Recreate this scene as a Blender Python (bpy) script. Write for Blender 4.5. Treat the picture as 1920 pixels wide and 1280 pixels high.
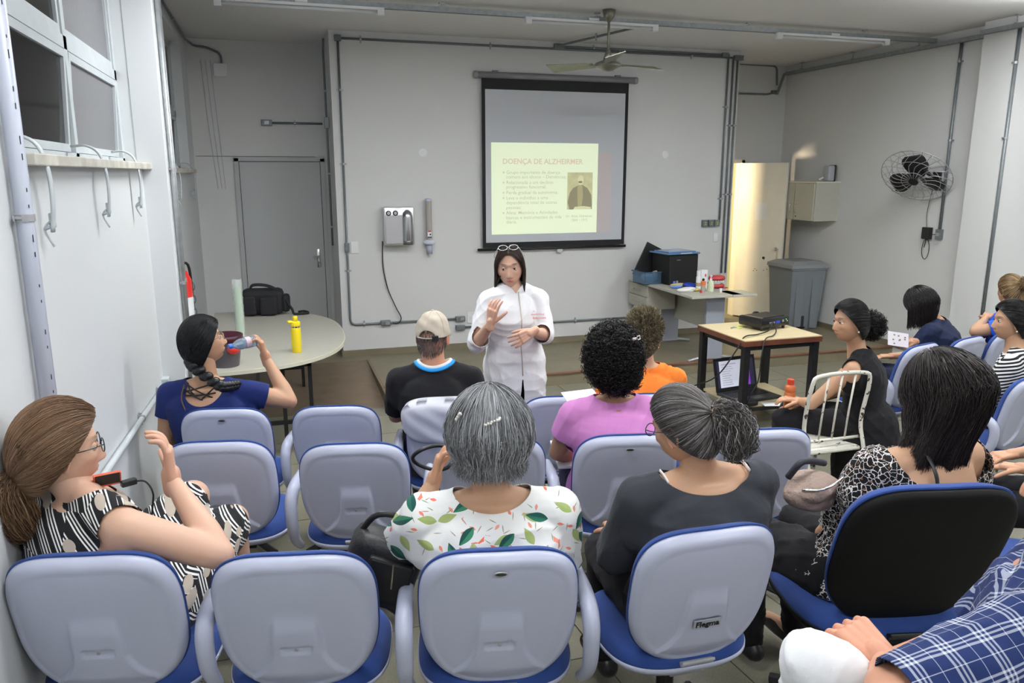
import bpy, bmesh, math, random
import numpy as np
from mathutils import Vector, Matrix
random.seed(7); RNG = np.random.default_rng(7)
for o in list(bpy.data.objects): bpy.data.objects.remove(o)
SC = bpy.context.scene; COL = SC.collection; PI = math.pi

# ---------------------------------------------------------------- camera, world, light, exposure
FPX = 1443.0; CAMZ = 2.1
PITCH = math.atan(315/FPX); YAW = math.atan(460/FPX*math.cos(PITCH))
CF = np.array([math.sin(YAW)*math.cos(PITCH), math.cos(YAW)*math.cos(PITCH), -math.sin(PITCH)])
CR = np.array([math.cos(YAW), -math.sin(YAW), 0.0]); CU = np.cross(CR, CF); CC = np.array([0, 0, CAMZ])
cd = bpy.data.cameras.new('camera'); cam = bpy.data.objects.new('camera', cd); COL.objects.link(cam)
cd.sensor_width = 36; cd.lens = FPX/1920*36; cd.clip_start = 0.05; cd.clip_end = 60
cam.matrix_world = Matrix(((CR[0], CU[0], -CF[0], 0), (CR[1], CU[1], -CF[1], 0), (CR[2], CU[2], -CF[2], CAMZ), (0, 0, 0, 1)))
SC.camera = cam
w = bpy.data.worlds.new('night'); SC.world = w; w.use_nodes = True
w.node_tree.nodes['Background'].inputs[0].default_value = (.05, .055, .07, 1); w.node_tree.nodes['Background'].inputs[1].default_value = .15
def area(name, loc, sx, sy, power, col=(1, 1, 1), rot=(0, 0, 0)):
    l = bpy.data.lights.new(name, 'AREA'); l.shape = 'RECTANGLE'; l.size = sx; l.size_y = sy; l.energy = power; l.color = col
    o = bpy.data.objects.new(name, l); o.location = loc; o.rotation_euler = rot; COL.objects.link(o); return o
COOL = (.95, .98, 1.0)
for k, (lx, ly, pw) in enumerate([(.5, 5.0, 62), (3.1, 5.0, 66), (5.8, 5.0, 52), (.5, 2.2, 42), (3.1, 2.2, 46), (5.8, 2.2, 36), (.5, -.8, 46), (3.1, -.8, 50), (5.8, -.8, 30)]):
    area('ceiling_tube_light', (lx, ly, 3.40), 1.3, .16, pw*.74, COOL); area('ceiling_tube_uplight', (lx, ly, 3.41), 1.3, .10, pw*.90, COOL, (PI, 0, 0))
area('corridor_light', (4.5, 10.25, 2.0), .22, .22, 90, (1, .78, .48), tuple(Vector((-1.9, .9, 0)).to_track_quat('Z', 'Y').to_euler()))
SC.view_settings.view_transform = 'Standard'; SC.view_settings.look = 'None'
SC.view_settings.exposure = 0.0; SC.view_settings.gamma = 1.0; SC.view_settings.use_curve_mapping = False

# ---------------------------------------------------------------- helpers
def V(*a): return np.array(a, float)
def ray(u, v): return CF+CR*(u-960)/FPX+CU*(640-v)/FPX
def atz(u, v, z): r = ray(u, v); return CC+r*(z-CAMZ)/r[2]      # point of a horizontal plane
def aty(u, v, y): r = ray(u, v); return CC+r*y/r[1]              # point of a wall facing the camera
def atx(u, v, x): r = ray(u, v); return CC+r*x/r[0]              # point of a side wall
def atd(u, v, d): return CC+ray(u, v)*d                          # point at a forward distance
def nrm(a): a = np.asarray(a, float); return a/(np.linalg.norm(a)+1e-9)
def tag(o, label=None, cat=None, group=None, kind=None):
    if label: o['label'] = label
    if cat: o['category'] = cat
    if group: o['group'] = group
    if kind: o['kind'] = kind
    return o
def empty(name, loc, rz=0, label=None, cat=None, group=None):
    o = bpy.data.objects.new(name, None); o.location = tuple(loc); o.rotation_euler = (0, 0, rz); o.empty_display_size = .05
    COL.objects.link(o); return tag(o, label, cat, group)
def wm(o):
    m = Matrix.Identity(4)
    while o is not None: m = o.matrix_basis @ m; o = o.parent
    return m
def kids(o): return [c for c in bpy.data.objects if c.parent == o]
def copy_tree(o, parent=None, _m=None):
    if _m is None:
        _m = {}
        for c in bpy.data.objects:
            if c.parent: _m.setdefault(c.parent.name, []).append(c)
    c = o.copy(); COL.objects.link(c); c.parent = parent
    for ch in _m.get(o.name, []): copy_tree(ch, c, _m)
    return c
class MB:
    def __init__(s): s.v = []; s.f = []; s.n = 0
    def add(s, v, f):
        v = np.asarray(v, float).reshape(-1, 3); s.v.append(v); s.f += [tuple(i+s.n for i in q) for q in f]; s.n += len(v); return s
    def box(s, c, size, rot=None, bev=0):
        c = V(*c); h = V(*size)/2
        if bev:
            bm = bmesh.new(); bmesh.ops.create_cube(bm, size=1)
            for q in bm.verts: q.co = Vector((q.co.x*size[0], q.co.y*size[1], q.co.z*size[2]))
            bmesh.ops.bevel(bm, geom=bm.edges[:], offset=bev, segments=2, profile=.5, affect='EDGES')
            bm.verts.ensure_lookup_table(); v = np.array([q.co for q in bm.verts]); f = [[q.index for q in p.verts] for p in bm.faces]; bm.free()
        else:
            v = np.array([[x, y, z] for x in (-1, 1) for y in (-1, 1) for z in (-1, 1)])*h
            f = [(0, 1, 3, 2), (4, 6, 7, 5), (0, 4, 5, 1), (2, 3, 7, 6), (0, 2, 6, 4), (1, 5, 7, 3)]
        if rot is not None: v = v @ np.array(rot).T
        return s.add(v+c, f)
    def tube(s, pts, r, n=8, cap=True, smoothn=0, flat=1.0, side=None):
        P = np.array([np.asarray(p, float) for p in pts])
        if smoothn: P = catmull(P, smoothn)
        m = len(P); R = np.interp(np.linspace(0, 1, m), np.linspace(0, 1, len(r)), r) if hasattr(r, '__len__') else np.full(m, r)
        T = np.gradient(P, axis=0); T /= np.linalg.norm(T, axis=1)[:, None]+1e-9
        up = V(0, 0, 1) if abs(T[0][2]) < .9 else V(0, 1, 0)
        if side is not None: up = V(*side)
        N = []; a = up-T[0]*(up@T[0]); a = nrm(a)
        for t in T:
            a = a-t*(a@t); a = nrm(a); N.append(a)
        N = np.array(N); B = np.cross(T, N); th = np.linspace(0, 2*PI, n, endpoint=False)
        v = (P[:, None]+R[:, None, None]*(np.cos(th)[None, :, None]*N[:, None]+flat*np.sin(th)[None, :, None]*B[:, None])).reshape(-1, 3)
        f = [(i*n+j, i*n+(j+1) % n, (i+1)*n+(j+1) % n, (i+1)*n+j) for i in range(m-1) for j in range(n)]
        if cap: f += [tuple(range(n))[::-1], tuple((m-1)*n+j for j in range(n))]
        return s.add(v, f)
    def lathe(s, prof, c=(0, 0, 0), axis=(0, 0, 1), n=24, sx=1, sy=1):
        ax = nrm(axis); a = V(1, 0, 0) if abs(ax[0]) < .9 else V(0, 1, 0); e1 = nrm(a-ax*(a@ax)); e2 = np.cross(ax, e1)
        th = np.linspace(0, 2*PI, n, endpoint=False); v = []
        for r, h in prof:
            for t in th: v.append(V(*c)+ax*h+e1*r*math.cos(t)*sx+e2*r*math.sin(t)*sy)
        m = len(prof)
        f = [(i*n+j, i*n+(j+1) % n, (i+1)*n+(j+1) % n, (i+1)*n+j) for i in range(m-1) for j in range(n)]
        f += [tuple(range(n))[::-1], tuple((m-1)*n+j for j in range(n))]
        return s.add(v, f)
    def prism(s, poly, ax, lo, hi):       # poly = 2D points, extruded along axis ax between lo and hi
        n = len(poly); v = []
        for h in (lo, hi):
            for p in poly:
                q = list(p); q.insert(ax, h); v.append(q)
        f = [tuple(range(n))[::-1], tuple(range(n, 2*n))]+[(i, (i+1) % n, n+(i+1) % n, n+i) for i in range(n)]
        return s.add(v, f)
    def ell(s, c, r, n=16, m=10, rot=None):
        th = np.linspace(0, PI, m+1); ph = np.linspace(0, 2*PI, n, endpoint=False)
        v = np.array([[math.sin(t)*math.cos(p), math.sin(t)*math.sin(p), math.cos(t)] for t in th for p in ph])*V(*((r,)*3 if not hasattr(r, '__len__') else r))
        if rot is not None: v = v @ np.array(rot).T
        f = [(i*n+j, (i+1)*n+j, (i+1)*n+(j+1) % n, i*n+(j+1) % n) for i in range(m) for j in range(n)]
        return s.add(v+V(*c), f)
    def data(s): return (np.concatenate(s.v) if s.v else np.zeros((0, 3))), s.f
    def build(s, name, m, parent=None, world=False, smooth=False, loc=None, fixn=True, angle=None):
        v, f = s.data()
        if world and parent is not None: mi = np.array(wm(parent).inverted()); v = v @ mi[:3, :3].T+mi[:3, 3]
        if loc is not None: v = v-V(*loc)
        me = bpy.data.meshes.new(name); me.from_pydata(v.tolist(), [], f)
        if fixn:
            bm = bmesh.new(); bm.from_mesh(me); bmesh.ops.remove_doubles(bm, verts=bm.verts[:], dist=1e-6); bmesh.ops.recalc_face_normals(bm, faces=bm.faces[:]); bm.to_mesh(me); bm.free()
        if m: me.materials.append(m)
        if smooth: me.polygons.foreach_set('use_smooth', [True]*len(me.polygons))
        if angle: me.polygons.foreach_set('use_smooth', [True]*len(me.polygons)); me.set_sharp_from_angle(angle=math.radians(angle))
        o = bpy.data.objects.new(name, me); COL.objects.link(o); o.parent = parent
        if loc is not None: o.location = tuple(loc)
        return o
def catmull(P, k):
    P = np.asarray(P, float); Q = np.vstack([2*P[0]-P[1], P, 2*P[-1]-P[-2]]); out = []
    for i in range(1, len(Q)-2):
        for t in np.linspace(0, 1, k, endpoint=False):
            out.append(.5*((2*Q[i])+(-Q[i-1]+Q[i+1])*t+(2*Q[i-1]-5*Q[i]+4*Q[i+1]-Q[i+2])*t*t+(-Q[i-1]+3*Q[i]-3*Q[i+1]+Q[i+2])*t**3))
    out.append(Q[-2]); return np.array(out)
def rotz(a): return np.array([[math.cos(a), -math.sin(a), 0], [math.sin(a), math.cos(a), 0], [0, 0, 1]])
def rotx(a): return np.array([[1, 0, 0], [0, math.cos(a), -math.sin(a)], [0, math.sin(a), math.cos(a)]])
def roty(a): return np.array([[math.cos(a), 0, math.sin(a)], [0, 1, 0], [-math.sin(a), 0, math.cos(a)]])
def part(mb, name, m, parent, **k): return mb.build(name, m, parent, **k)
def text(body, size, name, m, parent, M, ext=.0006, align='LEFT', bold=0):
    c = bpy.data.curves.new(name, 'FONT'); c.body = body; c.size = size; c.extrude = ext; c.align_x = align; c.offset = bold; c.resolution_u = 2
    t = bpy.data.objects.new(name+'_tmp', c); COL.objects.link(t); dg = bpy.context.evaluated_depsgraph_get()
    me = bpy.data.meshes.new_from_object(t.evaluated_get(dg)); bpy.data.objects.remove(t); me.materials.clear(); me.materials.append(m)
    me.transform(Matrix(M)); me.name = name
    if parent is not None: me.transform(wm(parent).inverted())
    o = bpy.data.objects.new(name, me); COL.objects.link(o); o.parent = parent; return o
def frame(o, x, y): # 4x4 from origin, x axis, y axis
    x = nrm(x); y = nrm(y); z = np.cross(x, y)
    return [[x[0], y[0], z[0], o[0]], [x[1], y[1], z[1], o[1]], [x[2], y[2], z[2], o[2]], [0, 0, 0, 1]]

# ---------------------------------------------------------------- materials
def mat(name, col, rough=.5, metal=0, bump=None, var=None, spec=.5, sheen=0, sss=0, trans=0, emit=0, ior=1.45, alpha=1, vcol=False, coat=0, ecol=None):
    m = bpy.data.materials.new(name); m.use_nodes = True; nt = m.node_tree; b = nt.nodes['Principled BSDF']
    I = b.inputs; I['Base Color'].default_value = (*col, 1); I['Roughness'].default_value = rough; I['Metallic'].default_value = metal
    I['Specular IOR Level'].default_value = spec; I['IOR'].default_value = ior; I['Alpha'].default_value = alpha
    I['Transmission Weight'].default_value = trans; I['Sheen Weight'].default_value = sheen; I['Coat Weight'].default_value = coat
    if sss: I['Subsurface Weight'].default_value = sss; I['Subsurface Radius'].default_value = (.012, .005, .003); I['Subsurface Scale'].default_value = 1
    if emit: I['Emission Color'].default_value = (*(ecol or col), 1); I['Emission Strength'].default_value = emit
    L = nt.links; tc = nt.nodes.new('ShaderNodeTexCoord'); src = None
    if vcol:
        a = nt.nodes.new('ShaderNodeVertexColor'); a.layer_name = 'Col'; src = a.outputs[0]; L.new(src, I['Base Color'])
    if var:                                # (scale, amount)
        n = nt.nodes.new('ShaderNodeTexNoise'); n.inputs['Scale'].default_value = var[0]; n.inputs['Detail'].default_value = 6; L.new(tc.outputs['Object'], n.inputs['Vector'])
        h = nt.nodes.new('ShaderNodeMapRange'); h.inputs[1].default_value = .25; h.inputs[2].default_value = .75; h.inputs[3].default_value = 1-var[1]; h.inputs[4].default_value = 1+var[1]; L.new(n.outputs[0], h.inputs[0])
        x = nt.nodes.new('ShaderNodeVectorMath'); x.operation = 'SCALE'; L.new(h.outputs[0], x.inputs['Scale'])
        if src: L.new(src, x.inputs[0])
        else: x.inputs[0].default_value = col
        L.new(x.outputs[0], I['Base Color'])
    if bump:                               # (scale, strength, distance)
        n = nt.nodes.new('ShaderNodeTexNoise'); n.inputs['Scale'].default_value = bump[0]; n.inputs['Detail'].default_value = 4; L.new(tc.outputs['Object'], n.inputs['Vector'])
        p = nt.nodes.new('ShaderNodeBump'); p.inputs['Strength'].default_value = bump[1]; p.inputs['Distance'].default_value = bump[2] if len(bump) > 2 else .003
        L.new(n.outputs[0], p.inputs['Height']); L.new(p.outputs[0], I['Normal'])
    return m
class NG:                                  # tiny node-graph helper for patterned cloth
    def __init__(s, m): s.nt = m.node_tree; s.b = s.nt.nodes['Principled BSDF']
    def val(s, sock, x):
        if hasattr(x, 'is_output'): s.nt.links.new(x, sock)
        elif x is not None: sock.default_value = x
    def m(s, op, a, b=None, c=None):
        n = s.nt.nodes.new('ShaderNodeMath'); n.operation = op
        for i, x in enumerate((a, b, c)): s.val(n.inputs[i], x)
        return n.outputs[0]
    def uv(s):
        n = s.nt.nodes.new('ShaderNodeUVMap'); n.uv_map = 'UV'; q = s.nt.nodes.new('ShaderNodeSeparateXYZ'); s.nt.links.new(n.outputs[0], q.inputs[0]); return n.outputs[0], q.outputs[0], q.outputs[1]
    def mix(s, f, a, b):
        n = s.nt.nodes.new('ShaderNodeMix'); n.data_type = 'RGBA'; s.val(n.inputs[0], f)
        for i, x in ((6, a), (7, b)): s.val(n.inputs[i], (*x, 1) if isinstance(x, tuple) else x)
        return n.outputs[2]
    def vor(s, vec, scale, feat='F1', dim='2D', rnd=1.0):
        n = s.nt.nodes.new('ShaderNodeTexVoronoi'); n.voronoi_dimensions = dim; n.feature = feat; n.inputs['Scale'].default_value = scale; s.nt.links.new(vec, n.inputs['Vector']); n.inputs['Randomness'].default_value = rnd; return n
    def noise(s, vec, scale, det=2, dim='2D'):
        n = s.nt.nodes.new('ShaderNodeTexNoise'); n.noise_dimensions = dim; n.inputs['Scale'].default_value = scale; n.inputs['Detail'].default_value = det; s.nt.links.new(vec, n.inputs['Vector']); return n
    def sep(s, v):
        q = s.nt.nodes.new('ShaderNodeSeparateXYZ'); s.nt.links.new(v, q.inputs[0]); return q.outputs
    def col(s, c): s.nt.links.new(c, s.b.inputs['Base Color'])
    def line(s, x, period, width, off=0.0, soft=0):   # 1 inside a stripe
        f = s.m('FRACT', s.m('ADD', s.m('DIVIDE', x, period), off)); return s.m('LESS_THAN', f, width/period)
M = {}
M['wall'] = mat('wall_paint', (.70, .705, .695), .6, bump=(170, .35, .002), var=(.8, .025))
M['wallw'] = mat('white_wall_paint', (.66, .68, .69), .55, bump=(60, .08, .002), var=(.7, .02))
M['ceil'] = mat('ceiling_paint', (.70, .69, .685), .8, bump=(120, .15, .002))
M['conduit'] = mat('grey_painted_conduit', (.17, .19, .20), .42, metal=.25, var=(30, .1))
M['galv'] = mat('galvanised_steel', (.42, .44, .45), .4, metal=.7, var=(20, .15))
M['clamp'] = mat('zinc_clamp', (.42, .42, .44), .45, metal=.6)
M['white'] = mat('white_plastic', (.82, .83, .84), .4)
M['whitemetal'] = mat('white_enamel', (.74, .76, .77), .4, var=(15, .04))
M['wframe'] = mat('window_frame_paint', (.50, .54, .56), .45, bump=(80, .1), var=(12, .05))
M['darkglass'] = mat('dark_window_glass', (.015, .015, .014), .1, trans=.2, spec=.4)
M['frost'] = mat('frosted_glass', (.17, .17, .18), .5, spec=.3, var=(40, .05))
M['sill'] = mat('stone_sill', (.52, .50, .44), .6, var=(8, .35))
M['door'] = mat('door_paint_grey', (.50, .515, .52), .5, var=(1.5, .03))
M['doorw'] = mat('door_paint_cream', (.80, .76, .66), .45, var=(5, .05))
M['gap'] = mat('dark_gap', (.03, .03, .03), .9)
M['chrome'] = mat('chrome', (.8, .8, .8), .15, metal=1)
M['steel'] = mat('satin_silver', (.62, .63, .65), .28, metal=.85)
M['black'] = mat('black_plastic', (.012, .012, .013), .4)
M['blackm'] = mat('black_painted_metal', (.012, .012, .013), .45, var=(20, .3))
M['rubber'] = mat('black_cable', (.012, .012, .012), .6)
M['laminate'] = mat('grey_laminate', (.46, .45, .385), .4, var=(60, .03))
M['edge'] = mat('laminate_edge', (.62, .60, .48), .5)
M['stage'] = mat('stage_floor', (.19, .165, .108), .42, bump=(90, .1), var=(5, .13))
M['redtrim'] = mat('red_brown_edging', (.20, .085, .05), .5, var=(9, .15))
M['rampm'] = mat('brown_ramp', (.17, .125, .08), .5, var=(6, .15))
M['tile'] = mat('granilite_tile', (.205, .195, .145), .38, var=(150, .22))
M['grout'] = mat('grout', (.10, .095, .07), .8)
M['cback'] = mat('grey_shell_plastic', (.44, .465, .59), .36, bump=(400, .12, .001), var=(6, .03))
M['cblue'] = mat('blue_seat_fabric', (.012, .044, .20), .85, sheen=.08, bump=(700, .3, .001), var=(7, .1))
M['bellow'] = mat('grey_bellows', (.36, .37, .38), .5)
def skinmat(name, c): return mat(name, c, .5, sss=.12, vcol=True, bump=(140, .1, .001))
# ================================================================ the room
SG = .08; GF = -.04; CE = 3.55; YW = 8.63; YA = 9.6; XL = -.77; XR = 7.0
def floorz(y): return GF+max(0, .08*(4.2-y))
def struct(mb, name, m, parent=None, **k):
    o = mb.build(name, m, parent, **k)
    if parent is None: o['kind'] = 'structure'
    return o
# audience floor: grout bed with its tiles
fy = [-3.6, 4.2, 7.3]
fl = MB(); fl.add([(-.95, -3.6, floorz(-3.6)-.01), (7.6, -3.6, floorz(-3.6)-.01), (-.95, 4.2, GF-.01), (7.6, 4.2, GF-.01), (-.95, 7.3, GF-.01), (7.6, 7.3, GF-.01)], [(0, 1, 3, 2), (2, 3, 5, 4)])
floor = struct(fl, 'floor', M['grout'])
TS = .5; tm = MB().box((0, 0, -.006), (TS-.006, TS-.006, .014)); t0 = None
ang = -math.atan(.08)
for i in range(16):
    for j in range(14):
        y0 = 7.2-TS*(j+1)+.0; yc = y0+TS/2
        if yc < .3 and i < 3: continue
        if t0 is None: t0 = tm.build('floor_tile', M['tile'], floor); t = t0
        else: t = t0.copy(); COL.objects.link(t)
        flat = yc > 4.2
        t.location = (-.77+TS*(i+.5), yc, GF if flat else floorz(yc)); t.rotation_euler = (0 if flat else ang, 0, 0)
# stage platform with ramp notch at the left
st = MB(); st.box(((.95+7.6)/2, (7.2+12.6)/2, (SG+GF-.02)/2), (7.6-.95, 12.6-7.2, SG-GF+.02)); st.box(((-.95+.95)/2, (8.4+12.6)/2, (SG+GF-.02)/2), (1.9, 4.2, SG-GF+.02))
struct(st, 'floor_stage', M['stage'])
struct(MB().box(((.95+7)/2, 7.21, SG+.003), (6.05, .05, .012)), 'trim_1', M['redtrim'])
rp = MB(); rp.prism([(8.4, SG), (6.95, GF+.004), (6.95, GF-.02), (8.4, GF-.02)], 0, -.77, .93)
struct(rp, 'floor_ramp', M['rampm'])
struct(MB().prism([(8.4, SG+.006), (8.4, GF), (6.85, GF), (6.85, SG-.02), (7.2, SG+.006)], 0, .93, .96), 'trim_2', M['rampm'])
# ceiling, walls
struct(MB().box((3.3, 4.5, CE+.05), (9.2, 16.5, .1)), 'ceiling', M['ceil'])
struct(MB().box(((.7+5.6)/2, (YW+YA+.1)/2, CE/2), (4.9, YA+.1-YW, CE)), 'wall_front', M['wall'])
wa = MB(); wa.box(((XL+.7)/2, YA+.06, CE/2), (1.6, .12, CE)); wa.box((5.78, YA+.06, 2.9), (1.14, .12, 1.32)); wa.box((6.72, YA+.06, CE/2), (.74, .12, CE))
struct(wa, 'wall_alcove', M['wall'])
wl = MB(); wl.box((XL-.1, 7.75, CE/2), (.2, 4.1, CE))                                    # beyond the column (window cut below)
wl = MB()
def wall_with_window(mb, y0, y1, zs, x, wy0, wy1, wz1):
    mb.box((x-.15, (y0+y1)/2, zs/2-.1), (.3, y1-y0, zs+.2)); mb.box((x-.15, (y0+y1)/2, (CE+wz1)/2), (.3, y1-y0, CE-wz1+.001))
    mb.box((x-.15, (y0+wy0)/2, (zs+wz1)/2), (.3, wy0-y0, wz1-zs)); mb.box((x-.15, (y1+wy1)/2, (zs+wz1)/2), (.3, y1-wy1, wz1-zs))
wall_with_window(wl, 2.3, 5.62, 2.15, XL, 2.90, 5.6, 3.42)
wall_with_window(wl, 5.9, YA, 2.13, XL, 6.75, 9.0, 3.42)
wl.box((XL-.15, -.65, CE/2), (.3, 5.9, CE))
struct(wl, 'wall_left', M['wallw'])
cl = MB(); cl.box((-.71, 5.755, CE/2), (.18, .32, CE), bev=.006); struct(cl, 'wall_column', M['wallw'])
wr = MB(); wr.box((XR+.1, 8.0, CE/2), (.2, 3.4, CE)); struct(wr, 'wall_right', M['wall'])
pr = MB(); pr.box((7.25, 6.12, CE/2), (.84, .36, CE)); struct(pr, 'wall_pilaster', M['wall'])
struct(MB().box((7.5, 1.2, CE/2), (.2, 9.6, CE)), 'wall_right', M['wall'])
struct(MB().box((3.3, -3.6, CE/2), (9, .1, CE)), 'wall_back', M['wallw'])
# baseboards
bb = MB(); bb.box(((.7+5.6)/2, YW-.008, SG+.035), (4.92, .016, .07)); bb.box((.692, 9.1, SG+.035), (.016, .96, .07)); struct(bb, 'baseboard_front', M['stage'])
bb = MB(); bb.box((XR-.008, 7.95, SG+.035), (.016, 3.3, .07)); bb.box((XR-.2+.02, 5.93, .03), (.5, .016, .14)); struct(bb, 'baseboard_right', M['stage'])
bb = MB(); bb.box((6.7, YA-.008, SG+.035), (.6, .016, .07)); struct(bb, 'baseboard_alcove', M['stage'])
# corridor seen through the open door
co = MB(); co.box((5.6, 12.4, 1.6), (3.4, .1, 3.2)); co.box((7.2, 11.05, 1.6), (.1, 2.7, 3.2)); co.box((4.0, 11.05, 1.6), (.1, 2.7, 3.2)); co.box((5.6, 11.05, 3.15), (3.4, 2.8, .1))
struct(co, 'wall_corridor', mat('corridor_paint', (.62, .66, .48), .6))
tr = MB(); tr.box((5.6, 12.33, 1.12), (3.1, .03, .12)); struct(tr, 'trim_3', mat('wood_rail', (.22, .09, .04), .5))
# left alcove door (closed)
dr = MB(); dr.box((.155, YA-.012, 1.155), (.90, .03, 2.15))
d1 = struct(dr, 'door_1', M['door'])
fr = MB()
for x in (-.325, .635): fr.box((x, YA-.012, 1.17), (.05, .034, 2.2))
fr.box((.155, YA-.012, 2.26), (1.01, .034, .05)); part(fr, 'door_frame', M['door'], d1)
g = MB()
for x in (-.297, .607): g.box((x, YA-.014, 1.155), (.006, .036, 2.16))
g.box((.155, YA-.014, 2.234), (.9, .036, .006)); part(g, 'door_gap', M['gap'], d1)
h = MB(); h.box((.54, YA-.035, 1.10), (.045, .012, .22), bev=.004); h.tube([(.54, YA-.04, 1.13), (.54, YA-.085, 1.13), (.47, YA-.09, 1.13)], .009); h.lathe([(.012, 0), (.012, .012)], (.54, YA-.045, 1.05), (0, -1, 0), 12)
part(h, 'door_handle', M['chrome'], d1, angle=40)
pl = MB(); pl.box((-.1, YA-.003, 2.29), (1.3, .006, .004)); part(pl, 'wall_crack', M['gap'], d1)
# right open door leaf
hx, hy = 6.33, YA-.05; tipx, tipy = 6.60, 8.85; dv = nrm(V(tipx-hx, tipy-hy, 0)); dn = V(dv[1], -dv[0], 0); DL = .73
d2 = empty('door_2', (hx, hy, SG)); d2['kind'] = 'structure'; d2.rotation_euler = (0, 0, math.atan2(dv[1], dv[0]))
part(MB().box((DL/2, 0, 1.09), (DL, .035, 2.14), bev=.003), 'door_leaf', M['doorw'], d2)
h = MB()
for s in (-1, 1): h.lathe([(.012, 0), (.012, .03), (.024, .035), (.028, .05), (.02, .062), (.004, .066)], (DL-.07, s*.017, 1.02), (0, s, 0), 16); h.box((DL-.07, s*.019, .93), (.03, .004, .19))
part(h, 'door_knob', M['chrome'], d2, angle=40)
part(MB().box((DL/2, 0, 1.62), (DL*.001+.0, .0, .0)).box((.36, -.0195, 1.51), (.17, .003, .24)), 'notice_sheet', M['white'], d2)
s_ = MB()
for (a, b_) in [(.33, .72), (.36, .70), (.52, .73), (.47, .71), (.6, .74), (.31, .69)]: s_.ell((a, -.018, b_), (.008, .002, .006), 8, 4)
part(s_, 'paint_chip', M['gap'], d2)['kind'] = 'stuff'
fr = MB(); fr.box((5.62, YA-.01, 1.18), (.05, .14, 2.2)); fr.box((6.37, YA+.02, 1.18), (.05, .1, 2.2)); fr.box((6.0, YA+.02, 2.27), (.8, .1, .05)); struct(fr, 'trim_4', M['doorw'])
# ---------------- windows on the left wall
def pane_row(win, y0, y1, z0, z1, x, glass, tilt=0, nm='sash'):
    s = MB(); w_ = .036; d = .035
    s.box((x, y0+w_/2, (z0+z1)/2), (d, w_, z1-z0)); s.box((x, y1-w_/2, (z0+z1)/2), (d, w_, z1-z0))
    s.box((x, (y0+y1)/2, z0+w_/2), (d, y1-y0-2*w_+.002, w_)); s.box((x, (y0+y1)/2, z1-w_/2), (d, y1-y0-2*w_+.002, w_))
    if tilt:
        v, f = s.data(); c = V(x, 0, z1); v = (v-c) @ roty(tilt).T+c; s = MB().add(v, f)
    sh = s.build(nm, M['wframe'], win)
    g = MB().box((x, (y0+y1)/2, (z0+z1)/2), (.006, y1-y0-2*w_+.006, z1-z0-2*w_+.006))
    if tilt: v, f = g.data(); v = (v-c) @ roty(tilt).T+c; g = MB().add(v, f)
    g.build('pane', glass, sh)
def lever(parent, y, zs, x0, drop=.33, nm='window_lever', out=.13):
    l = MB(); pts = [(x0-.08, y, zs+.07), (x0-.02, y, zs+.075), (x0+out*.6, y, zs+.04), (x0+out, y, zs-.05), (x0+out, y, zs-.16), (x0+out-.01, y, zs-drop)]
    l.tube(pts, .021, 6, smoothn=4, flat=.3, side=(0, 1, 0)); l.tube([(x0+out-.01, y, zs-drop+.02), (x0+.02, y, zs-drop+.01)], .006); l.box((x0+out-.01, y+.012, zs-drop+.04), (.02, .02, .05), bev=.004)
    l.tube([(x0+out, y, zs-.2), (x0+out-.035, y, zs-.24), (x0+out-.01, y, zs-.3)], .004, 6, smoothn=3)
    l.build(nm, M['wframe'], parent, smooth=True)
def window(name, y0, y1, zs, x, cols, lit=False):
    w_ = MB(); xf = x-.13
    w_.box((xf, (y0+y1)/2, zs+.02), (.07, y1-y0, .05)); w_.box((xf, (y0+y1)/2, 3.40), (.07, y1-y0, .05)); w_.box((xf, (y0+y1)/2, 2.70), (.07, y1-y0, .06))
    for yc in cols: w_.box((xf, yc, (zs+3.42)/2), (.07, .06, 3.42-zs))
    win = w_.build(name, M['wframe']); win['kind'] = 'structure'
    part(MB().box((x-.05, (y0+y1)/2, zs-.005), (.22, y1-y0+.02, .04), bev=.004), 'window_sill', M['sill'], win)
    for i in range(len(cols)-1):
        g = M['darkglass'] if (i % 2 == 0) else M['frost']
        pane_row(win, cols[i]+.035, cols[i+1]-.035, zs+.05, 2.665, xf+.02, g, .05); pane_row(win, cols[i]+.035, cols[i+1]-.035, 2.735, 3.37, xf+.01, g)
    return win
w1 = window('window_1', 2.91, 5.6, 2.15, XL, [2.94, 4.28, 5.57])
for y_ in (3.06, 4.08, 5.07): lever(w1, y_, 2.15, XL, .25, out=.055)
w2 = window('window_2', 6.75, 9.0, 2.13, XL, [6.78, 7.85, 8.97])
for y_ in (7.3, 8.7): lever(w2, y_, 2.13, XL, .25, out=.06)
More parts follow.
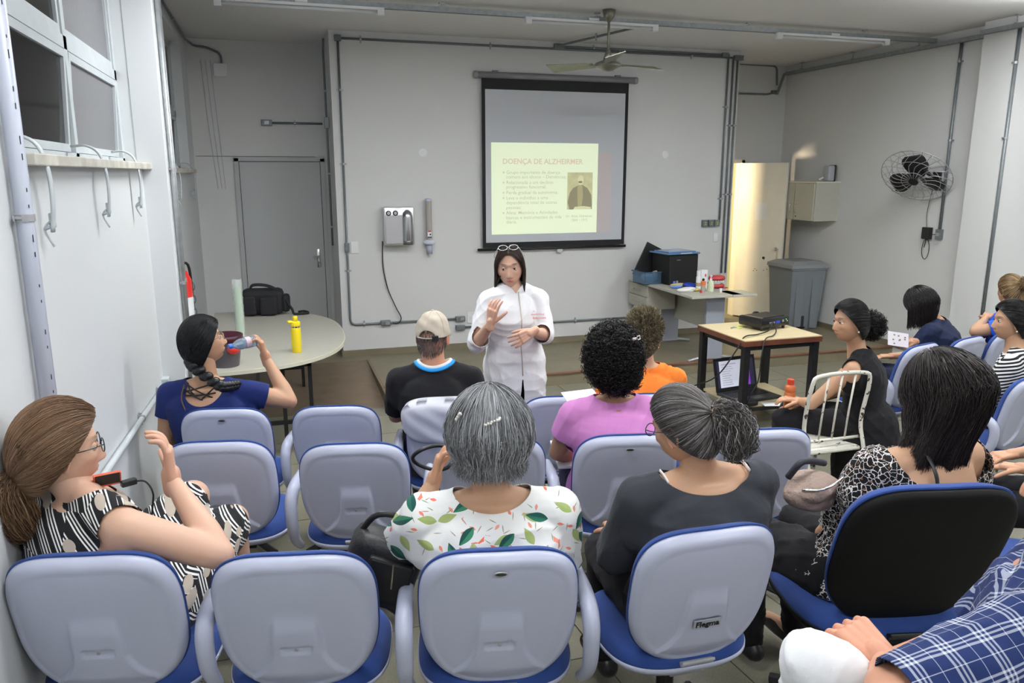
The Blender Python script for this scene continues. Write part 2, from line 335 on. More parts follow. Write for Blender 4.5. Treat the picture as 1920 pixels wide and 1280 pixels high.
# ================================================================ conduits
def clampb(mb, p, ax, r=.017):
    mb.tube([V(*p)-nrm(ax)*.012, V(*p)+nrm(ax)*.012], r+.004, 10)
def conduit(label, pts, r=.0125, boxes=(), clamps=(), bend=True, m='conduit', group='grey conduit runs on walls', cat='conduit', nm='conduit', wn=(0, 1, 0)):
    pts = [V(*p) for p in pts]; Q = [pts[0]]
    for i in range(1, len(pts)-1):        # rounded elbows
        a, b, c = pts[i-1], pts[i], pts[i+1]; e = min(.07, np.linalg.norm(a-b)*.4, np.linalg.norm(c-b)*.4); p, q = b+nrm(a-b)*e, b+nrm(c-b)*e
        for t in np.linspace(0, 1, 6): Q.append((1-t)**2*p+2*t*(1-t)*b+t*t*q)
    Q.append(pts[-1]); base = pts[0]
    root = empty(nm, base, 0, label, cat, None)
    part(MB().tube(Q, r, 10), 'pipe', M[m], root, world=True, smooth=True)
    for b in boxes:                        # (point, size)
        part(MB().box(b[0], b[1], bev=.005), 'junction_box', M[m], root, world=True)
        if len(b) > 2: part(MB().box(V(*b[0])+V(*b[2]), V(.05, .006, .035) if abs(b[2][1]) > 0 else V(.006, .05, .035)), 'socket_plate', M['clamp'], root, world=True)
    k = MB()
    for i, t in clamps:
        a, b = pts[i], pts[i+1]; p = a+(b-a)*t; d = nrm(b-a); sd = nrm(np.cross(d, V(*wn)))
        k = MB(); k.tube([p-d*.011, p+d*.011], r+.004, 10); k.box(p+V(*wn)*r*.8, np.abs(sd)*.075+np.abs(d)*.018+np.abs(V(*wn))*.004, bev=0)
        for s in (-1, 1): k.tube([p+sd*.03*s+V(*wn)*.0, p+sd*.03*s+V(*wn)*r], .005, 6)
        part(k, 'pipe_clamp', M['clamp'], root, world=True, smooth=False)
    return root
yc = YW-.018
F = lambda u, v: aty(u, v, yc)
zb = F(690, 607)[2]
pA = F(632, 60); pA2 = V(F(657, 500)[0]-.005, yc, zb)
xA = (pA[0]+F(650, 440)[0])/2
conduit('grey conduit down the left edge of the front wall, turning along the base', [(xA, yc, 3.47), (xA, yc, zb), (F(865, 596)[0], yc, zb)], boxes=[((xA, yc, 3.47), (.07, .05, .06)), ((xA, yc, F(650, 464)[2]), (.05, .045, .1)), ((F(723, 605)[0], yc, zb), (.11, .05, .06), (.02, -.026, 0)), ((F(863, 596)[0], yc, zb), (.11, .05, .06), (.02, -.026, 0))], clamps=[(0, .17), (0, .42), (0, .8), (1, .12)])
zc = F(1100, 598)[2]; z0_ = F(875, 613)[2]
conduit('grey conduit low on the front wall running behind the presenter to the desk', [(F(862, 613)[0], yc, z0_), (5.5, yc, z0_)], boxes=[((F(863, 613)[0], yc, z0_), (.11, .05, .06)), ((F(1193, 578)[0], yc, z0_+.07), (.12, .05, .07), (.02, -.026, 0))], clamps=[(0, .3), (0, .42), (0, .8)])
conduit('upper grey conduit along the top of the front wall', [(xA, yc, 3.47), (F(1375, 97)[0], yc, 3.47)], boxes=[((F(1385, 95)[0], yc, 3.47), (.12, .06, .06))], clamps=[(0, .05), (0, .35), (0, .68), (0, .88)])
xb0 = F(1045, 87)[0]; zb2 = F(1045, 87)[2]
conduit('second grey conduit under the ceiling fan dropping from the ceiling', [(F(1042, 66)[0]+.45, yc-1.2, 3.53), (xb0, yc-.02, 3.50), (xb0, yc, zb2), (F(1368, 100)[0], yc, zb2)], boxes=[((xb0+.02, yc, zb2), (.12, .05, .06)), ((F(1360, 100)[0], yc, zb2), (.08, .05, .05))], clamps=[(2, .2), (0, .5)])
zs_ = F(1340, 418)[2]
for k, (ut, ub, vb, lab) in enumerate([(1366, 1352, 412, 'leftmost vertical conduit at the right edge of the front wall, ending at the outlet boxes'), (1374, 1361, 530, 'middle vertical conduit at the right edge of the front wall'), (1384, 1366, 545, 'rightmost vertical conduit at the right edge of the front wall')]):
    a = F(ut, 105); b = F(ub, vb); xx = F(ub+2, 470)[0] if k else F(1353, 412)[0]
    xx = [5.43, 5.50, 5.56][k]
    conduit(lab, [(xx, yc, zb2 if k == 0 else 3.46), (xx, yc, zs_ if k == 0 else .85)], clamps=[(0, .3), (0, .62 if k else .85)])
ob = empty('outlet_box', (5.33, yc, zs_), 0, 'row of three grey outlet boxes with yellow marks at right edge of front wall', 'outlet')
for k in range(3):
    part(MB().box((5.22+.085*k, yc, zs_), (.07, .05, .085), bev=.006), 'socket_box', M['conduit'], ob, world=True)
    part(MB().box((5.22+.085*k, yc-.026, zs_+.01), (.025, .004, .008)).box((5.22+.085*k, yc-.026, zs_-.012), (.025, .004, .008)), 'socket_slot', mat('yellow_mark', (.6, .65, .1), .5), ob, world=True)
# left alcove conduits
ya = YA-.018; xs = .66
for lab, pts, cl_, bx in [
    ('dark conduit down the side face left of the front wall with a branch box', [(.665, 8.9, 3.50), (.665, 9.0, 3.40), (.665, 9.0, 1.3)], [(1, .2), (1, .62), (1, .9)], [((.665, 9.0, aty(608, 230, 9.0)[2]), (.05, .06, .12))]),
]: conduit(lab, pts, clamps=cl_, boxes=bx, wn=(1, 0, 0))
zz = aty(550, 231, ya)[2]
conduit('short horizontal conduit above the left door ending in a switch box', [(aty(500, 231, ya)[0], ya, zz), (.66, ya, zz)], boxes=[((aty(500, 231, ya)[0], ya, zz), (.12, .05, .065), (-.0, -.026, 0))], clamps=[(0, .5)])
conduit('dark flexible conduit in the upper corner beside window ending at a white box', [(XL+.03, 7.0, 3.50), (XL+.03, 9.35, 3.50), (-.68, ya, 3.47), (aty(385, 75, ya)[0], ya, 3.46), (aty(413, 90, ya)[0], ya, 3.40), (aty(413, 90, ya)[0], ya, aty(413, 125, ya)[2])], clamps=[(0, .5)])
bx = aty(413, 131, ya); tag(MB().box(bx, (.14, .03, .14), bev=.006).build('wall_box', M['white']), 'small square white cover box below the bent conduit in left alcove', 'box')
cw = MB()
for k_ in range(3): cw.tube([(bx[0]-.2+.05*k_, YA-.006, bx[2]+.1), (bx[0]-.17+.05*k_, YA-.008, bx[2]-.6), (bx[0]-.12+.04*k_, YA-.006, bx[2]-1.3)], .0025, 5, smoothn=6)
tag(cw.build('wall_wire', mat('pale_wire', (.42, .44, .5), .6)), 'thin pale wires hanging down the left alcove wall beside the door', 'wire')
# column conduits left
for k, (yy, xo, rr, lab) in enumerate([(5.70, -.600, .016, 'thicker galvanised conduit running down the left wall column'), (5.84, -.603, .012, 'thinner galvanised conduit running down the left wall column')]):
    conduit(lab, [(xo, yy, 3.5), (xo, yy, .45)], r=rr, m='galv', clamps=[(0, .45), (0, .7)], wn=(-1, 0, 0))
pv = mat('lavender_grey_pipe', (.48, .51, .60), .35)
M['pvc'] = pv
P0 = atx(2, 190, -.575); P1 = atx(78, 700, -.575)
conduit('thick lavender grey pipe with printed marks on the near left column', [(-.735, 2.79, 3.5), (-.735, 2.79, .3)], r=.026, m='pvc', clamps=[(0, .48)], wn=(-1, 0, 0))
pk = bpy.data.objects[-1]
mk = MB()
for zz_ in np.arange(.9, 3.3, .05):
    if int(zz_*20) % 3: mk.box((-.735+.0205, 2.79-.0165, zz_), (.001, .0025, random.uniform(.008, .026)), rotz(-.65))
pp_ = [o_ for o_ in bpy.data.objects if o_.get('label', '').startswith('thick lavender')][0]; mk.build('pipe_print', M['black'], pp_, world=True)['kind'] = 'stuff'
# low rail on left wall
zA, zB = atx(290, 752, XL)[2], atx(195, 875, XL)[2]
conduit('pale conduit rising along the left wall beside the seats', [(XL+.02, 5.5, .70), (XL+.02, 2.95, .87)], r=.016, m='wframe', clamps=[(0, .1), (0, .38)], boxes=[((XL+.02, 5.55, .70), (.05, .08, .08))], wn=(-1, 0, 0))
# right alcove conduits
X0 = 5.64
conduit('upper conduit of the right alcove looping down beside the cable tray', [(5.5, ya, aty(1395, 118, ya)[2]), (aty(1457, 124, ya)[0], ya, aty(1457, 124, ya)[2]), (aty(1457, 160, ya)[0], ya, aty(1457, 160, ya)[2])], clamps=[(0, .5)])
conduit('lower conduit of the right alcove joining the cable tray', [(5.5, ya, aty(1400, 176, ya)[2]), (aty(1440, 177, ya)[0], ya, aty(1440, 177, ya)[2]), (aty(1452, 173, ya)[0], ya, aty(1452, 173, ya)[2])], clamps=[(0, .6)], boxes=[(aty(1452, 173, ya), (.09, .05, .05))])
# cable trays: perforated C channel
def tray(label, a, b, hang):
    a = V(*a); b = V(*b); d = nrm(b-a); s = nrm(np.cross(d, V(0, 0, 1))); L_ = np.linalg.norm(b-a)
    r = empty('cable_tray', a, 0, label, 'cable tray')
    Rm = np.array([d, s, V(0, 0, 1)]).T; m_ = MB(); c = (a+b)/2
    m_.box(c+V(0, 0, .0), (L_, .05, .003), Rm)
    for k in (-1, 1): m_.box(c+s*.025*k-V(0, 0, .02), (L_, .003, .04), Rm); m_.box(c+s*.018*k-V(0, 0, .04), (L_, .014, .003), Rm)
    part(m_, 'channel', M['galv2'], r, world=True)
    for t in hang:
        p = a+(b-a)*t; part(MB().tube([p, p+V(0, 0, CE-p[2])], .007, 6).box(p+V(0, 0, CE-p[2]-.006), (.05, .03, .01)).box(p+V(0, 0, .006), (.06, .03, .008)), 'hanger', M['galv'], r, world=True)
    return r
M['galv2'] = mat('tray_steel', (.33, .36, .37), .45, metal=.5, var=(25, .15))
tray('galvanised cable tray crossing the ceiling above the tube fixtures', (XL, 7.02, 3.51), (6.95, 7.02, 3.51), [.1, .3, .49, .7, .88])
tray('dark cable tray running along the top of the right wall', (6.93, 9.52, 3.46), (6.93, 6.32, 3.46), [.1, .4, .72])
tray('cable tray continuing along the ceiling over the right pilaster', (6.8, 6.3, 3.47), (6.8, 2.5, 3.47), [.1, .4, .72])
tray('sloping end of the cable tray dropping in the right alcove corner', (6.90, 9.53, 3.45), (aty(1458, 172, 9.53)[0], 9.53, aty(1458, 172, 9.53)[2]), [])
# right wall conduits
q = atx(1806, 70, XR-.02); q2 = atx(1768, 440, XR-.02)
conduit('tall grey conduit on the right wall behind the wall fan ending in an outlet', [(XR-.02, 6.70, 3.44), (XR-.02, 6.70, q2[2])], clamps=[(0, .1), (0, .5)], boxes=[((XR-.02, 6.70, q2[2]), (.05, .07, .11), (-.026, 0, 0))], wn=(1, 0, 0), r=.016)
P = aty(1911, 60, 5.92); conduit('tall grey conduit on the right pilaster', [((aty(1911, 60, 5.92)[0]+aty(1850, 540, 5.92)[0])/2, 5.92, 3.44), ((aty(1911, 60, 5.92)[0]+aty(1850, 540, 5.92)[0])/2, 5.92, .3)], clamps=[(0, .1), (0, .32)], r=.017)
# tube light fixtures
for k, (x0, x1) in enumerate([(-.32, 1.04), (2.30, 3.62), (4.94, 6.31)]):
    r = empty('tube_light', ((x0+x1)/2, 6.99, 3.46), 0, ['white tube light fixture at the left of the ceiling', 'white tube light fixture in the middle, above the ceiling fan', 'white tube light fixture at the right of the ceiling'][k], 'light', 'unlit tube fixtures under the tray')
    w_ = x1-x0
    part(MB().box((0, 0, .0), (w_, .045, .022), bev=.003), 'fixture_body', M['white'], r)
    for s in (-1, 1): part(MB().box((s*(w_/2-.03), 0, -.024), (.06, .05, .05), bev=.006), 'lamp_holder', M['white'], r)
    part(MB().tube([(-w_/2+.04, 0, -.028), (w_/2-.04, 0, -.028)], .012, 12), 'tube_lamp', mat('white_tube', (.7, .72, .74), .3), r, smooth=True)
    part(MB().box((0, 0, .022), (.1, .05, .02)), 'mounting_clip', M['white'], r)
# ceiling fan
fx, fyy = 3.06, 6.86; fz = aty(1140, 122, fyy)[2]
r = empty('ceiling_fan', (fx, fyy, fz), 0, 'three-bladed metal ceiling fan above the projection screen', 'fan')
M['fanm'] = mat('aged_silver', (.20, .19, .15), .38, metal=.6, var=(12, .2))
part(MB().lathe([(.02, .045), (.06, .04), (.11, .02), (.125, 0), (.12, -.015), (.07, -.035), (.05, -.05), (.015, -.056)], n=32), 'motor', M['fanm'], r, angle=35)
part(MB().tube([(0, 0, .03), (0, 0, CE-fz)], .012, 10), 'downrod', M['fanm'], r, smooth=True)
part(MB().lathe([(.03, .03), (.045, .05), (.02, .13), (.012, .14)], n=20), 'rod_cup', M['fanm'], r, smooth=True)
part(MB().lathe([(.012, -.11), (.05, -.06), (.06, -.005)], (0, 0, CE-fz), n=20), 'canopy', M['fanm'], r, smooth=True)
for a in (math.radians(12), math.radians(132), math.radians(252)):
    b = MB(); c_, s_2 = math.cos(a), math.sin(a); R_ = rotz(a)
    g = []
    for t in np.linspace(0, 1, 8):
        wv = .05+.035*t; tw = .30; x = .14+t*.46
        for s in (-1, 1): g.append(R_ @ V(x, s*wv, s*wv*tw+.01))
        for s in (1, -1): g.append(R_ @ V(x, s*wv, s*wv*tw+.004))
    f = []
    for i in range(7):
        for j in range(4): f.append((i*4+j, i*4+(j+1) % 4, (i+1)*4+(j+1) % 4, (i+1)*4+j))
    f += [(0, 1, 2, 3), (28, 31, 30, 29)]; b.add(g, f); b.box(R_ @ V(.13, 0, .005), (.1, .03, .008), R_)
    part(b, 'blade', M['fanm'], r)
# projection screen
x0, x1 = 2.26, 4.18; sc = empty('projection_screen', ((x0+x1)/2, YW-.03, 3.16), 0, 'pull-down projection screen with black border hung on the front wall', 'screen')
ys = YW-.05
tb = MB(); tb.tube([(x0, ys, 3.16), (x1, ys, 3.16)], .035, 14); part(tb, 'roller_case', mat('grey_case', (.22, .22, .24), .5), sc, world=True, smooth=True)
for x in (x0-.005, x1+.005): part(MB().lathe([(.036, -.02), (.04, 0), (.036, .02)], (x, ys, 3.16), (1, 0, 0), 16), 'end_cap', mat('cap_grey', (.3, .3, .32), .5), sc, world=True, angle=40)
for x in (x0+.22, x1-.22): part(MB().box((x, ys+.01, 3.2), (.06, .05, .02)), 'bracket', M['conduit'], sc, world=True)
xa, xb_ = x0+.06, x1-.08; zt, zbt = 3.13, 1.26
part(MB().box(((xa+xb_)/2, ys, (zt+zbt)/2), (xb_-xa, .003, zt-zbt)), 'border', mat('black_border', (.008, .008, .01), .7), sc, world=True)
bw = .04; wx0, wx1, wz0, wz1 = xa+bw, xb_-bw, zbt+.06, 3.01
part(MB().box(((wx0+wx1)/2, ys-.0025, (wz0+wz1)/2), (wx1-wx0, .002, wz1-wz0)), 'projection_surface', mat('screen_cloth', (.55, .57, .61), .8), sc, world=True)
part(MB().tube([(xa-.06, ys, zbt-.02), (xb_+.02, ys, zbt-.02)], .016, 10), 'weight_bar', M['black'], sc, world=True, smooth=True)
part(MB().lathe([(.03, 0), (.035, .004), (.03, .008), (.022, .004)], ((x0+x1)/2+.05, ys-.0, zbt-.05), (0, 1, 0), 16), 'pull_handle', mat('pull', (.6, .6, .6), .4), sc, world=True)
S = lambda u, v: aty(u, v, ys-.006)
a, b = S(922, 266), S(1122, 270); c_ = S(921, 439); d_ = S(1118, 436)
px0, px1, pz0, pz1 = (a[0]+c_[0])/2, (b[0]+d_[0])/2, (c_[2]+d_[2])/2, (a[2]+b[2])/2
sl = MB(); sl.box(((px0+px1)/2, ys-.005, (pz0+pz1)/2), (px1-px0, .001, pz1-pz0))
slide = part(sl, 'projected_slide', mat('projected_light', (.55, .6, .42), .9, emit=.50, ecol=(.88, 1.0, .74)), sc, world=True)
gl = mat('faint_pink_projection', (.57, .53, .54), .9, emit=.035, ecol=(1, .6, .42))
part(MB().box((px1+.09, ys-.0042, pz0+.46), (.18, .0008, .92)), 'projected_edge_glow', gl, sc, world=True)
tx = mat('slide_text', (.46, .44, .38), .9, emit=.36, ecol=(.72, .72, .52)); tt = mat('slide_title', (.5, .42, .34), .9, emit=.42, ecol=(.88, .74, .56))
def slide_text(s, u, v, size, m=tx, bold=0, nm='slide_text', al='LEFT'):
    p = S(u, v); return text(s, size, nm, m, sc, frame((p[0], ys-.0065, p[2]), (1, 0, 0), (0, 0, 1)), .0003, al, bold)
slide_text('DOENÇA DE ALZHEIRMER', 942, 307, .083, tt, .0022, 'slide_title')
for s, u, v, bl in [('Grupo importante de doença', 949, 326, 1), ('comuns aos idosos – Demências;', 949, 334.5, 0), ('Relacionada a um declínio', 949, 345, 1), ('progressivo funcional;', 949, 353.5, 0), ('Perda gradual da autonomia;', 949, 364, 1), ('Leva o indivíduo a uma', 949, 374, 1), ('dependência total de outras', 949, 383, 0), ('pessoas;', 949, 392, 0), ('Afeta: Memória e Atividades', 949, 402, 1), ('básicas e instrumentais de vida', 949, 411, 0), ('diária.', 949, 419, 0)]:
    slide_text(s, u, v, .055, tx, .0006)
    if bl: slide_text('●', u-7, v-1, .03, tt)
slide_text('Dr. Alois Alzheimer', 1086, 407, .042, tx, .0006, al='CENTER'); slide_text('1864 – 1915', 1086, 414.5, .042, tx, .0006, al='CENTER')
a, b = S(1064, 323), S(1110, 392); cx, cz = (a[0]+b[0])/2, (a[2]+b[2])/2; hw, hh = abs(b[0]-a[0])/2, abs(a[2]-b[2])/2
ph = part(MB().box((cx, ys-.0062, cz), (2*hw, .0006, 2*hh)), 'slide_portrait', mat('sepia_back', (.5, .48, .3), .9, emit=.28, ecol=(.72, .72, .36), var=(9, .2)), sc, world=True)
sk_ = mat('sepia_face', (.5, .5, .32), .9, emit=.38, ecol=(.85, .85, .5)); sd_ = mat('sepia_coat', (.25, .23, .15), .9, emit=.18, ecol=(.5, .48, .30)); sm_ = mat('sepia_mid', (.4, .37, .2), .9, emit=.2, ecol=(.62, .6, .33))
def flatpoly(pts, y, m, nm): 
    MB().prism([(cx+p[0]*hw, cz+p[1]*hh) for p in pts], 1, y, y+.0005).build(nm, m, ph, world=True)
flatpoly([(-.8, -1), (-.95, -.6), (-.8, -.1), (-.55, .15), (-.15, .3), (.2, .32), (.6, .15), (.9, -.2), (.98, -.7), (.95, -1)], ys-.0072, sd_, 'portrait_coat')
flatpoly([(-.2, .25), (.05, .33), (.2, .25), (.25, -.3), (.15, -.85), (-.15, -.85), (-.2, -.3)], ys-.0078, sm_, 'portrait_vest')
flatpoly([(.05+.24*math.cos(t), .58+.26*math.sin(t)) for t in np.linspace(0, 2*PI, 16, endpoint=False)], ys-.0084, sk_, 'portrait_face')
flatpoly([(.05+.17*math.cos(t)-.03, .48+.06*math.sin(t)) for t in np.linspace(0, 2*PI, 12, endpoint=False)], ys-.0088, sd_, 'portrait_beard')
flatpoly([(-.5, -1), (-.4, -.86), (.3, -.82), (.9, -.88), (.9, -1)], ys-.0088, sk_, 'portrait_book')
# round wall covers, light switch plates
for u, v, lab in [(793, 286, 'small round white cover left of the screen'), (1247, 290, 'small round white cover right of the screen')]:
    p = aty(u, v, YW); tag(MB().lathe([(.045, 0), (.045, .006), (.03, .01)], p, (0, -1, 0), 24).build('wall_cover', M['white']), lab, 'cover')
for u, v, w_, h_, lab in [(665, 464, .08, .13, 'small white switch plate at the left of the front wall'), (883, 595, .09, .13, 'blank white plate low on front wall beside the presenter'), (1341, 445, .06, .11, 'white switch plate at the right of the front wall below the outlets')]:
    p = aty(u, v, YW); r_ = tag(MB().box(p-V(0, .006, 0), (w_, .012, h_), bev=.003).build('switch_plate', M['white']), lab, 'switch')
    MB().box(p-V(0, .014, 0), (w_*.35, .005, h_*.35), bev=.001).build('switch_rocker', M['white'], r_)
# water purifier
p = aty(745, 423, YW); wp = empty('water_purifier', p, 0, 'silver wall-mounted water purifier with two round black knobs', 'water purifier')
W_, H_ = .335, .42; D_ = .14
part(MB().box((0, -D_/2, 0), (W_, D_, H_), bev=.02), 'body', M['steel'], wp, angle=40)
part(MB().box((-.05, -D_-.002, -.03), (.2, .006, .31), bev=.003), 'front_panel', mat('silver_panel', (.66, .67, .7), .3, metal=.6), wp)
part(MB().lathe([(.055, -.2), (.06, -.15), (.06, .1), (.05, .15), (.02, .18)], (.09, -D_+.015, -.0), n=24), 'filter_column', mat('brushed_silver', (.5, .51, .53), .2, metal=.95), wp, smooth=True)
part(MB().lathe([(.056, 0), (.058, .04), (.05, .05)], (.09, -D_+.012, -.2), n=24), 'drip_cup', mat('smoke_cup', (.2, .21, .2), .25, metal=.6), wp, smooth=True)
for k in (0, 1): part(MB().lathe([(.028, 0), (.028, .012), (.02, .016)], (-.115+.075*k, -D_, .145), (0, -1, 0), 20), 'knob', M['black'], wp); part(MB().lathe([(.019, 0), (.017, .02)], (-.115+.075*k, -D_, .145), (0, -1, 0), 20), 'knob_cap', M['steel'], wp)
part(MB().tube([(-.135, -D_-.003, -.182), (-.128, -D_-.003, -.172), (-.121, -D_-.003, -.182), (-.113, -D_-.003, -.173), (-.105, -D_-.003, -.182)], .0022, 5, smoothn=3).ell((-.092, -D_-.003, -.178), (.008, .002, .008), 8, 5), 'maker_mark', M['black'], wp)
e = V(F(735, 605)[0], yc-.03, zb)
cb = MB().tube([aty(717, 452, YW-.03), aty(718, 500, YW-.02), aty(727, 540, YW-.02), aty(742, 575, YW-.03), aty(752, 595, YW-.04), aty(746, 606, YW-.05), e], .006, 6, smoothn=8)
cb.build('power_cord', M['rubber'], wp, world=True, smooth=True)
cb = MB().tube([aty(717, 465, YW-.01), aty(720, 500, YW-.01), aty(729, 548, YW-.01)], .004, 6, smoothn=8); cb.build('water_tube', mat('beige_tube', (.5, .46, .38), .5), wp, world=True, smooth=True)
# cup dispenser
p = aty(801, 376, YW); pb = aty(800, 475, YW); L_ = p[2]-pb[2]
cdp = empty('cup_dispenser', (p[0], YW-.06, pb[2]), 0, 'tall clear and white cup dispenser on the wall right of the purifier', 'cup dispenser')
part(MB().tube([(0, 0, .15), (0, 0, L_)], .034, 20), 'tube', mat('taupe_clear_tube', (.38, .35, .33), .25, coat=.5), cdp, angle=40)
part(MB().lathe([(.037, 0), (.037, .02), (.02, .028)], (0, 0, L_), n=20), 'cap', mat('lilac_cap', (.6, .62, .78), .4), cdp, angle=40)
part(MB().box((0, -.034, .225), (.045, .004, .075)), 'sticker', M['white'], cdp); part(MB().box((0, -.0365, .255), (.04, .002, .014)), 'sticker_band', mat('red_band', (.5, .04, .03), .5), cdp); part(MB().box((0, -.0365, .19), (.045, .002, .012)).box((.008, -.0365, .22), (.014, .002, .02)), 'sticker_mark', M['black'], cdp)
part(MB().lathe([(.03, 0), (.06, .012), (.066, .03), (.055, .045), (.036, .06)], (0, 0, .1), n=24), 'collar', mat('pale_blue_white', (.68, .72, .85), .3), cdp, smooth=True)
part(MB().lathe([(.033, 0), (.035, .1), (.03, .1), (.028, .01)], (0, 0, 0), n=16), 'outlet', mat('clear_lilac', (.55, .57, .72), .2, trans=.3), cdp, smooth=True)
# ================================================================ auditorium chairs
def se_grid(N, hw, hh, ptop=3.7, pbot=2.5, taper=.04):
    s = np.linspace(-1, 1, N); S_, T_ = np.meshgrid(s, s, indexing='ij'); r = np.maximum(abs(S_), abs(T_)); th = np.arctan2(T_, S_)
    p = np.where(T_ > 0, ptop, pbot); R = (abs(np.cos(th))**p+abs(np.sin(th))**p)**(-1/p)
    x = r*R*np.cos(th); z = r*R*np.sin(th); x = x*(1-taper*(1-z)/2)
    return x*hw, z*hh, r
def slab(N, hw, hh, fy0, fy1, **k):
    """closed slab in the xz plane; fy0/fy1(x,z,r) give its back and front surfaces"""
    x, z, r = se_grid(N, hw, hh, **k); a = np.stack([x, fy0(x, z, r), z], -1).reshape(-1, 3); b = np.stack([x, fy1(x, z, r), z], -1).reshape(-1, 3)
    f = []; n = N*N
    for i in range(N-1):
        for j in range(N-1):
            q = (i*N+j, (i+1)*N+j, (i+1)*N+j+1, i*N+j+1); f.append(q); f.append(tuple(n+t for t in q[::-1]))
    rim = [i*N for i in range(N)]+[(N-1)*N+j for j in range(1, N)]+[i*N+N-1 for i in range(N-2, -1, -1)]+[j for j in range(N-2, 0, -1)]
    for k_ in range(len(rim)): i, j = rim[k_], rim[(k_+1) % len(rim)]; f.append((i, n+i, n+j, j))
    return np.concatenate([a, b]), f
sst = lambda e0, e1, x: (lambda t: t*t*(3-2*t))(np.clip((x-e0)/(e1-e0), 0, 1))
def shell_back(x, z, r):
    base = -.030*(1-r**7)**.5+.35*x*x
    rim = -.004*sst(.84, .9, r)*(1-sst(.93, .99, r))
    c = .058+.012*np.clip((.05-z)/.1, 0, 1)+.07*np.clip((-.06-z)/.12, 0, 1)**2
    hump = -.012*(1-sst(c-.004, c+.012, abs(x)))*sst(.03, -.03, z)*sst(-.225, -.17, z)
    hump = -.013*(1-sst(c-.003, c+.009, abs(x)))*(1-sst(.0, .07, z))*sst(-.215, -.15, z)
    rec = .005*(1-sst(.043, .046, abs(x)))*(1-sst(.011, .014, abs(z+.06)))
    return base+rim+hump+rec
LEAN = math.radians(13)
def make_chair(black=False, slot=False):
    r = empty('auditorium_chair' if not black else 'office_chair', (0, 0, 0))
    shm = M['cback'] if not black else mat('black_shell_plastic', (.006, .006, .006), .6, spec=.15)
    rot = rotx(LEAN if not black else math.radians(20)); hz = .24; zc = .66
    def tr(v): return v @ rot.T+V(0, -.02, zc)
    v, f = slab(84, .240, .25, shell_back if not black else (lambda x, z, r: -.022*(1-r**8)**.5+.25*x*x), lambda x, z, r: .012+.35*x*x*.9)
    part(MB().add(tr(v), f), 'back_shell', shm, r, smooth=True)
    v, f = slab(40, .244, .255, lambda x, z, r: .010+.33*x*x+0*r, lambda x, z, r: .016+.05*(1-r**5)**.5+.30*x*x)
    part(MB().add(tr(v), f), 'back_cushion', M['cblue'], r, smooth=True)
    if not black:
        part(MB().add(tr(V([0, -.0375, -.06])+MB().lathe([(.006, 0), (.005, .003)], (0, 0, 0), (0, -1, 0), 10).data()[0]), MB().lathe([(.006, 0), (.005, .003)], (0, 0, 0), (0, -1, 0), 10).f), 'screw', M['clamp'], r)
    if slot:
        part(MB().add(tr(MB().lathe([(.02, 0), (.02, .004), (.017, .004)], (0, -.031, .205), (0, -1, 0), 20, 1, .38).data()[0]), MB().lathe([(.02, 0), (.02, .004), (.017, .004)], (0, 0, 0), (0, -1, 0), 20).f), 'grip_rim', M['clamp'], r)
        part(MB().add(tr(MB().lathe([(.016, .003), (.016, .0046)], (0, -.031, .205), (0, -1, 0), 20, 1, .3).data()[0]), MB().lathe([(.016, 0), (.016, .004)], (0, 0, 0), (0, -1, 0), 20).f), 'grip_hole', M['gap'], r)
    # seat
    def flat(v): return np.stack([v[:, 0], v[:, 2]*1.0+.24, v[:, 1]+.42], -1)
    v, f = slab(36, .25, .245, lambda x, z, r: -.012+0*r, lambda x, z, r: .0+.05*(1-r**5)**.5-.1*np.clip(z-.12, 0, 1)**1.2, ptop=3, pbot=3, taper=0)
    part(MB().add(flat(v), f), 'seat_cushion', M['cblue'], r, smooth=True)
    v, f = slab(30, .253, .248, lambda x, z, r: -.02-.035*(1-r**6)**.5, lambda x, z, r: -.008+0*r, ptop=3, pbot=3, taper=0)
    part(MB().add(flat(v), f), 'seat_pan', shm, r, smooth=True)
    b = MB()
    for k in range(9):
        t = k/8; p = V(0, .0+.08*t, .425-.09*t); b.box(p, (.115, .05, .011), rotx(-.5+.2*t), bev=.004)
    part(b, 'bellows', M['bellow'] if not black else M['black'], r)
    b = MB(); b.tube([(0, .2, .37), (0, .2, .06)], .03, 12); b.box((0, .2, .345), (.2, .24, .03), bev=.005)
    for s in (-1, 1): b.tube([(0, .2, .07), (s*.2, .38, .025)], .02, 8); b.tube([(0, .2, .07), (s*.2, .02, .025)], .02, 8)
    part(b, 'base_legs', M['blackm'], r)
    return r
def add_arm(ch, s, nm='armrest'):
    a = MB(); x = s*.295
    x = s*.283; a.tube([(x-s*.01, .10, .37), (x, .05, .42), (x, .0, .50), (x, -.01, .60), (x, .03, .650), (x, .12, .662), (x, .27, .655)], [.018, .022, .025, .027, .028, .026, .020], 14, smoothn=5)
    return part(a, nm, M['cback'], ch, smooth=True)
CHR = {}
_c0 = make_chair(slot=True); _c1 = None
used_c0 = [False, False, False]
def set_chair(proto_key, x, y, rz, label, arms=(), z=None, sc=1, group='grey and blue chairs in the audience rows'):
    if proto_key == 'slot': c = copy_tree(PROTO_SLOT)
    elif proto_key == 'black': c = copy_tree(PROTO_BLACK)
    else: c = copy_tree(PROTO)
    c.location = (x, y, floorz(y) if z is None else z); c.rotation_euler = (0, 0, rz); c.scale = (sc,)*3
    tag(c, label, 'chair', group if group else None)
    for s in arms: add_arm(c, s)
    return c
PROTO_SLOT = _c0; PROTO = make_chair(); PROTO_BLACK = make_chair(black=True)
FA = -math.radians(12)                     # the rows look a little to the right
def top_to_base(u, v, z, a=FA, off=.075):   # a chair whose back top middle stands at this point of height z
    p = atz(u, v, z); return p[0]+math.sin(-a)*off*1.0, p[1]+math.cos(a)*off
rows = []
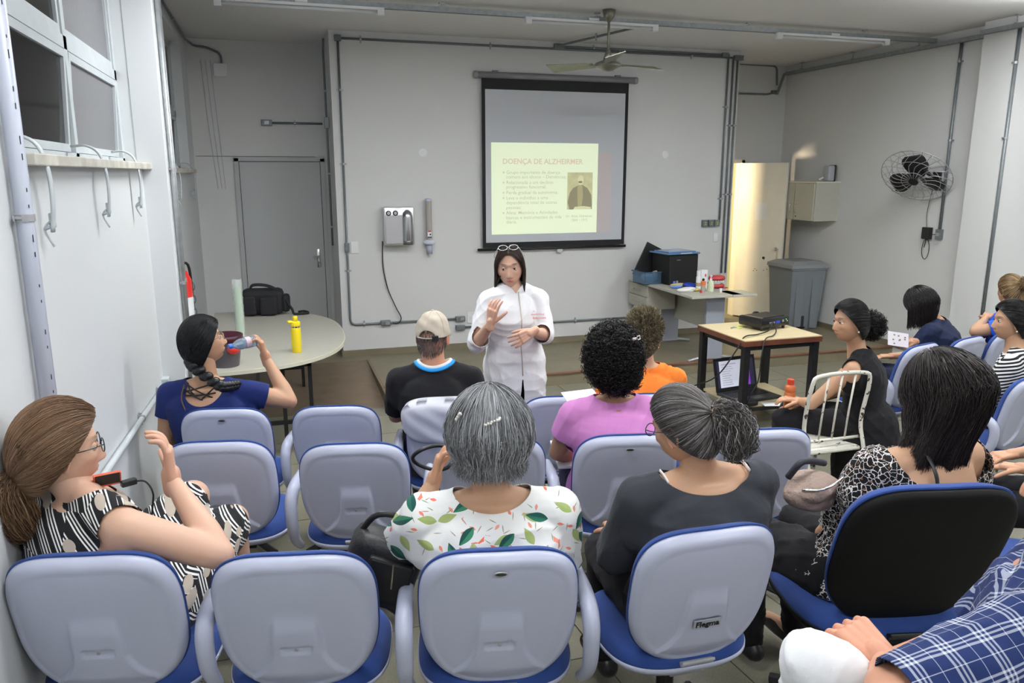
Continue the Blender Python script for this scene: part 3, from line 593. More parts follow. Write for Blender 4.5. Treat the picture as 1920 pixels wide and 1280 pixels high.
ROW3 = [(150, 1037, 'nearest-row grey chair at the lower left, under the woman in the dotted dress', '', (1,)), (540, 1036, 'empty nearest-row grey chair between the dotted dress woman and the grey-haired woman', '', ()), (938, 1028, 'nearest-row grey chair with grip slot behind the woman in floral blouse', 'slot', (-1, 1))]
for i_, (u, v, lab, kk, arms) in enumerate(ROW3):
    zt3 = 1.09 if i_ == 0 else 1.06; x, y = top_to_base(u, v, zt3); CHR['r3_%d' % (i_+1)] = set_chair(kk, x, y, FA, lab, arms, z=zt3-.92)
x, y = top_to_base(1342, 1000, 1.06, FA*.3); c4 = CHR['r3_4'] = set_chair('', x, y, FA*.15, 'nearest-row grey chair with black lettering, behind the woman in dark grey top', (), z=.162)
nm_ = MB().box((0, 0, 0), (.092, .003, .03)).data()
rt = rotx(LEAN); pc = V(0, -.0485, -.06) @ rt.T+V(0, -.02, .66)
for ch in kids(c4):
    if ch.name.startswith('screw'): bpy.data.objects.remove(ch)
npl = part(MB().add(nm_[0] @ rt.T+pc, nm_[1]), 'name_plate', mat('plate_grey', (.36, .38, .43), .4), c4)
Mw = np.array(wm(c4)); o_ = Mw[:3, :3] @ (V(-.040, -.0505, -.07) @ rt.T+V(0, -.02, .66))+Mw[:3, 3]
text('Flegma', .029, 'lettering', M['black'], c4, frame(o_, Mw[:3, :3] @ V(1, 0, 0), Mw[:3, :3] @ (V(0, 0, 1) @ rt.T)), .0008, bold=.0007)
ROW2 = [(402, 824, 'second-row grey chair at the left, in front of the dotted dress woman', '', ()), (660, 828, 'empty second-row grey chair left of the black handbag', '', (-1,)), (925, 818, 'second-row grey chair hidden behind the grey-haired head', '', (-1, 1)), (1180, 812, 'second-row grey chair with grip slot behind the woman in pink top', 'slot', ()), (1440, 801, 'empty second-row grey chair right of the dark grey ponytail', '', ())]
for i_, (u, v, lab, kk, arms) in enumerate(ROW2):
    x, y = top_to_base(u, v, .99); CHR['r2_%d' % (i_+1)] = set_chair(kk, x, y, FA, lab, arms, z=.99-.92)
ROW1 = [(416, 763, 'front-row grey chair with grip slot behind the woman drinking', 'slot', ()), (626, 758, 'empty front-row grey chair between the drinking woman and the man in cap', '', (-1,)), (843, 757, 'front-row grey chair with a jersey over it, behind the man in cap', '', (-1,)), (1058, 740, 'front-row grey chair seen left of the woman in pink', '', ())]
for i_, (u, v, lab, kk, arms) in enumerate(ROW1):
    x, y = top_to_base(u, v, .90); CHR['r1_%d' % (i_+1)] = set_chair(kk, x, y, FA, lab, arms, z=.90-.92)
x, y = top_to_base(1225, 742, .90); CHR['r1_5'] = set_chair('', x, y, FA, 'front-row chair carrying the person in orange shirt', (), z=.002)
x, y = top_to_base(1765, 893, 1.21, -.22); BC = CHR['black'] = set_chair('black', x, y, -.22, 'black-backed chair with blue cushion behind the woman with bare shoulders', (), z=1.21-.92*1.17, sc=1.17, group=None)
# right block: chairs turned towards the screen
for i_, (u, v, z, a, lab, arms) in enumerate([(1738, 643, .93, .27, 'grey chair under the long-haired reader in navy', (1, -1)), (1826, 630, .93, .27, 'grey chair behind the navy reader, nearer one of the far right pair', ()), (1900, 618, .93, .27, 'grey chair at the far right under the woman in bright blue', ()), (1950, 702, .94, .22, 'blue and grey chair under the woman in striped top', (-1,)), ]):
    x, y = top_to_base(u, v, z, a); CHR['R%d' % (i_+1)] = set_chair('', x, y, a, lab, arms, z=z-.92)
x, y = atz(1905, 985, .56)[:2]
_f = V(-math.sin(1.15), math.cos(1.15), 0); _p = atz(1895, 1045, .60)-_f*.26; set_chair('black', _p[0], _p[1], 1.15, 'empty blue seat at the right edge beside the black-backed chair', (), z=.13, group=None)
for P_ in (PROTO, PROTO_SLOT, PROTO_BLACK):
    for ch in kids(P_): bpy.data.objects.remove(ch)
    bpy.data.objects.remove(P_)
# ---------------------------------------------------------------- white metal chair
wc_a = .0; wcp = V(3.17, 3.66, 0); wc = empty('metal_chair', (wcp[0], wcp[1], GF if wcp[1] > 4.2 else floorz(wcp[1])), wc_a, 'old white tubular metal chair with chipped paint and barred back', 'chair')
M['chip'] = mat('chipped_white_enamel', (.72, .70, .62), .4)
n = NG(M['chip']); tc = n.nt.nodes.new('ShaderNodeTexCoord'); nz = n.noise(tc.outputs['Object'], 28, 4, '3D'); n.col(n.mix(n.m('GREATER_THAN', nz.outputs[0], .63), (.72, .70, .62), (.06, .045, .035)))
hb = .205; b = MB()
b.tube([(-hb, -.16, 0), (-hb, -.05, .44), (-hb, -.0, .62), (-hb+.0, .0-.04, .88), (-hb+.06, -.045, .94), (hb-.06, -.045, .94), (hb, -.04, .88), (hb, 0, .62), (hb, -.05, .44), (hb, -.16, 0)], .0125, 10, smoothn=4)
part(b, 'back_frame', M['chip'], wc, smooth=True)
part(MB().tube([(-hb, -.0, .52), (hb, -.0, .52)], .010, 8), 'lower_rail', M['chip'], wc, smooth=True)
for x in (-.095, 0, .095): part(MB().tube([(x, -.0, .52), (x, -.015, .7), (x, -.045, .935)], .006, 8), 'back_bar', M['chip'], wc, smooth=True)
part(MB().box((0, .17, .455), (.40, .40, .025), bev=.01), 'seat', M['chip'], wc)
for s in (-1, 1): part(MB().tube([(s*.18, .33, .45), (s*.19, .38, .0)], .0125, 8), 'leg', M['chip'], wc, smooth=True)
for y in (-.1, .36): part(MB().tube([(-.185, y, .2), (.185, y, .2)], .008, 8), 'stretcher', M['chip'], wc, smooth=True)
# ---------------------------------------------------------------- projector table
t_ = empty('projector_table', (4.06, 5.72, GF), math.radians(0), 'small square wooden table with black legs carrying the projector', 'table')
xa_, xb2, ya_, yb_ = -.38, .38, -.37, .37; TH = .79
M['wood'] = mat('pale_wood_top', (.62, .52, .33), .4)
n = NG(M['wood']); tc = n.nt.nodes.new('ShaderNodeTexCoord'); mp = n.nt.nodes.new('ShaderNodeMapping'); mp.inputs['Scale'].default_value = (1, 9, 1); n.nt.links.new(tc.outputs['Object'], mp.inputs[0]); nz = n.noise(mp.outputs[0], 5, 5, '3D'); n.col(n.mix(n.m('MULTIPLY', nz.outputs[0], .7), (.70, .60, .38), (.50, .38, .20)))
M['woodedge'] = mat('red_brown_wood_edge', (.13, .045, .022), .4, var=(12, .3))
part(MB().box((0, 0, TH-.004), (.76, .74, .008)), 'table_top', M['wood'], t_); part(MB().box((0, 0, TH-.03), (.765, .745, .044)), 'top_edge', M['woodedge'], t_)
part(MB().box((0, .33, TH-.07), (.7, .03, .045)).box((0, -.33, TH-.07), (.7, .03, .045)).box((-.34, 0, TH-.07), (.03, .68, .045)).box((.34, 0, TH-.07), (.03, .68, .045)), 'apron', M['blackm'], t_)
for x in (-.34, .34):
    for y in (-.33, .33): part(MB().box((x, y, (TH-.05)/2), (.055, .055, TH-.05)), 'leg', M['blackm'], t_)
part(MB().box((0, 0, .19), (.66, .62, .02)), 'shelf', M['wood'], t_); part(MB().box((0, -.32, .175), (.7, .03, .03)).box((0, .32, .175), (.7, .03, .03)), 'shelf_rail', M['blackm'], t_)
tabz = GF+TH
# projector
pj = empty('projector', (4.17, 5.80, tabz), math.radians(14), 'black video projector on the wooden table', 'projector')
part(MB().box((0, 0, .068), (.36, .27, .085), bev=.014), 'body', mat('projector_black', (.012, .012, .013), .22), pj, angle=40)
part(MB().box((0, .0, .112), (.30, .2, .008), bev=.003), 'top_panel', M['black'], pj); part(MB().box((-.15, -.0, .1145), (.02, .22, .003)), 'trim_strip', mat('bronze_strip', (.45, .33, .25), .3, metal=.5), pj)
part(MB().lathe([(.05, 0), (.05, .02), (.04, .022)], (.05, .13, .07), (0, 1, 0), 24), 'lens', M['black'], pj)
part(MB().box((.02, -.137, .07), (.05, .006, .02)), 'video_port', mat('blue_port', (.02, .06, .6), .4), pj)
part(MB().box((-.07, -.136, .07), (.03, .004, .014)).box((-.03, -.136, .07), (.025, .004, .014)).box((.09, -.136, .075), (.02, .004, .02)), 'audio_ports', M['clamp'], pj)
part(MB().ell((.13, -.136, .085), (.004, .003, .004), 8, 6).ell((.145, -.136, .07), (.004, .003, .004), 8, 6), 'status_light', mat('green_led', (.1, .6, .1), .4, emit=1.2, ecol=(.3, 1, .3)), pj)
for x in (-.14, .14): part(MB().lathe([(.012, 0), (.014, .02), (.01, .03)], (x, -.1, 0), n=10), 'foot', M['black'], pj)
part(MB().lathe([(.012, 0), (.014, .02), (.01, .03)], (0, .1, 0), n=10), 'foot', M['black'], pj)
tag(MB().box((3.97, 5.88, tabz+.002), (.12, .09, .003), rotz(.4)).build('sticky_note', mat('yellow_note', (.75, .8, .2), .7)), 'yellow-green paper slip beside the projector', 'paper')
tag(MB().tube([(3.86, 5.83, tabz+.006), (3.90, 5.86, tabz+.006), (3.93, 5.85, tabz+.006)], .008, 6).build('adapter', M['clamp']), 'small grey adapter on the table left of the projector', 'adapter')
sp = V(4.15, 5.66, tabz+.07)
c1 = [sp+V(.0, 0, 0), (4.05, 5.55, tabz+.03), (3.9, 5.50, tabz+.012), (3.74, 5.45, tabz+.01), (3.64, 5.40, tabz-.08), (3.52, 5.5, .42), (3.40, 5.75, .25), (3.35, 5.9, .02), (3.3, 5.7, GF+.012)]
tag(MB().tube(c1, .006, 8, smoothn=6).build('video_cable', M['rubber'], smooth=True), 'black cable leaving the projector down towards the left', 'cable')
c2 = [sp+V(.02, -.0, 0), (4.1, 5.52, tabz+.03), (4.0, 5.42, tabz+.012), (3.86, 5.33, tabz+.008), (3.80, 5.28, tabz-.1), (3.79, 5.29, .42), (3.74, 5.31, .30), (3.77, 5.40, .175), (3.85, 5.50, .172)]
tag(MB().tube(c2, .005, 8, smoothn=6).build('power_cable', M['rubber'], smooth=True), 'black cable hanging straight down in front of the laptop', 'cable')
# laptop on the shelf
shz = GF+.20
lp = empty('laptop', (3.97, 5.66, shz+.001), math.radians(8), 'open black laptop showing a slide, on the lower shelf of the table', 'laptop')
lp.scale = (1.22,)*3
part(MB().box((0, -.0, .010), (.38, .26, .018), bev=.004), 'base', mat('laptop_grey', (.05, .055, .06), .35, metal=.4), lp)
kb = MB()
for i in range(14):
    for j in range(5): kb.box((-.155+.0235*i, .085-.026*j, .0205), (.019, .02, .003))
part(kb, 'keyboard', M['black'], lp)['kind'] = 'stuff'
part(MB().box((0, -.085, .0195), (.1, .06, .001)), 'touchpad', mat('pad_grey', (.09, .09, .1), .3), lp)
Rl = rotx(math.radians(-14)); hp = V(0, .128, .018)
def lid(c, s): return MB().box((V(*c) @ Rl.T)+hp, s, Rl)
part(lid((0, 0, .125), (.38, .012, .25)), 'lid', M['black'], lp); part(lid((0, -.0065, .127), (.345, .001, .2)), 'screen', mat('laptop_dark', (.02, .02, .05), .3, emit=.05, ecol=(.3, .3, .6)), lp)
scr = part(lid((-.025, -.0075, .127), (.25, .001, .195)), 'slide_page', mat('laptop_page', (.6, .62, .75), .5, emit=.42, ecol=(.85, .88, 1)), lp)
part(lid((.115, -.0078, .127), (.03, .001, .195)), 'slide_band', mat('purple_band', (.2, .05, .5), .5, emit=.3, ecol=(.35, .08, .9)), lp)
wl_ = np.array(wm(lp))
def laptext(s, x, z, size, m): o = wl_[:3, :3] @ ((V(x, -.0085, z) @ Rl.T)+hp)+wl_[:3, 3]; text(s, size, 'slide_text', m, lp, frame(o, wl_[:3, :3] @ V(1, 0, 0), wl_[:3, :3] @ (V(0, 0, 1) @ Rl.T)), .0002)
lm = mat('lap_ink', (.08, .07, .1), .6); laptext('DOENÇA DE ALZHEIRMER', -.135, .195, .0145, mat('lap_title', (.4, .15, .2), .6))
for k, s in enumerate(['Grupo importante de doença', 'comuns aos idosos – Demências;', 'Relacionada a um declínio', 'progressivo funcional;', 'Perda gradual da autonomia;', 'Leva o indivíduo a uma', 'dependência total de outras', 'Afeta: Memória e Atividades', 'básicas e instrumentais de vida']): laptext(s, -.13, .178-.0165*k, .0095, lm)
pp = MB().box((4.02, 5.40, shz+.003), (.16, .11, .003), rotz(-.25)); tag(pp.build('paper_sheet', M['white']), 'white printed paper on the table shelf beside the laptop', 'paper')
tag(MB().box((3.82, 5.42, shz+.02), (.13, .06, .035), rotz(.2), bev=.008).build('power_adapter', M['black']), 'black laptop power adapter at the left of the shelf', 'adapter')
# ---------------------------------------------------------------- desk
dk = empty('desk', (4.55, 7.9, SG), 0, 'pale grey office desk with two drawers standing against the front wall', 'desk')
dz = .75; dxa, dxb, dya, dyb = -.36, .26, -.82, .70
zt_ = SG+dz
part(MB().box(((dxa+dxb)/2, (dya+dyb)/2, dz-.012), (dxb-dxa, dyb-dya, .026), bev=.004), 'desk_top', M['laminate'], dk)
part(MB().box((.28, -.68, dz-.012), (.3, .3, .026), bev=.004), 'top_extension', M['laminate'], dk)
part(MB().box((dxa+.20, .45, dz-.17), (.36, .48, .29)), 'drawer_unit', M['laminate'], dk)
for k in (0, 1):
    dd = part(MB().box((dxa+.012, .45, dz-.095-.14*k), (.02, .46, .13), bev=.003), 'drawer', M['laminate'], dk)
    part(MB().tube([(dxa, .36, dz-.095-.14*k), (dxa-.02, .37, dz-.10-.14*k), (dxa-.02, .53, dz-.10-.14*k), (dxa, .54, dz-.095-.14*k)], .006, 8), 'drawer_handle', mat('brass_grey', (.45, .4, .3), .3, metal=.7), dd)
bl_ = mat('blue_grey_metal', (.30, .32, .37), .4)
for y in (-.66, .32):
    part(MB().box((.02, y, dz/2+.0), (.22, .035, dz-.05)), 'leg_panel', bl_, dk)
    part(MB().tube([(-.28, y, .012), (-.12, y, .04), (.12, y, .04), (.3, y, .012)], .018, 8, smoothn=4), 'foot', M['galv'], dk, smooth=True)
part(MB().box((.08, -.17, dz-.24), (.018, .98, .40)), 'modesty_panel', M['laminate'], dk)
def on(u, v, z=zt_): return atz(u, v, z)
# things on the desk
p = on(1285, 535); bxo = empty('computer_case', (4.55, 8.12, zt_), .12, 'large black computer case standing on the desk', 'computer')
part(MB().box((0, 0, .175), (.40, .36, .35), bev=.012), 'case', mat('case_black', (.006, .006, .007), .6), bxo); part(MB().box((-.13, -.182, .035), (.03, .002, .025)), 'blue_sticker', mat('sticker_blue', (.1, .2, .7), .4), bxo); part(MB().box((-.09, -.182, .035), (.028, .002, .03)), 'grey_sticker', mat('sticker_grey', (.3, .3, .3), .4), bxo)
part(MB().box((-.08, -.182, .29), (.05, .002, .006)), 'logo_strip', M['clamp'], bxo)
blid = mat('clear_blue_plastic', (.16, .33, .62), .2, trans=.35, coat=.3)
lb = empty('box_lid', (4.53, 8.10, zt_+.352), .12, 'translucent blue plastic lid lying on the black computer case', 'lid')
part(MB().box((0, 0, .012), (.46, .38, .022), bev=.01), 'rim', blid, lb); part(MB().box((0, 0, .028), (.38, .30, .014), bev=.005), 'panel', blid, lb); part(MB().box((.0, -.02, .036), (.18, .11, .003)), 'label_patch', mat('lilac_label', (.45, .48, .62), .5), lb); part(MB().box((.03, -.187, .014), (.16, .004, .012)), 'clip', M['white'], lb)
tag(MB().box((4.33, 8.33, zt_+.22), (.30, .02, .42), roty(.45), bev=.005).build('tilted_monitor', M['black']), 'thin black panel leaning behind the blue container', 'panel')
pb = empty('storage_box', (4.30, 8.30, zt_), .1, 'translucent blue plastic container with bags inside, left on the desk', 'container')
pb.location = (4.37, 8.22, zt_)
pb.location = (atz(1228, 528, zt_+.02)[0], atz(1228, 528, zt_+.02)[1]+.08, zt_)
bx_ = MB(); H2 = .14; bxm = mat('clear_blue_box', (.25, .42, .62), .15, trans=.75)
for (c, s) in [((0, 0, .006), (.34, .26, .008)), ((0, .13, H2/2), (.36, .006, H2)), ((0, -.13, H2/2), (.36, .006, H2)), ((-.18, 0, H2/2), (.006, .26, H2)), ((.18, 0, H2/2), (.006, .26, H2))]: bx_.box(c, s)
bx_.box((0, .138, H2), (.39, .02, .012)).box((0, -.138, H2), (.39, .02, .012)).box((-.188, 0, H2), (.02, .28, .012)).box((.188, 0, H2), (.02, .28, .012))
part(bx_, 'box_walls', bxm, pb); part(MB().box((0, 0, -.0+.001), (.38, .28, .004)), 'tray', M['black'], pb)
def crumple(c, r, seed, n=18, m=12, amp=.25):
    g = np.random.default_rng(seed); e = MB().ell((0, 0, 0), 1, n, m); v, f = e.data(); k = g.normal(size=(6, 3))*2.2; ph = g.uniform(0, 6, 6)
    d = 1+amp*sum(np.sin(v @ k[i]+ph[i]) for i in range(6))/3; v = v*d[:, None]*V(*r); return MB().add(v+V(*c), f)
tag(crumple((pb.location[0]-.05, pb.location[1], zt_+.065), (.1, .08, .05), 1).build('plastic_bag', mat('milky_plastic', (.55, .58, .62), .3), smooth=True), 'crumpled clear bag inside the blue container', 'bag')
tag(crumple((pb.location[0]+.06, pb.location[1]+.01, zt_+.10), (.06, .06, .04), 2).build('model_piece', mat('beige_plastic', (.6, .5, .38), .5), smooth=True), 'beige piece on top inside the blue container', 'model')
def small(u, v): q = on(u, v); return V(q[0], q[1], zt_)
q = small(1281, 541); tag(crumple(q+V(0, .12, .022), (.1, .06, .022), 5).build('cloth_pad', mat('tan_cloth', (.6, .48, .28), .8), smooth=True), 'tan folded cloth in front of the computer case', 'cloth')
q = small(1270, 541); tag(crumple(q+V(0, .02, .015), (.06, .035, .016), 6).build('glove', mat('blue_glove', (.12, .3, .75), .6), smooth=True), 'light blue glove at the front of the desk', 'glove')
q = small(1290, 548); tag(crumple(q+V(0, .02, .025), (.11, .06, .03), 7, 26, 16, .35).build('gauze', mat('white_gauze', (.8, .8, .78), .8), smooth=True), 'crumpled white gauze on the desk', 'gauze')
q = small(1300, 541); tag(crumple(q+V(0, .08, .03), (.08, .05, .025), 8).build('blue_cloth', mat('deep_blue', (.02, .05, .4), .7), smooth=True), 'dark blue cloth beside the bottles', 'cloth')
q = small(1306, 546); tag(crumple(q+V(0, .02, .015), (.04, .03, .018), 9).build('yellow_cloth', mat('yellow_sponge', (.7, .6, .12), .7), smooth=True), 'small yellow cloth between the gauze and the bottles', 'cloth')
def bottle(u, v, prof, m, label, parts=(), nm='bottle', cat='bottle'):
    q = small(u, v); r = empty(nm, q, 0, label, cat, None); part(MB().lathe(prof, n=20), 'body', m, r, angle=50)
    for (n_, pr_, mm) in parts: part(MB().lathe(pr_, n=16), n_, mm, r, angle=50)
    return r
wht = M['white']
bottle(1309, 541, [(.028, 0), (.028, .13), (.02, .15)], wht, 'tall white bottle with brown band, leftmost of the desk bottles', [('cap', [(.024, .15), (.024, .20), (.02, .203)], wht), ('band', [(.0285, .03), (.0285, .07)], mat('tan_band', (.45, .3, .15), .5))])
r = empty('carton', small(1320, 541)+V(0, .03, 0), .1, 'tall white carton with black mark behind the orange-capped jar', 'box')
part(MB().box((0, 0, .105), (.085, .05, .21), bev=.002), 'carton_body', wht, r); part(MB().lathe([(.018, 0), (.018, .002)], (-.015, -.025, .10), (0, -1, 0), 16), 'round_mark', M['black'], r); part(MB().box((.012, -.026, .15), (.018, .002, .03)), 'red_mark', mat('red_print', (.6, .08, .05), .5), r)
bottle(1318, 547, [(.024, 0), (.026, .04), (.024, .075)], mat('clear_gel', (.55, .5, .42), .2, trans=.3), 'small clear jar with orange cap', [('cap', [(.028, .075), (.028, .115), (.024, .118)], mat('orange_cap', (.75, .2, .06), .4))], 'jar', 'jar')
bottle(1314, 549, [(.012, 0), (.014, .02), (.01, .03)], mat('red_cup', (.4, .03, .03), .4), 'tiny red cup at the front edge of the desk', (), 'cup', 'cup')
bottle(1332, 546, [(.034, 0), (.036, .06), (.03, .10), (.012, .125)], mat('pale_green_soap', (.62, .70, .48), .25), 'pale green soap bottle with white pump', [('pump', [(.014, .125), (.014, .14), (.005, .142), (.005, .165)], wht), ('pump_head', [(.014, .165), (.014, .175), (.01, .178)], wht)])
# dental model: red gums with teeth, on a base
q = small(1347, 541)+V(0, .05, 0); dm = empty('dental_model', q, 0, 'red dental teaching model with white teeth at the right of the desk', 'dental model')
gum = mat('red_gum', (.45, .05, .05), .35); 
def arch(z, s=1): return [(math.cos(t)*.075*s, -math.sin(t)*.06*s, z) for t in np.linspace(-.2, PI+.2, 9)]
part(MB().tube(arch(.03), .022, 8, smoothn=3).box((0, .02, .015), (.15, .06, .02), bev=.008), 'lower_gum', gum, dm, smooth=True); part(MB().tube(arch(.115), .026, 8, smoothn=3).box((0, .0, .13), (.15, .09, .03), bev=.012), 'upper_gum', gum, dm, smooth=True)
for k, t in enumerate(np.linspace(.3, PI-.3, 8)):
    part(MB().box((math.cos(t)*.083, -math.sin(t)*.068, .085), (.014, .012, .024), bev=.003), 'tooth', wht, dm)
part(MB().box((.06, -.03, .006), (.12, .05, .012), bev=.004), 'tongue_base', gum, dm)
bottle(1351, 548, [(.014, 0), (.014, .04), (.012, .045)], wht, 'small white vial in front of the dental model', (), 'vial', 'vial')
tag(MB().tube([(4.76, 8.2, zt_+.30), (4.82, 8.15, zt_+.28), (4.82, 8.1, zt_+.15), (4.80, 8.1, zt_+.08), (4.84, 8.0, zt_+.01), (4.9, 7.9, zt_+.01)], .007, 6, smoothn=5).build('desk_cable', M['rubber'], smooth=True), 'black cable looping beside the computer case', 'cable')
# ---------------------------------------------------------------- wall cabinet, bin, door-side things
cab = empty('wall_cabinet', (6.82, 8.74, 1.49), 0, 'grey wall cabinet with two doors beside the open door', 'cabinet')
part(MB().box((0, 0, .25), (.36, .78, .48)), 'body', M['laminate'], cab); part(MB().box((0, 0, .50), (.38, .80, .02)), 'top_board', M['edge'], cab)
for k, y in enumerate((-.19, .195)):
    dd = part(MB().box((-.19, y, .25), (.018, .37, .47), bev=.002), 'door', M['laminate'], cab)
    yy = y+(.14 if k == 0 else -.14)
    part(MB().tube([(-.20, yy, .10), (-.225, yy, .12), (-.225, yy, .20), (-.20, yy, .22)], .005, 8, smoothn=3), 'handle', M['chrome'], dd, smooth=True)
    if k == 0: part(MB().lathe([(.008, 0), (.008, .006)], (-.199, yy+.0, .06), (-1, 0, 0), 10), 'lock', M['gap'], dd)
sd = empty('soap_dispenser', (6.90, 8.46, 2.0), 0, 'grey dispenser box standing on top of the wall cabinet', 'dispenser'); part(MB().box((0, 0, .1), (.1, .12, .20), bev=.02), 'body', mat('grey_dispenser', (.38, .39, .42), .4), sd, angle=40); part(MB().box((.052, 0, .1), (.015, .13, .21), bev=.006), 'back_plate', M['black'], sd); part(MB().tube([(-.1, .05, .02), (-.05, .04, .05)], .012, 6), 'side_knob', wht, sd)
for yy in (8.5, 8.95):
    pass
bn = empty('pedal_bin', (6.66, 8.62, SG), 0, 'tall grey plastic pedal bin against the right wall', 'bin'); gb = mat('grey_bin_plastic', (.18, .20, .22), .5)
def frust(mb, x0, x1, y0, y1, z0, z1, s=1.0, bev=None):
    a = [(-x0, -y0), (x0, -y0), (x0, y0), (-x0, y0)]; b = [(-x1, -y1), (x1, -y1), (x1, y1), (-x1, y1)]
    return mb.add([(*p, z0) for p in a]+[(*p, z1) for p in b], [(3, 2, 1, 0), (4, 5, 6, 7), (0, 1, 5, 4), (1, 2, 6, 5), (2, 3, 7, 6), (3, 0, 4, 7)])
part(frust(MB(), .22, .26, .20, .25, 0, .80), 'body', gb, bn); part(MB().box((0, 0, .80), (.54, .52, .03), bev=.01), 'rim', gb, bn)
part(frust(frust(MB(), .285, .28, .27, .265, .815, .86), .28, .2, .265, .19, .86, .90), 'lid', mat('lid_grey', (.24, .25, .265), .45), bn)
for s in (-1, 1): part(frust(MB(), .05, .06, .012, .012, .02, .78), 'side_rib', gb, bn).location = (s*.12, -.232, 0)
part(MB().box((-.08, -.21, .10), (.12, .06, .17)), 'pedal_recess', M['gap'], bn); part(MB().box((-.08, -.25, .04), (.1, .07, .02), bev=.005), 'pedal', M['black'], bn)
bk = empty('dark_bin', (6.42, 9.12, SG), 0, 'black bin standing behind the open door', 'bin'); part(frust(MB(), .12, .14, .14, .16, 0, .86), 'body', mat('black_bin', (.012, .012, .012), .6), bk); part(MB().box((0, 0, .88), (.3, .34, .04), bev=.01), 'lid', M['black'], bk)
bk.location = (6.62, 9.27, SG)
# ---------------------------------------------------------------- wall fan
fc = atx(1718, 330, 6.70); wf = empty('wall_fan', (6.98, fc[1], fc[2]), 0, 'black wall fan in an oval-looking wire cage on the right wall', 'fan')
ax = nrm(V(-.62, -.30, -.66)); e1 = nrm(np.cross(ax, V(0, 0, 1))); e2 = np.cross(ax, e1); cg = V(*fc)
Rg = .36
for k in range(20):
    t = 2*PI*k/20; d = e1*math.cos(t)+e2*math.sin(t)
    sw = e1*math.cos(t+.5)+e2*math.sin(t+.5)
    part(MB().tube([cg+ax*.09+sw*.05, cg+ax*.08+sw*Rg*.5*.9+d*.06, cg+ax*.04+d*Rg*.92, cg+d*Rg, cg-ax*.05+d*Rg*.85, cg-ax*.07+d*.08], .003, 5, smoothn=4), 'cage_wire', M['clamp'], wf, world=True, smooth=True)
for rr, h in [(Rg, 0), (Rg*.72, .06), (Rg*.35, .085), (Rg*.75, -.055)]:
    part(MB().tube([cg+ax*h+(e1*math.cos(t)+e2*math.sin(t))*rr for t in np.linspace(0, 2*PI, 40)], .005 if rr == Rg else .003, 5, cap=False), 'cage_ring', M['clamp'], wf, world=True, smooth=True)
part(MB().lathe([(.05, 0), (.05, .008), (.03, .012)], cg+ax*.085, ax, 20), 'badge', M['black'], wf, world=True)
part(MB().lathe([(.07, -.18), (.08, -.1), (.075, -.05), (.04, -.03), (.035, .02), (.03, .04)], cg, ax, 20), 'motor', M['black'], wf, world=True, angle=40)
for k in range(3):
    t = 2*PI*k/3+.45; d = e1*math.cos(t)+e2*math.sin(t); s_ = np.cross(ax, d); g = []; f = []
    for i, r_ in enumerate(np.linspace(.04, .30, 8)):
        wd = .03+.085*math.sin(min(1, i/5)*PI/2)*(1 if i < 6 else (.85 if i == 6 else .5))
        for j, q_ in enumerate((-1, -.33, .33, 1)): g.append(cg+d*r_+s_*wd*q_+ax*(.025*q_+.01))
    for i in range(7):
        for j in range(3): f.append((i*4+j, i*4+j+1, (i+1)*4+j+1, (i+1)*4+j))
    b = MB().add(g, f); o = part(b, 'blade', M['black'], wf, world=True, smooth=True); md = o.modifiers.new('s', 'SOLIDIFY'); md.thickness = .004
part(MB().tube([cg-ax*.15, V(6.9, fc[1], fc[2]+.0), V(6.99, fc[1], fc[2]-.02)], .02, 10).box((6.985, fc[1], fc[2]-.02), (.03, .1, .14), bev=.005), 'wall_arm', M['black'], wf, world=True)
pc_ = atx(1738, 437, 6.97); cbl = [V(6.95, fc[1], fc[2]-.1), atx(1738, 400, 6.97), pc_]
MB().tube(cbl, .004, 6, smoothn=5).build('cord', mat('brown_cord', (.12, .09, .07), .6), wf, world=True, smooth=True)
sw_ = tag(MB().box(pc_, (.05, .11, .13), bev=.006).build('fan_switch', M['black']), 'black square fan regulator hanging on the right wall', 'switch')
lo = [pc_+V(0, 0, -.06), pc_+V(0, .02, -.16)]
cp = atx(1735, 467, 6.97); lo += [cp+V(0, .05*math.cos(t)+.0, .11*math.sin(t)) for t in np.linspace(PI/2, PI/2+4*PI, 24)]+[cp+V(0, -.05, .16), V(6.95, 6.72, q2[2]+.0)]
tag(MB().tube(lo, .004, 6, smoothn=3).build('coiled_cord', M['rubber'], smooth=True), 'black cord coiled in a loop below the regulator', 'cord')
# ---------------------------------------------------------------- left oval table and the things on it
TZ = .72
def oval_pts(sc=1):
    pts = []
    for t in np.linspace(-PI/2, PI/2, 40):
        c, s = math.cos(t), math.sin(t); p = 2.6; R = (abs(c)**p+abs(s)**p)**(-1/p); pts.append((-.56+1.13*sc*R*c, 6.95+1.28*sc*R*s))
    return pts+[(-.59, 6.95+1.28*sc), (-.59, 6.95-1.28*sc)]
tb_ = empty('oval_table', (-.1, 6.8, GF), 0, 'large half-oval pale laminate table by the left wall', 'table')
part(MB().prism(oval_pts(), 2, TZ-.03, TZ-.003), 'edge_band', M['edge'], tb_, world=True); part(MB().prism(oval_pts(.992), 2, TZ-.01, TZ), 'table_top', M['laminate'], tb_, world=True)
for y in (5.95, 7.7):
    for x in (-.6, .02, .22):
        part(MB().box((x, y, (TZ+GF)/2-.01), (.03, .03, TZ-GF-.05)), 'leg', M['blackm'], tb_, world=True)
    part(MB().box((-.2, y, .22), (.86, .025, .03)).box((-.2, y, TZ-.05), (.86, .03, .03)), 'cross_bar', M['blackm'], tb_, world=True)
part(MB().box((-.2, 6.82, .22), (.03, 1.75, .03)), 'cross_bar', M['blackm'], tb_, world=True)
OT = lambda u, v: V(*atz(u, v, TZ)[:2], TZ)
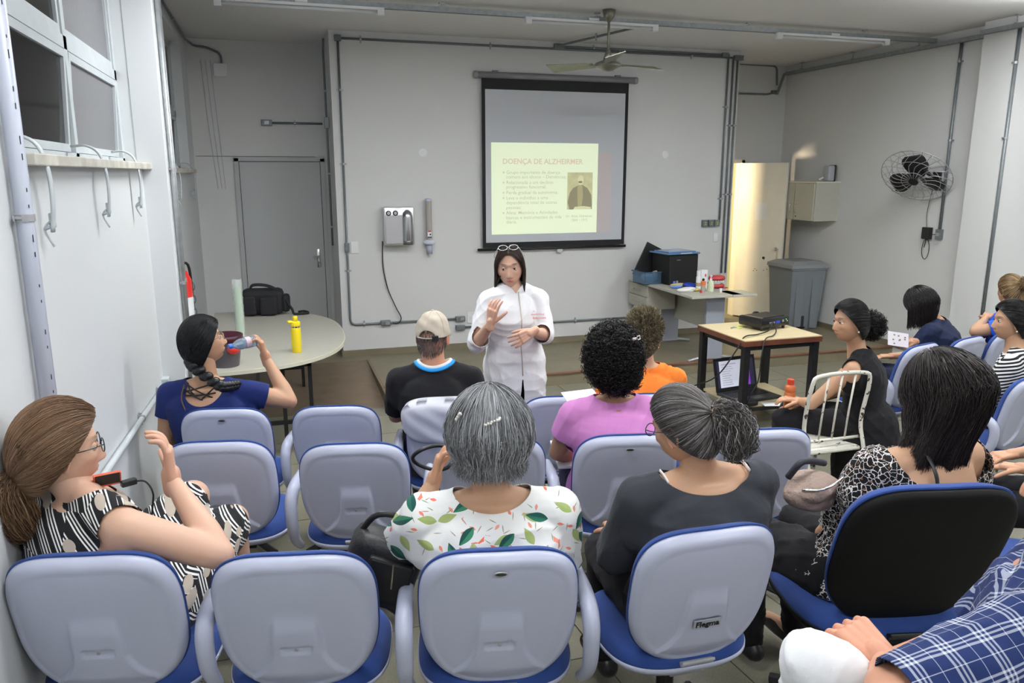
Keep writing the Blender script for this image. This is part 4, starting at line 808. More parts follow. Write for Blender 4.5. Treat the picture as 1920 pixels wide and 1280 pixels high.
q = OT(557, 660); yb2 = empty('water_flask', q, .5, 'yellow drinking flask with flip lid on the oval table', 'flask'); ym = mat('yellow_enamel', (.85, .66, .02), .4)
part(MB().lathe([(.034, 0), (.038, .006), (.038, .19), (.035, .20)], n=28), 'body', ym, yb2, angle=45); part(MB().lathe([(.0345, .2), (.0345, .212)], n=28), 'steel_collar', M['chrome'], yb2)
part(MB().lathe([(.037, .212), (.039, .23), (.036, .245), (.02, .25)], n=28), 'lid', ym, yb2, angle=45); part(MB().lathe([(.018, .248), (.019, .285), (.014, .29)], n=18).tube([(-.02, 0, .238), (-.05, 0, .25), (-.062, 0, .245)], .014, 10, smoothn=3), 'spout', ym, yb2, smooth=True)
q = OT(452, 635); cs = empty('cup_stack', q, 0, 'tall bag of stacked pale green disposable cups on the oval table', 'cups')
for k in range(23): 
    r0 = .030; part(MB().lathe([(.026, .02+.0168*k), (.034, .02+.0168*k+.05), (.036, .02+.0168*k+.052)], n=14), 'cup', mat('pale_green_cup', (.52, .66, .50), .35) if k == 0 else bpy.data.materials['pale_green_cup'], cs)
cwv, cwf = MB().lathe([(.041+.002*math.sin(i*2.1), h) for i, h in enumerate(np.linspace(.0, .51, 24))], n=14).data()
part(MB().add(cwv, [f for f in cwf if len(f) == 4]), 'plastic_sleeve', mat('clear_sleeve', (.9, .95, .92), .12, alpha=.28), cs, smooth=True)
# black bag
q = OT(495, 592); bg = empty('shoulder_bag', q+V(0, .12, 0), -.08, 'black fabric shoulder bag on the oval table', 'bag'); bgm = mat('black_bag_fabric', (.010, .010, .012), .8, bump=(300, .3, .001)); sp_ = lambda c, s, b_=.03: MB().box(c, s, bev=b_)
part(sp_((0, 0, .13), (.40, .22, .25), .05), 'main_body', bgm, bg, smooth=False); part(sp_((-.12, -.13, .11), (.13, .06, .19), .02), 'front_pocket', bgm, bg); part(sp_((.06, -.13, .10), (.16, .07, .18), .02), 'front_pocket', bgm, bg); part(sp_((.22, -.02, .11), (.08, .17, .17), .03), 'side_pocket', bgm, bg)
part(MB().tube([(-.12, -.02, .24), (-.08, -.05, .30), (.06, -.06, .29), (.17, -.05, .22), (.2, -.08, .15)], .016, 8, smoothn=5, flat=.5), 'handle', bgm, bg, smooth=True)
part(MB().tube([(.22, -.1, .15), (.28, -.12, .06), (.30, -.14, .015), (.36, -.15, .012), (.44, -.12, .015), (.40, -.1, .03), (.34, -.12, .03)], .014, 8, smoothn=5, flat=.5), 'strap', bgm, bg, smooth=True)
# dark red basket pot behind the bottle
q = OT(434, 690); q = OT(425, 685); pt = empty('waste_basket', q, 0, 'dark maroon bucket on the oval table behind the drinking woman', 'bucket')
part(MB().lathe([(.09, 0), (.12, .2), (.125, .2), (.12, .19), (.085, .01)], n=28), 'bucket', mat('dark_grey_pot', (.09, .08, .09), .4), pt, angle=40); part(MB().lathe([(.11, .17), (.128, .2), (.13, .23), (.12, .235), (.10, .18)], n=28), 'rim', mat('maroon', (.05, .01, .02), .35), pt, smooth=True)
part(MB().ell((.06, -.09, .14), (.05, .04, .04), 12, 8), 'red_patch', mat('bright_red', (.65, .04, .03), .5), pt, smooth=True)
# fire extinguisher, chain on the left wall of the alcove
pe = atx(332, 520, XL+.13); ex = empty('fire_extinguisher', (XL+.13, atx(336, 500, XL+.13)[1], .95), 0, 'red fire extinguisher hung on left wall past the column', 'fire extinguisher'); ey = ex.location[1]
rd = mat('extinguisher_red', (.55, .02, .015), .3)
part(MB().lathe([(.07, 0), (.075, .02), (.075, .40), (.05, .46), (.025, .48)], n=24), 'cylinder', rd, ex, angle=40); part(MB().lathe([(.0758, .12), (.0758, .28)], n=24), 'label_band', wht, ex); part(MB().tube([(0, 0, .48), (0, 0, .54)], .018, 10).box((.02, -.02, .55), (.03, .1, .02)), 'valve', M['black'], ex); part(MB().tube([(0, .02, .52), (.05, .09, .5), (.06, .1, .35), (.05, .09, .15)], .010, 8, smoothn=4), 'hose', M['black'], ex, smooth=True)
ch = empty('chain', (XL+.02, 8.4, 1.0), 0, 'short dark metal chain hanging on the left wall above the oval table', 'chain'); cy = atx(361, 560, XL+.02)
for k in range(8):
    c_ = V(XL+.03, cy[1], atx(360, 535, XL+.02)[2]-.062*k); a = k % 2; ring = [c_+V((.0 if a else .018)*math.cos(t), (.018 if a else 0)*math.cos(t), .04*math.sin(t)) for t in np.linspace(0, 2*PI, 14)]
    part(MB().tube(ring, .0065, 6, cap=False), 'chain_link', M['conduit'], ch, world=True, smooth=True)
# corridor chair seen through the doorway
cc = empty('corridor_chair', (6.28, 11.2, SG), .3, 'white chair seen in the corridor through the open door', 'chair'); cm = mat('corridor_chair_paint', (.6, .57, .5), .5)
part(MB().tube([(-.2, 0, 0), (-.2, 0, .8), (-.12, 0, .92), (.12, 0, .92), (.2, 0, .8), (.2, 0, 0)], .012, 8, smoothn=3), 'frame', cm, cc, smooth=True); part(MB().box((0, 0, .75), (.38, .02, .3), bev=.008), 'backrest', cm, cc); part(MB().box((0, -.2, .46), (.42, .42, .03), bev=.01), 'seat', cm, cc)
for s in (-1, 1): part(MB().tube([(s*.19, -.38, .45), (s*.19, -.38, 0)], .012, 8), 'leg', cm, cc)
# ================================================================ people: tools
def remesh(mb, voxel, sm=4, smf=.5):
    v, f = mb.data(); me = bpy.data.meshes.new('tmp'); me.from_pydata(v.tolist(), [], f); o = bpy.data.objects.new('tmp', me); COL.objects.link(o)
    m = o.modifiers.new('r', 'REMESH'); m.mode = 'VOXEL'; m.voxel_size = voxel
    if sm: q = o.modifiers.new('s', 'SMOOTH'); q.factor = smf; q.iterations = sm
    e = o.evaluated_get(bpy.context.evaluated_depsgraph_get()).to_mesh(); n = len(e.vertices); co = np.empty(n*3); e.vertices.foreach_get('co', co)
    e.calc_loop_triangles(); t = np.empty(len(e.loop_triangles)*3, int); e.loop_triangles.foreach_get('vertices', t)
    bpy.data.objects.remove(o); bpy.data.meshes.remove(me); return co.reshape(-1, 3), t.reshape(-1, 3)
def vnorm(v, t):
    n = np.zeros_like(v); fn = np.cross(v[t[:, 1]]-v[t[:, 0]], v[t[:, 2]]-v[t[:, 0]])
    for k in range(3): np.add.at(n, t[:, k], fn)
    return n/(np.linalg.norm(n, axis=1)[:, None]+1e-12)
def clip(v, t, g):
    """keeps the part of a triangle mesh where g >= 0, cutting triangles along g = 0"""
    s = g[t] >= 0; c = s.sum(1); keep = t[c == 3].tolist(); nv = list(v); cache = {}
    def mid(a, b):
        k = (min(a, b), max(a, b))
        if k not in cache: w = g[a]/(g[a]-g[b]); nv.append(v[a]+(v[b]-v[a])*w); cache[k] = len(nv)-1
        return cache[k]
    for tri, cc, ss in zip(t[(c > 0) & (c < 3)], c[(c > 0) & (c < 3)], s[(c > 0) & (c < 3)]):
        if cc == 1: i = int(np.argmax(ss)); a, b, d = tri[i], tri[(i+1) % 3], tri[(i+2) % 3]; keep.append([a, mid(a, b), mid(a, d)])
        else: i = int(np.argmin(ss)); a, b, d = tri[i], tri[(i+1) % 3], tri[(i+2) % 3]; p, q = mid(a, b), mid(a, d); keep.append([p, b, d]); keep.append([p, d, q])
    v = np.array(nv); t = np.array(keep, int); u = np.unique(t); mp = np.full(len(v), -1); mp[u] = np.arange(len(u)); return v[u], mp[t]
def meshobj(name, v, f, m, parent, col=None, uv=None, smooth=True, solid=0):
    if parent is not None: mi = np.array(wm(parent).inverted()); v = v @ mi[:3, :3].T+mi[:3, 3]
    me = bpy.data.meshes.new(name); me.from_pydata(np.asarray(v).tolist(), [], np.asarray(f).tolist() if not isinstance(f, list) else f); me.materials.append(m)
    if col is not None:
        a = me.color_attributes.new('Col', 'FLOAT_COLOR', 'POINT'); c = np.ones((len(v), 4)); c[:, :3] = col; a.data.foreach_set('color', c.ravel())
    if uv is not None:
        l = me.uv_layers.new(name='UV'); vi = np.empty(len(me.loops), int); me.loops.foreach_get('vertex_index', vi); l.data.foreach_set('uv', np.asarray(uv)[vi].ravel())
    if smooth: me.polygons.foreach_set('use_smooth', [True]*len(me.polygons))
    o = bpy.data.objects.new(name, me); COL.objects.link(o); o.parent = parent
    if solid: md = o.modifiers.new('thick', 'SOLIDIFY'); md.thickness = solid; md.offset = -1
    return o
def limb(mb, pts, r, n=18, k=5, flat=1, side=None):
    P = catmull(pts, k) if len(pts) > 2 else np.array([V(*pts[0])+(V(*pts[1])-V(*pts[0]))*t for t in np.linspace(0, 1, 6)])
    R = np.interp(np.linspace(0, 1, len(P)), np.linspace(0, 1, len(r)), r); mb.tube(P, R, n, flat=flat, side=side)
    if flat == 1: mb.ell(P[0], R[0], 14, 10); mb.ell(P[-1], R[-1], 14, 10)
def loft(mb, C, Rt, Fw, hw, hd, n=32, p=2.3):
    v = []; th = np.linspace(0, 2*PI, n, endpoint=False); ct, st_ = np.cos(th), np.sin(th); R = (abs(ct)**p+abs(st_)**p)**(-1/p)
    for c, r, f_, a, b in zip(C, Rt, Fw, hw, hd): v.append(c+(R*ct*a)[:, None]*r+(R*st_*b)[:, None]*f_)
    m = len(C); f = [(i*n+j, i*n+(j+1) % n, (i+1)*n+(j+1) % n, (i+1)*n+j) for i in range(m-1) for j in range(n)]+[tuple(range(n))[::-1], tuple((m-1)*n+j for j in range(n))]
    mb.add(np.concatenate(v), f)
def headmesh(n=112, m=88, female=True, jaw=1.0):
    th = np.linspace(0.001, PI-.001, m+1); ph = np.linspace(0, 2*PI, n, endpoint=False); T_, P_ = np.meshgrid(th, ph, indexing='ij')
    x, y, z = np.sin(T_)*np.cos(P_), np.sin(T_)*np.sin(P_), np.cos(T_); neg = np.clip(-z, 0, 1)
    X = .075*x*(1-.30*neg**1.5*(1 if female else .75)); Y = .095*y; Z = .116*z; Y = np.where(y > 0, Y*(1-.04*neg), Y*(1-.50*neg**1.2)); Y = np.where(y > 0, Y*(1+.34*neg**2*np.clip(y*1.3, 0, 1)), Y); Y -= .004
    w = sst(.15, .5, y)
    G = lambda cx, cz, sx, sz: np.exp(-((X-cx)/sx)**2-((Z-cz)/sz)**2)
    G2 = lambda cx, cz, sx, sz: G(cx, cz, sx, sz)+G(-cx, cz, sx, sz)
    rp_ = sst(.020, -.031, Z); d = .021*rp_*(1-sst(-.034, -.047, Z))*np.exp(-(X/(.0065+.006*rp_))**2)+.005*G2(.011, -.037, .006, .006)-.003*G(0, .016, .012, .008)-.010*G2(.031, .010, .016, .010)+.005*G2(.028, .032, .022, .008)+.006*G2(.044, -.02, .017, .015)+.009*G(0, -.061, .021, .010)-.006*G(0, -.0615, .024, .0022)-.004*G(0, -.077, .02, .005)+.008*G(0, -.094, .018, .012)+.004*G2(.03, -.058, .014, .02)
    Y = Y+w*d
    v = np.stack([X, Y, Z], -1).reshape(-1, 3)
    f = [(i*n+j, (i+1)*n+j, (i+1)*n+(j+1) % n, i*n+(j+1) % n) for i in range(m) for j in range(n)]
    lips = (w*(G(0, -.0615, .019, .0065) > .42)).reshape(-1); brow = (w*G2(.031, .034, .017, .0045)).reshape(-1); sock = (w*G2(.031, .010, .02, .011)).reshape(-1); chk = (w*G2(.042, -.025, .02, .02)).reshape(-1)
    return v, f, lips, brow, sock, chk
_HM = headmesh()
SKIN = {'light': (.58, .36, .26), 'tan': (.50, .29, .18), 'brown': (.36, .19, .11), 'ruddy': (.56, .28, .18)}
M['skin'] = skinmat('skin', (.5, .3, .2)); M['eye'] = mat('eye_white', (.75, .74, .72), .2); M['iris'] = mat('dark_iris', (.03, .018, .012), .15); M['glassframe'] = mat('dark_glasses_frame', (.02, .02, .025), .3)
def hand(w, d, nrm_, side, curl=(20, 25, 30, 35), thumb=35, spread=6, s=1.0, fine=None, tcurl=20):
    """five fingers; w wrist, d towards the fingers, nrm_ out of the palm, side = +1 when the thumb lies on cross(d, nrm_)"""
    d = nrm(d); n_ = nrm(nrm_-d*(np.dot(nrm_, d))); t = np.cross(d, n_)*side; mb = MB(); L = .085*s
    limb(mb, [w-d*.025*s, w+d*.02*s], [.026*s, .026*s], flat=1)
    for q in (-.024, -.008, .008, .024): limb(mb, [w+t*q*.7*s+d*.01*s, w+t*q*1.15*s+d*L-n_*.002], [.0145*s, .0125*s], 12)
    limb(mb, [w+t*.012*s+d*.01*s+n_*.006, w+t*.03*s+d*.045*s+n_*.008], [.015*s, .014*s], 12)
    for k, (q, ln) in enumerate(((.028, .074), (.0095, .082), (-.009, .076), (-.027, .060))):
        c = math.radians(curl[k]); a = math.radians(spread*(1.5-k)); dd = nrm(d*math.cos(a)+t*math.sin(a)); p = w+t*q*1.05*s+d*L; P = [p-dd*.012]; ang_ = c*.5
        for sg in (.45, .30, .25):
            v_ = dd*math.cos(ang_)+n_*math.sin(ang_); p = p+v_*ln*sg*s; P.append(p); ang_ += c
        limb(mb, P, [.0098*s, .0088*s, .0082*s, .0066*s], 12, 3)
    a = math.radians(thumb); td = nrm(d*math.cos(a)+t*math.sin(a)+n_*.25); p0 = w+t*.024*s+d*.022*s+n_*.004; p1 = p0+td*.042*s; td2 = nrm(td*math.cos(math.radians(tcurl))+(n_*.5-t*.5)*math.sin(math.radians(tcurl))); p2 = p1+td2*.034*s; p3 = p2+td2*.02*s
    limb(mb, [p0, p1, p2, p3], [.0135*s, .011*s, .0098*s, .0075*s], 12, 3)
    return remesh(mb, .0032, 3, .4)
def glasses(parent, H, m, up=0.0, w=.062, back=0):
    g = MB(); 
    for s in (-1, 1):
        c = V(s*.031, .098-back, .010+up); g.tube([H(c+V(.026*math.cos(t)*(1), -abs(.0*t), .018*math.sin(t))) for t in np.linspace(0, 2*PI, 20)], .0018, 6, cap=False)
        g.tube([H(c+V(s*.026, -.002, .008)), H(V(s*.072, .06-back*.5, .014+up*.8)), H(V(s*.078, .0, .008+up*.5))], .0018, 6, smoothn=3)
    g.tube([H(V(-.006, .100-back, .014+up)), H(V(.006, .100-back, .014+up))], .0018, 6)
    return part(g, 'glasses', m, parent, world=True, smooth=True)
# ---- hair
ELL = V(.081, .101, .120)
def tubes(P, r, sides=3, taper=.35):
    """P: (N, M, 3) polylines -> one mesh of thin tapering tubes"""
    N, Mm, _ = P.shape; T = np.gradient(P, axis=1); T /= np.linalg.norm(T, axis=2)[..., None]+1e-9
    a = np.cross(T, V(.31, .52, .79)); a /= np.linalg.norm(a, axis=2)[..., None]+1e-9; b = np.cross(T, a)
    R = (np.asarray(r).reshape(-1, 1)*np.ones((N, 1)))*np.interp(np.linspace(0, 1, Mm), [0, .15, .8, 1], [.7, 1, .9, taper])[None]
    th = np.arange(sides)*2*PI/sides; v = P[:, :, None]+R[:, :, None, None]*(np.cos(th)[None, None, :, None]*a[:, :, None]+np.sin(th)[None, None, :, None]*b[:, :, None])
    idx = np.arange(N*Mm*sides).reshape(N, Mm, sides); nx = np.roll(idx, -1, 2); f = np.stack([idx[:, :-1], nx[:, :-1], nx[:, 1:], idx[:, 1:]], -1).reshape(-1, 4)
    return v.reshape(-1, 3), f
def hline(u): return .06+.9*u[..., 2]-u[..., 1]
def unit(a): return a/(np.linalg.norm(a, axis=-1)[..., None]+1e-9)
def sample_dirs(n, g, extra=0.0):
    out = []
    while sum(len(o) for o in out) < n: u = unit(g.normal(size=(n*2, 3))); out.append(u[hline(u)+extra > 0])
    return np.concatenate(out)[:n]
def slerp(a, b, t):
    o = np.arccos(np.clip((a*b).sum(-1), -.999, .999))[:, None, None]; s = np.sin(o); t = t[None, :, None]; return (np.sin((1-t)*o)/s)*a[:, None]+(np.sin(t*o)/s)*b[:, None]
def hair_obj(parent, H, shell, strands, base, vary, rough=.38, r=.0011, seed=1, streak=None, cap_scale=1.0, name='hair'):
    g = np.random.default_rng(seed); vs, fs, cs = [], [], []; off = 0
    if shell is not None:
        for v, f in shell: vs.append(v); fs += [tuple(int(i)+off for i in q) for q in f]; cs.append(np.tile(V(*base)*.6, (len(v), 1))); off += len(v)
    for P in strands:
        v, f = tubes(P, r*g.uniform(.7, 1.4, len(P))); N = len(P); k = np.clip(g.normal(1, vary, N), .35, 2.2)[:, None]*V(*base)
        if streak is not None: mk = g.random(N) < streak[0]; k[mk] = V(*streak[1])*g.uniform(.6, 1.15, (mk.sum(), 1))
        vs.append(v); fs += (f+off).tolist(); cs.append(np.repeat(k, len(v)//N, 0)); off += len(v)
    v = np.concatenate(vs); v = H(v); nm_ = 'hair_%.2f_%.2f_%.2f' % tuple(base)
    m = bpy.data.materials.get(nm_) or mat(nm_, base, rough, vcol=True, spec=.35)
    return meshobj(name, v, fs, m, parent, col=np.concatenate(cs))
def cap_shell(vol, off=V(0, 0, 0), seed=0, noise=.0, extra=0.0, n=64, m=48):
    e = MB().ell((0, 0, 0), 1, n, m); v, f = e.data(); t = np.array([[q[0], q[1], q[2]] for q in f]+[[q[0], q[2], q[3]] for q in f]); v, t = clip(v, t, hline(v)+extra)
    g = np.random.default_rng(seed); k = g.normal(size=(8, 3))*9; ph = g.uniform(0, 6, 8); d = 1+noise*sum(np.sin(v @ k[i]+ph[i]) for i in range(8))/3
    inner = v*ELL*.93; outer = v*d[:, None]*V(*vol)+off; nn = len(v)
    return (outer, t.tolist())
def blobshell(pts, r, voxel=.008): mb = MB(); limb(mb, pts, r); v, t = remesh(mb, voxel, 3); return v, t.tolist()
def wav(P, amp, freq, g):
    N, Mm, _ = P.shape; t = np.linspace(0, 1, Mm)[None, :, None]; ph = g.uniform(0, 2*PI, (N, 1, 1)); ax = unit(g.normal(size=(N, 1, 3))); ax2 = unit(g.normal(size=(N, 1, 3)))
    return P+amp*(np.sin(2*PI*freq*t+ph)-np.sin(ph))*ax*np.minimum(1, t*3)+amp*(np.cos(2*PI*freq*t+ph)-np.cos(ph))*ax2*np.minimum(1, t*3)
def hair_pony(parent, H, Gp, tail, tail_r, base, n=2200, nt=900, wave=.003, wf=2, vary=.25, vol=1.0, seed=1, tie=None, streak=None, bun=False, extra=0.0, r=.0011):
    g = np.random.default_rng(seed); u0 = sample_dirs(n, g, extra); gd = unit((V(*Gp)/ELL)[None])[0]; t = np.linspace(0, 1, 12)
    u = slerp(u0, np.repeat(gd[None], n, 0), t); rad = (ELL*1.07*vol)*(1+g.uniform(0, .035, (n, 1, 1))); P = u*rad; e = t[None, :, None]**6; P = P*(1-e)+V(*Gp)*e
    st = [P]; sh = [cap_shell(ELL*1.055*vol, extra=extra)]
    if tail is not None:
        C = catmull(tail, 5); Mm = len(C); off = unit(g.normal(size=(nt, 3)))*np.sqrt(g.random((nt, 1))); rr = np.interp(np.linspace(0, 1, Mm), np.linspace(0, 1, len(tail_r)), tail_r)
        ln = g.uniform(.75, 1.0, nt); Q = C[None]+off[:, None]*rr[None, :, None]; Q = np.stack([np.stack([np.interp(np.linspace(0, l, Mm), np.linspace(0, 1, Mm), q[:, k]) for k in range(3)], -1) for q, l in zip(Q, ln)])
        st.append(wav(Q, wave, wf, g)); sh.append(blobshell(tail, [x*.8 for x in tail_r]))
    o = hair_obj(parent, H, sh, st, base, vary, seed=seed, streak=streak, r=r)
    if tie is not None:
        d = nrm(V(*tail[1])-V(*tail[0])); a = nrm(np.cross(d, V(1, .1, 0))); b = np.cross(d, a); tb = MB()
        for k in range(3): c = V(*tail[0])+d*(.004*k+.004); tb.tube([H(c+(a*math.cos(x)+b*math.sin(x))*(tail_r[0]+.004)) for x in np.linspace(0, 2*PI, 18)], .005, 7, cap=False)
        part(tb, 'hair_tie', tie, parent, world=True, smooth=True)
    return o
def hair_fall(parent, H, base, length, n=3000, wave=.004, wf=1.5, vary=.25, vol=(1.13, 1.13, 1.1), seed=1, streak=None, back=0.0, taperin=.0, front=.9, part_x=0.0, curlend=0.0, lenfn=None, flow=None, r=.0011, outb=1.0):
    g = np.random.default_rng(seed); u0 = sample_dirs(n, g); VE = ELL*V(*vol); az = np.arctan2(u0[:, 0], -u0[:, 1])  # 0 = back
    az = np.clip(az, -PI*front, PI*front); az = np.where(abs(az) > 1.9, np.sign(az)*(1.9+(abs(az)-1.9)*.35), az); z1 = -.15+g.uniform(-.1, .1, n); u1 = np.stack([np.sin(az)*np.sqrt(1-z1**2), -np.cos(az)*np.sqrt(1-z1**2), z1], -1)
    top = np.stack([np.where(u0[:, 0] >= part_x, .08, -.08)+part_x, u0[:, 1]*.8, np.ones(n)*.8], -1); s0 = unit(u0*.9+top*.35); t = np.linspace(0, 1, 8)
    shell = 1+g.uniform(-.03, .05, (n, 1, 1)); A = slerp(s0, u1, t)*VE*shell; L = length*g.uniform(.72, 1.02, n)
    if lenfn is not None: L = L*lenfn(az)
    tt = np.linspace(0, 1, 10)[1:]; P0 = A[:, -1]; o3 = H(np.zeros((1, 3)))[0]; Rl_ = np.stack([unit((H(e_[None])[0]-o3)[None])[0] for e_ in np.eye(3)], 1); D = np.tile((Rl_.T @ V(0, 0, -1)), (n, 1))
    B = P0[:, None]+D[:, None]*(L[:, None]*tt[None])[..., None]; hor = P0*V(1, 1, 0); B = B-hor[:, None]*(taperin*tt[None]**1.5)[..., None]
    if flow is not None: B = flow(B, tt, az)
    if curlend: B = B+curlend*np.stack([np.sin(az), -np.cos(az), np.ones(n)*.4], -1)[:, None]*(np.clip(tt-.6, 0, 1)**2*4)[None, :, None]*g.uniform(-.3, 1, (n, 1, 1))
    P = np.concatenate([A, B], 1); P = wav(P, wave, wf, g)
    return hair_obj(parent, H, [cap_shell(ELL*V(*vol)*.97)], [P], base, vary, seed=seed, streak=streak, r=r)
def hair_curly(parent, H, base, vol=(1.35, 1.3, 1.3), off=(0, 0, 0), n=1500, seed=1, cr=.009, r=.0016, ln=.035, extra=.15, vary=.3, rough=.45):
    g = np.random.default_rng(seed); u = sample_dirs(n, g, extra); VE = ELL*V(*vol); base_p = u*VE*(.9+g.uniform(-.06, .08, (n, 1)))+V(*off); d = unit(u+g.normal(size=(n, 3))*.55+V(0, 0, -.35)); t = np.linspace(0, 1, 18)
    a = unit(np.cross(d, V(.3, .4, .8))); b = np.cross(d, a); ph = g.uniform(0, 6, (n, 1)); w = 2*PI*2.4*t[None]+ph; c = cr*g.uniform(.6, 1.3, (n, 1))
    P = base_p[:, None]+d[:, None]*(ln*g.uniform(.7, 1.4, (n, 1))*t[None])[..., None]+a[:, None]*(c*np.cos(w))[..., None]+b[:, None]*(c*np.sin(w))[..., None]
    return hair_obj(parent, H, [(lambda q: (q[0]+V(*off), q[1]))(cap_shell(VE*.94, noise=.025, extra=extra))], [P], base, vary, seed=seed, r=r, rough=rough)
# ---- the figure
def fwd(a): return V(-math.sin(a), math.cos(a), 0)
def rgt(a): return V(math.cos(a), math.sin(a), 0)
UP = V(0, 0, 1)
def head_frame(yaw, pitch=0, roll=0): return rotz(yaw) @ rotx(pitch) @ roty(roll)   # pitch < 0 looks down
def person(label, hip, neck, hc, yaw, hyaw, hpitch=0, hroll=0, skin='tan', g=1.0, sw=.17, female=True, arms={}, legs='sit', kneeup=0, floor_z=0, cloth=None, sleeve=.5, cuts=(), ease=.010, uvf=None, bottom=None, bottom_len=1.0, hs=1.06, face=False, fold=.006, csm=5, bust=0, skirt=None, hem=-.06, cname='top', shoe=None, knees=None, feet=None, seed=0, hands=True, yaw_hip=None, solid=.0025, cvox=.0075, neckr=.055, eyecol=None, browcol=(.06, .04, .03), shrug=0, belly=0):
    hip, neck, hc = V(*hip), V(*neck), V(*hc); f, r = fwd(yaw), rgt(yaw); fh = fwd(yaw if yaw_hip is None else yaw_hip); rh = rgt(yaw if yaw_hip is None else yaw_hip)
    root = empty('person', (hip[0], hip[1], floor_z), 0, label, 'person'); sp = nrm(neck-hip); Ls = np.linalg.norm(neck-hip)
    S = {}
    for k in (-1, 1): S[k] = neck-sp*.065+r*sw*k+UP*shrug+f*.01
    R = head_frame(hyaw, hpitch, hroll); H = lambda p: (np.asarray(p)*hs) @ R.T+hc
    def torso(mb, e=0.0, top=True):
        T = np.array([-.10, 0, .12, .28, .45, .62, .78, .90, .97]); hw = np.array([.13, .172, .168, .150, .155, .168, .172, .135, .075])*g; hd = np.array([.09, .120, .122+belly, .110+belly, .112+bust*.6, .118+bust, .108+bust*.5, .085, .062])*g
        C = []; RR = []; FF = []
        for t_ in T:
            c = hip+(neck-hip)*t_-f*(.03*math.sin(PI*max(0, t_)))*1.0+f*(bust*.6*math.exp(-((t_-.62)/.15)**2)+belly*.6*math.exp(-((t_-.25)/.2)**2)); w_ = np.clip(t_, 0, 1); rr = nrm(rh*(1-w_)+r*w_); C.append(c); RR.append(rr); FF.append(nrm(np.cross(sp, rr)))
        loft(mb, C, RR, FF, hw+e, hd+e)
        for k in (-1, 1):
            limb(mb, [neck-sp*.05+r*.03*k, neck-sp*.05+r*sw*.6*k+sp*.0, S[k]], [.058*g**.5+e, .056*g**.5+e, .054*g**.5+e]); limb(mb, [neck+sp*.0+r*.01*k, neck-sp*.02+r*sw*.5*k], [.048+e, .042+e])
            limb(mb, [S[k], S[k]-sp*.10-r*.02*k], [.055*g**.5+e, .06*g+e])
    A = {}
    for k in (-1, 1):
        a = arms.get(k) or {}
        el = V(*a['elbow']) if 'elbow' in a else S[k]-UP*.24+f*.10+r*.03*k; wr = V(*a['wrist']) if 'wrist' in a else el+f*.21-r*.10*k-UP*.03
        A[k] = (S[k], el, wr, a)
    ag = g**.7
    def arm(mb, k, e=0.0, upto=None):
        s, el, wr, _ = A[k]; pts = [s, s+(el-s)*.5, el, el+(wr-el)*.35, wr]; rad = [.050*ag, .047*ag, .037*ag, .039*ag, .025]
        if upto is None: limb(mb, [s, s+(el-s)*.5, el], [.052*ag+e, .047*ag+e, .038*ag+e]); limb(mb, [el, el+(wr-el)*.3, wr], [.038*ag+e, .040*ag+e, .0255+e])
        else:
            if upto <= 1: E = s+(el-s)*(upto+.06); mb.tube([s+(E-s)*t_ for t_ in np.linspace(0, 1, 6)], np.interp(np.linspace(0, upto, 6), [0, .5, 1], [.056*ag+e, .050*ag+e+.004, .042*ag+e+.006]), 20); mb.ell(s, .055*ag+e, 16, 10)
            else:
                limb(mb, [s, s+(el-s)*.5, el], [.055*ag+e, .049*ag+e, .042*ag+e]); E = el+(wr-el)*(upto-1+.04); mb.tube([el+(E-el)*t_ for t_ in np.linspace(0, 1, 6)], np.interp(np.linspace(0, upto-1, 6), [0, .3, 1], [.041*ag+e, .043*ag+e, .030+e+.004]), 20)
    # legs
    kn, an = {}, {}
    for k in (-1, 1):
        hj = hip+rh*.09*k*g-UP*.02
        if legs == 'sit': kn[k] = hip+fh*.44+rh*.11*k-UP*.02; an[k] = V(kn[k][0], kn[k][1], floor_z+.09)-fh*.04+fh*.0
        else: kn[k] = hip+rh*.09*k-UP*.42+fh*.02; an[k] = V(*(hip+rh*.09*k)[:2], floor_z+.08)-fh*.02
    if knees: kn = {k: V(*q) for k, q in knees.items()}; 
    if knees and not feet: an = {k: V(kn[k][0], kn[k][1], floor_z+.09) for k in kn}
    if feet: an = {k: V(*q) for k, q in feet.items()}
    def leg(mb, k, e=0.0, part_=1.0):
        hj = hip+rh*.085*k*g-UP*.0; limb(mb, [hj, hj+(kn[k]-hj)*.5, kn[k]], [.088*g+e, .078*g+e, .058*g**.5+e])
        if part_ > .5: E = kn[k]+(an[k]-kn[k])*min(1, (part_-.5)*2); limb(mb, [kn[k], kn[k]+(E-kn[k])*.35, E], [.054+e, .054+e, .036+e])
    b = MB(); torso(b); limb(b, [neck-sp*.05+f*.022, neck+f*.008+(H(V(0, -.02, -.06))-neck)*.5, H(V(0, -.012, -.035))], [neckr*1.12, neckr, neckr*.97])
    for k in (-1, 1): arm(b, k); leg(b, k); limb(b, [an[k]-UP*.03, an[k]+fh*.16-UP*.05], [.038, .030])
    bv, bt = remesh(b, .0085, 5); vs, fs, cs = [bv], bt.tolist(), [np.tile(V(*SKIN[skin]), (len(bv), 1))]; off = len(bv)
    tone = V(*SKIN[skin])
    hv, hf, lips, brow, sock, chk = _HM; v = H(hv); c = np.tile(tone, (len(hv), 1)); c = c*(1-.12*sock[:, None])+V(.05, -.01, -.01)*chk[:, None]*.5; lp_ = lips[:, None]; c = c*(1-lp_)+lp_*V(.42, .14, .12)*(tone[0]/.5); bw_ = np.clip(brow*1.6, 0, 1)[:, None]**1.5; c = c*(1-bw_*.85)+bw_*.85*V(*browcol)
    vs.append(v); fs += [tuple(i+off for i in q) for q in hf]; cs.append(c); off += len(v)
    em = MB()
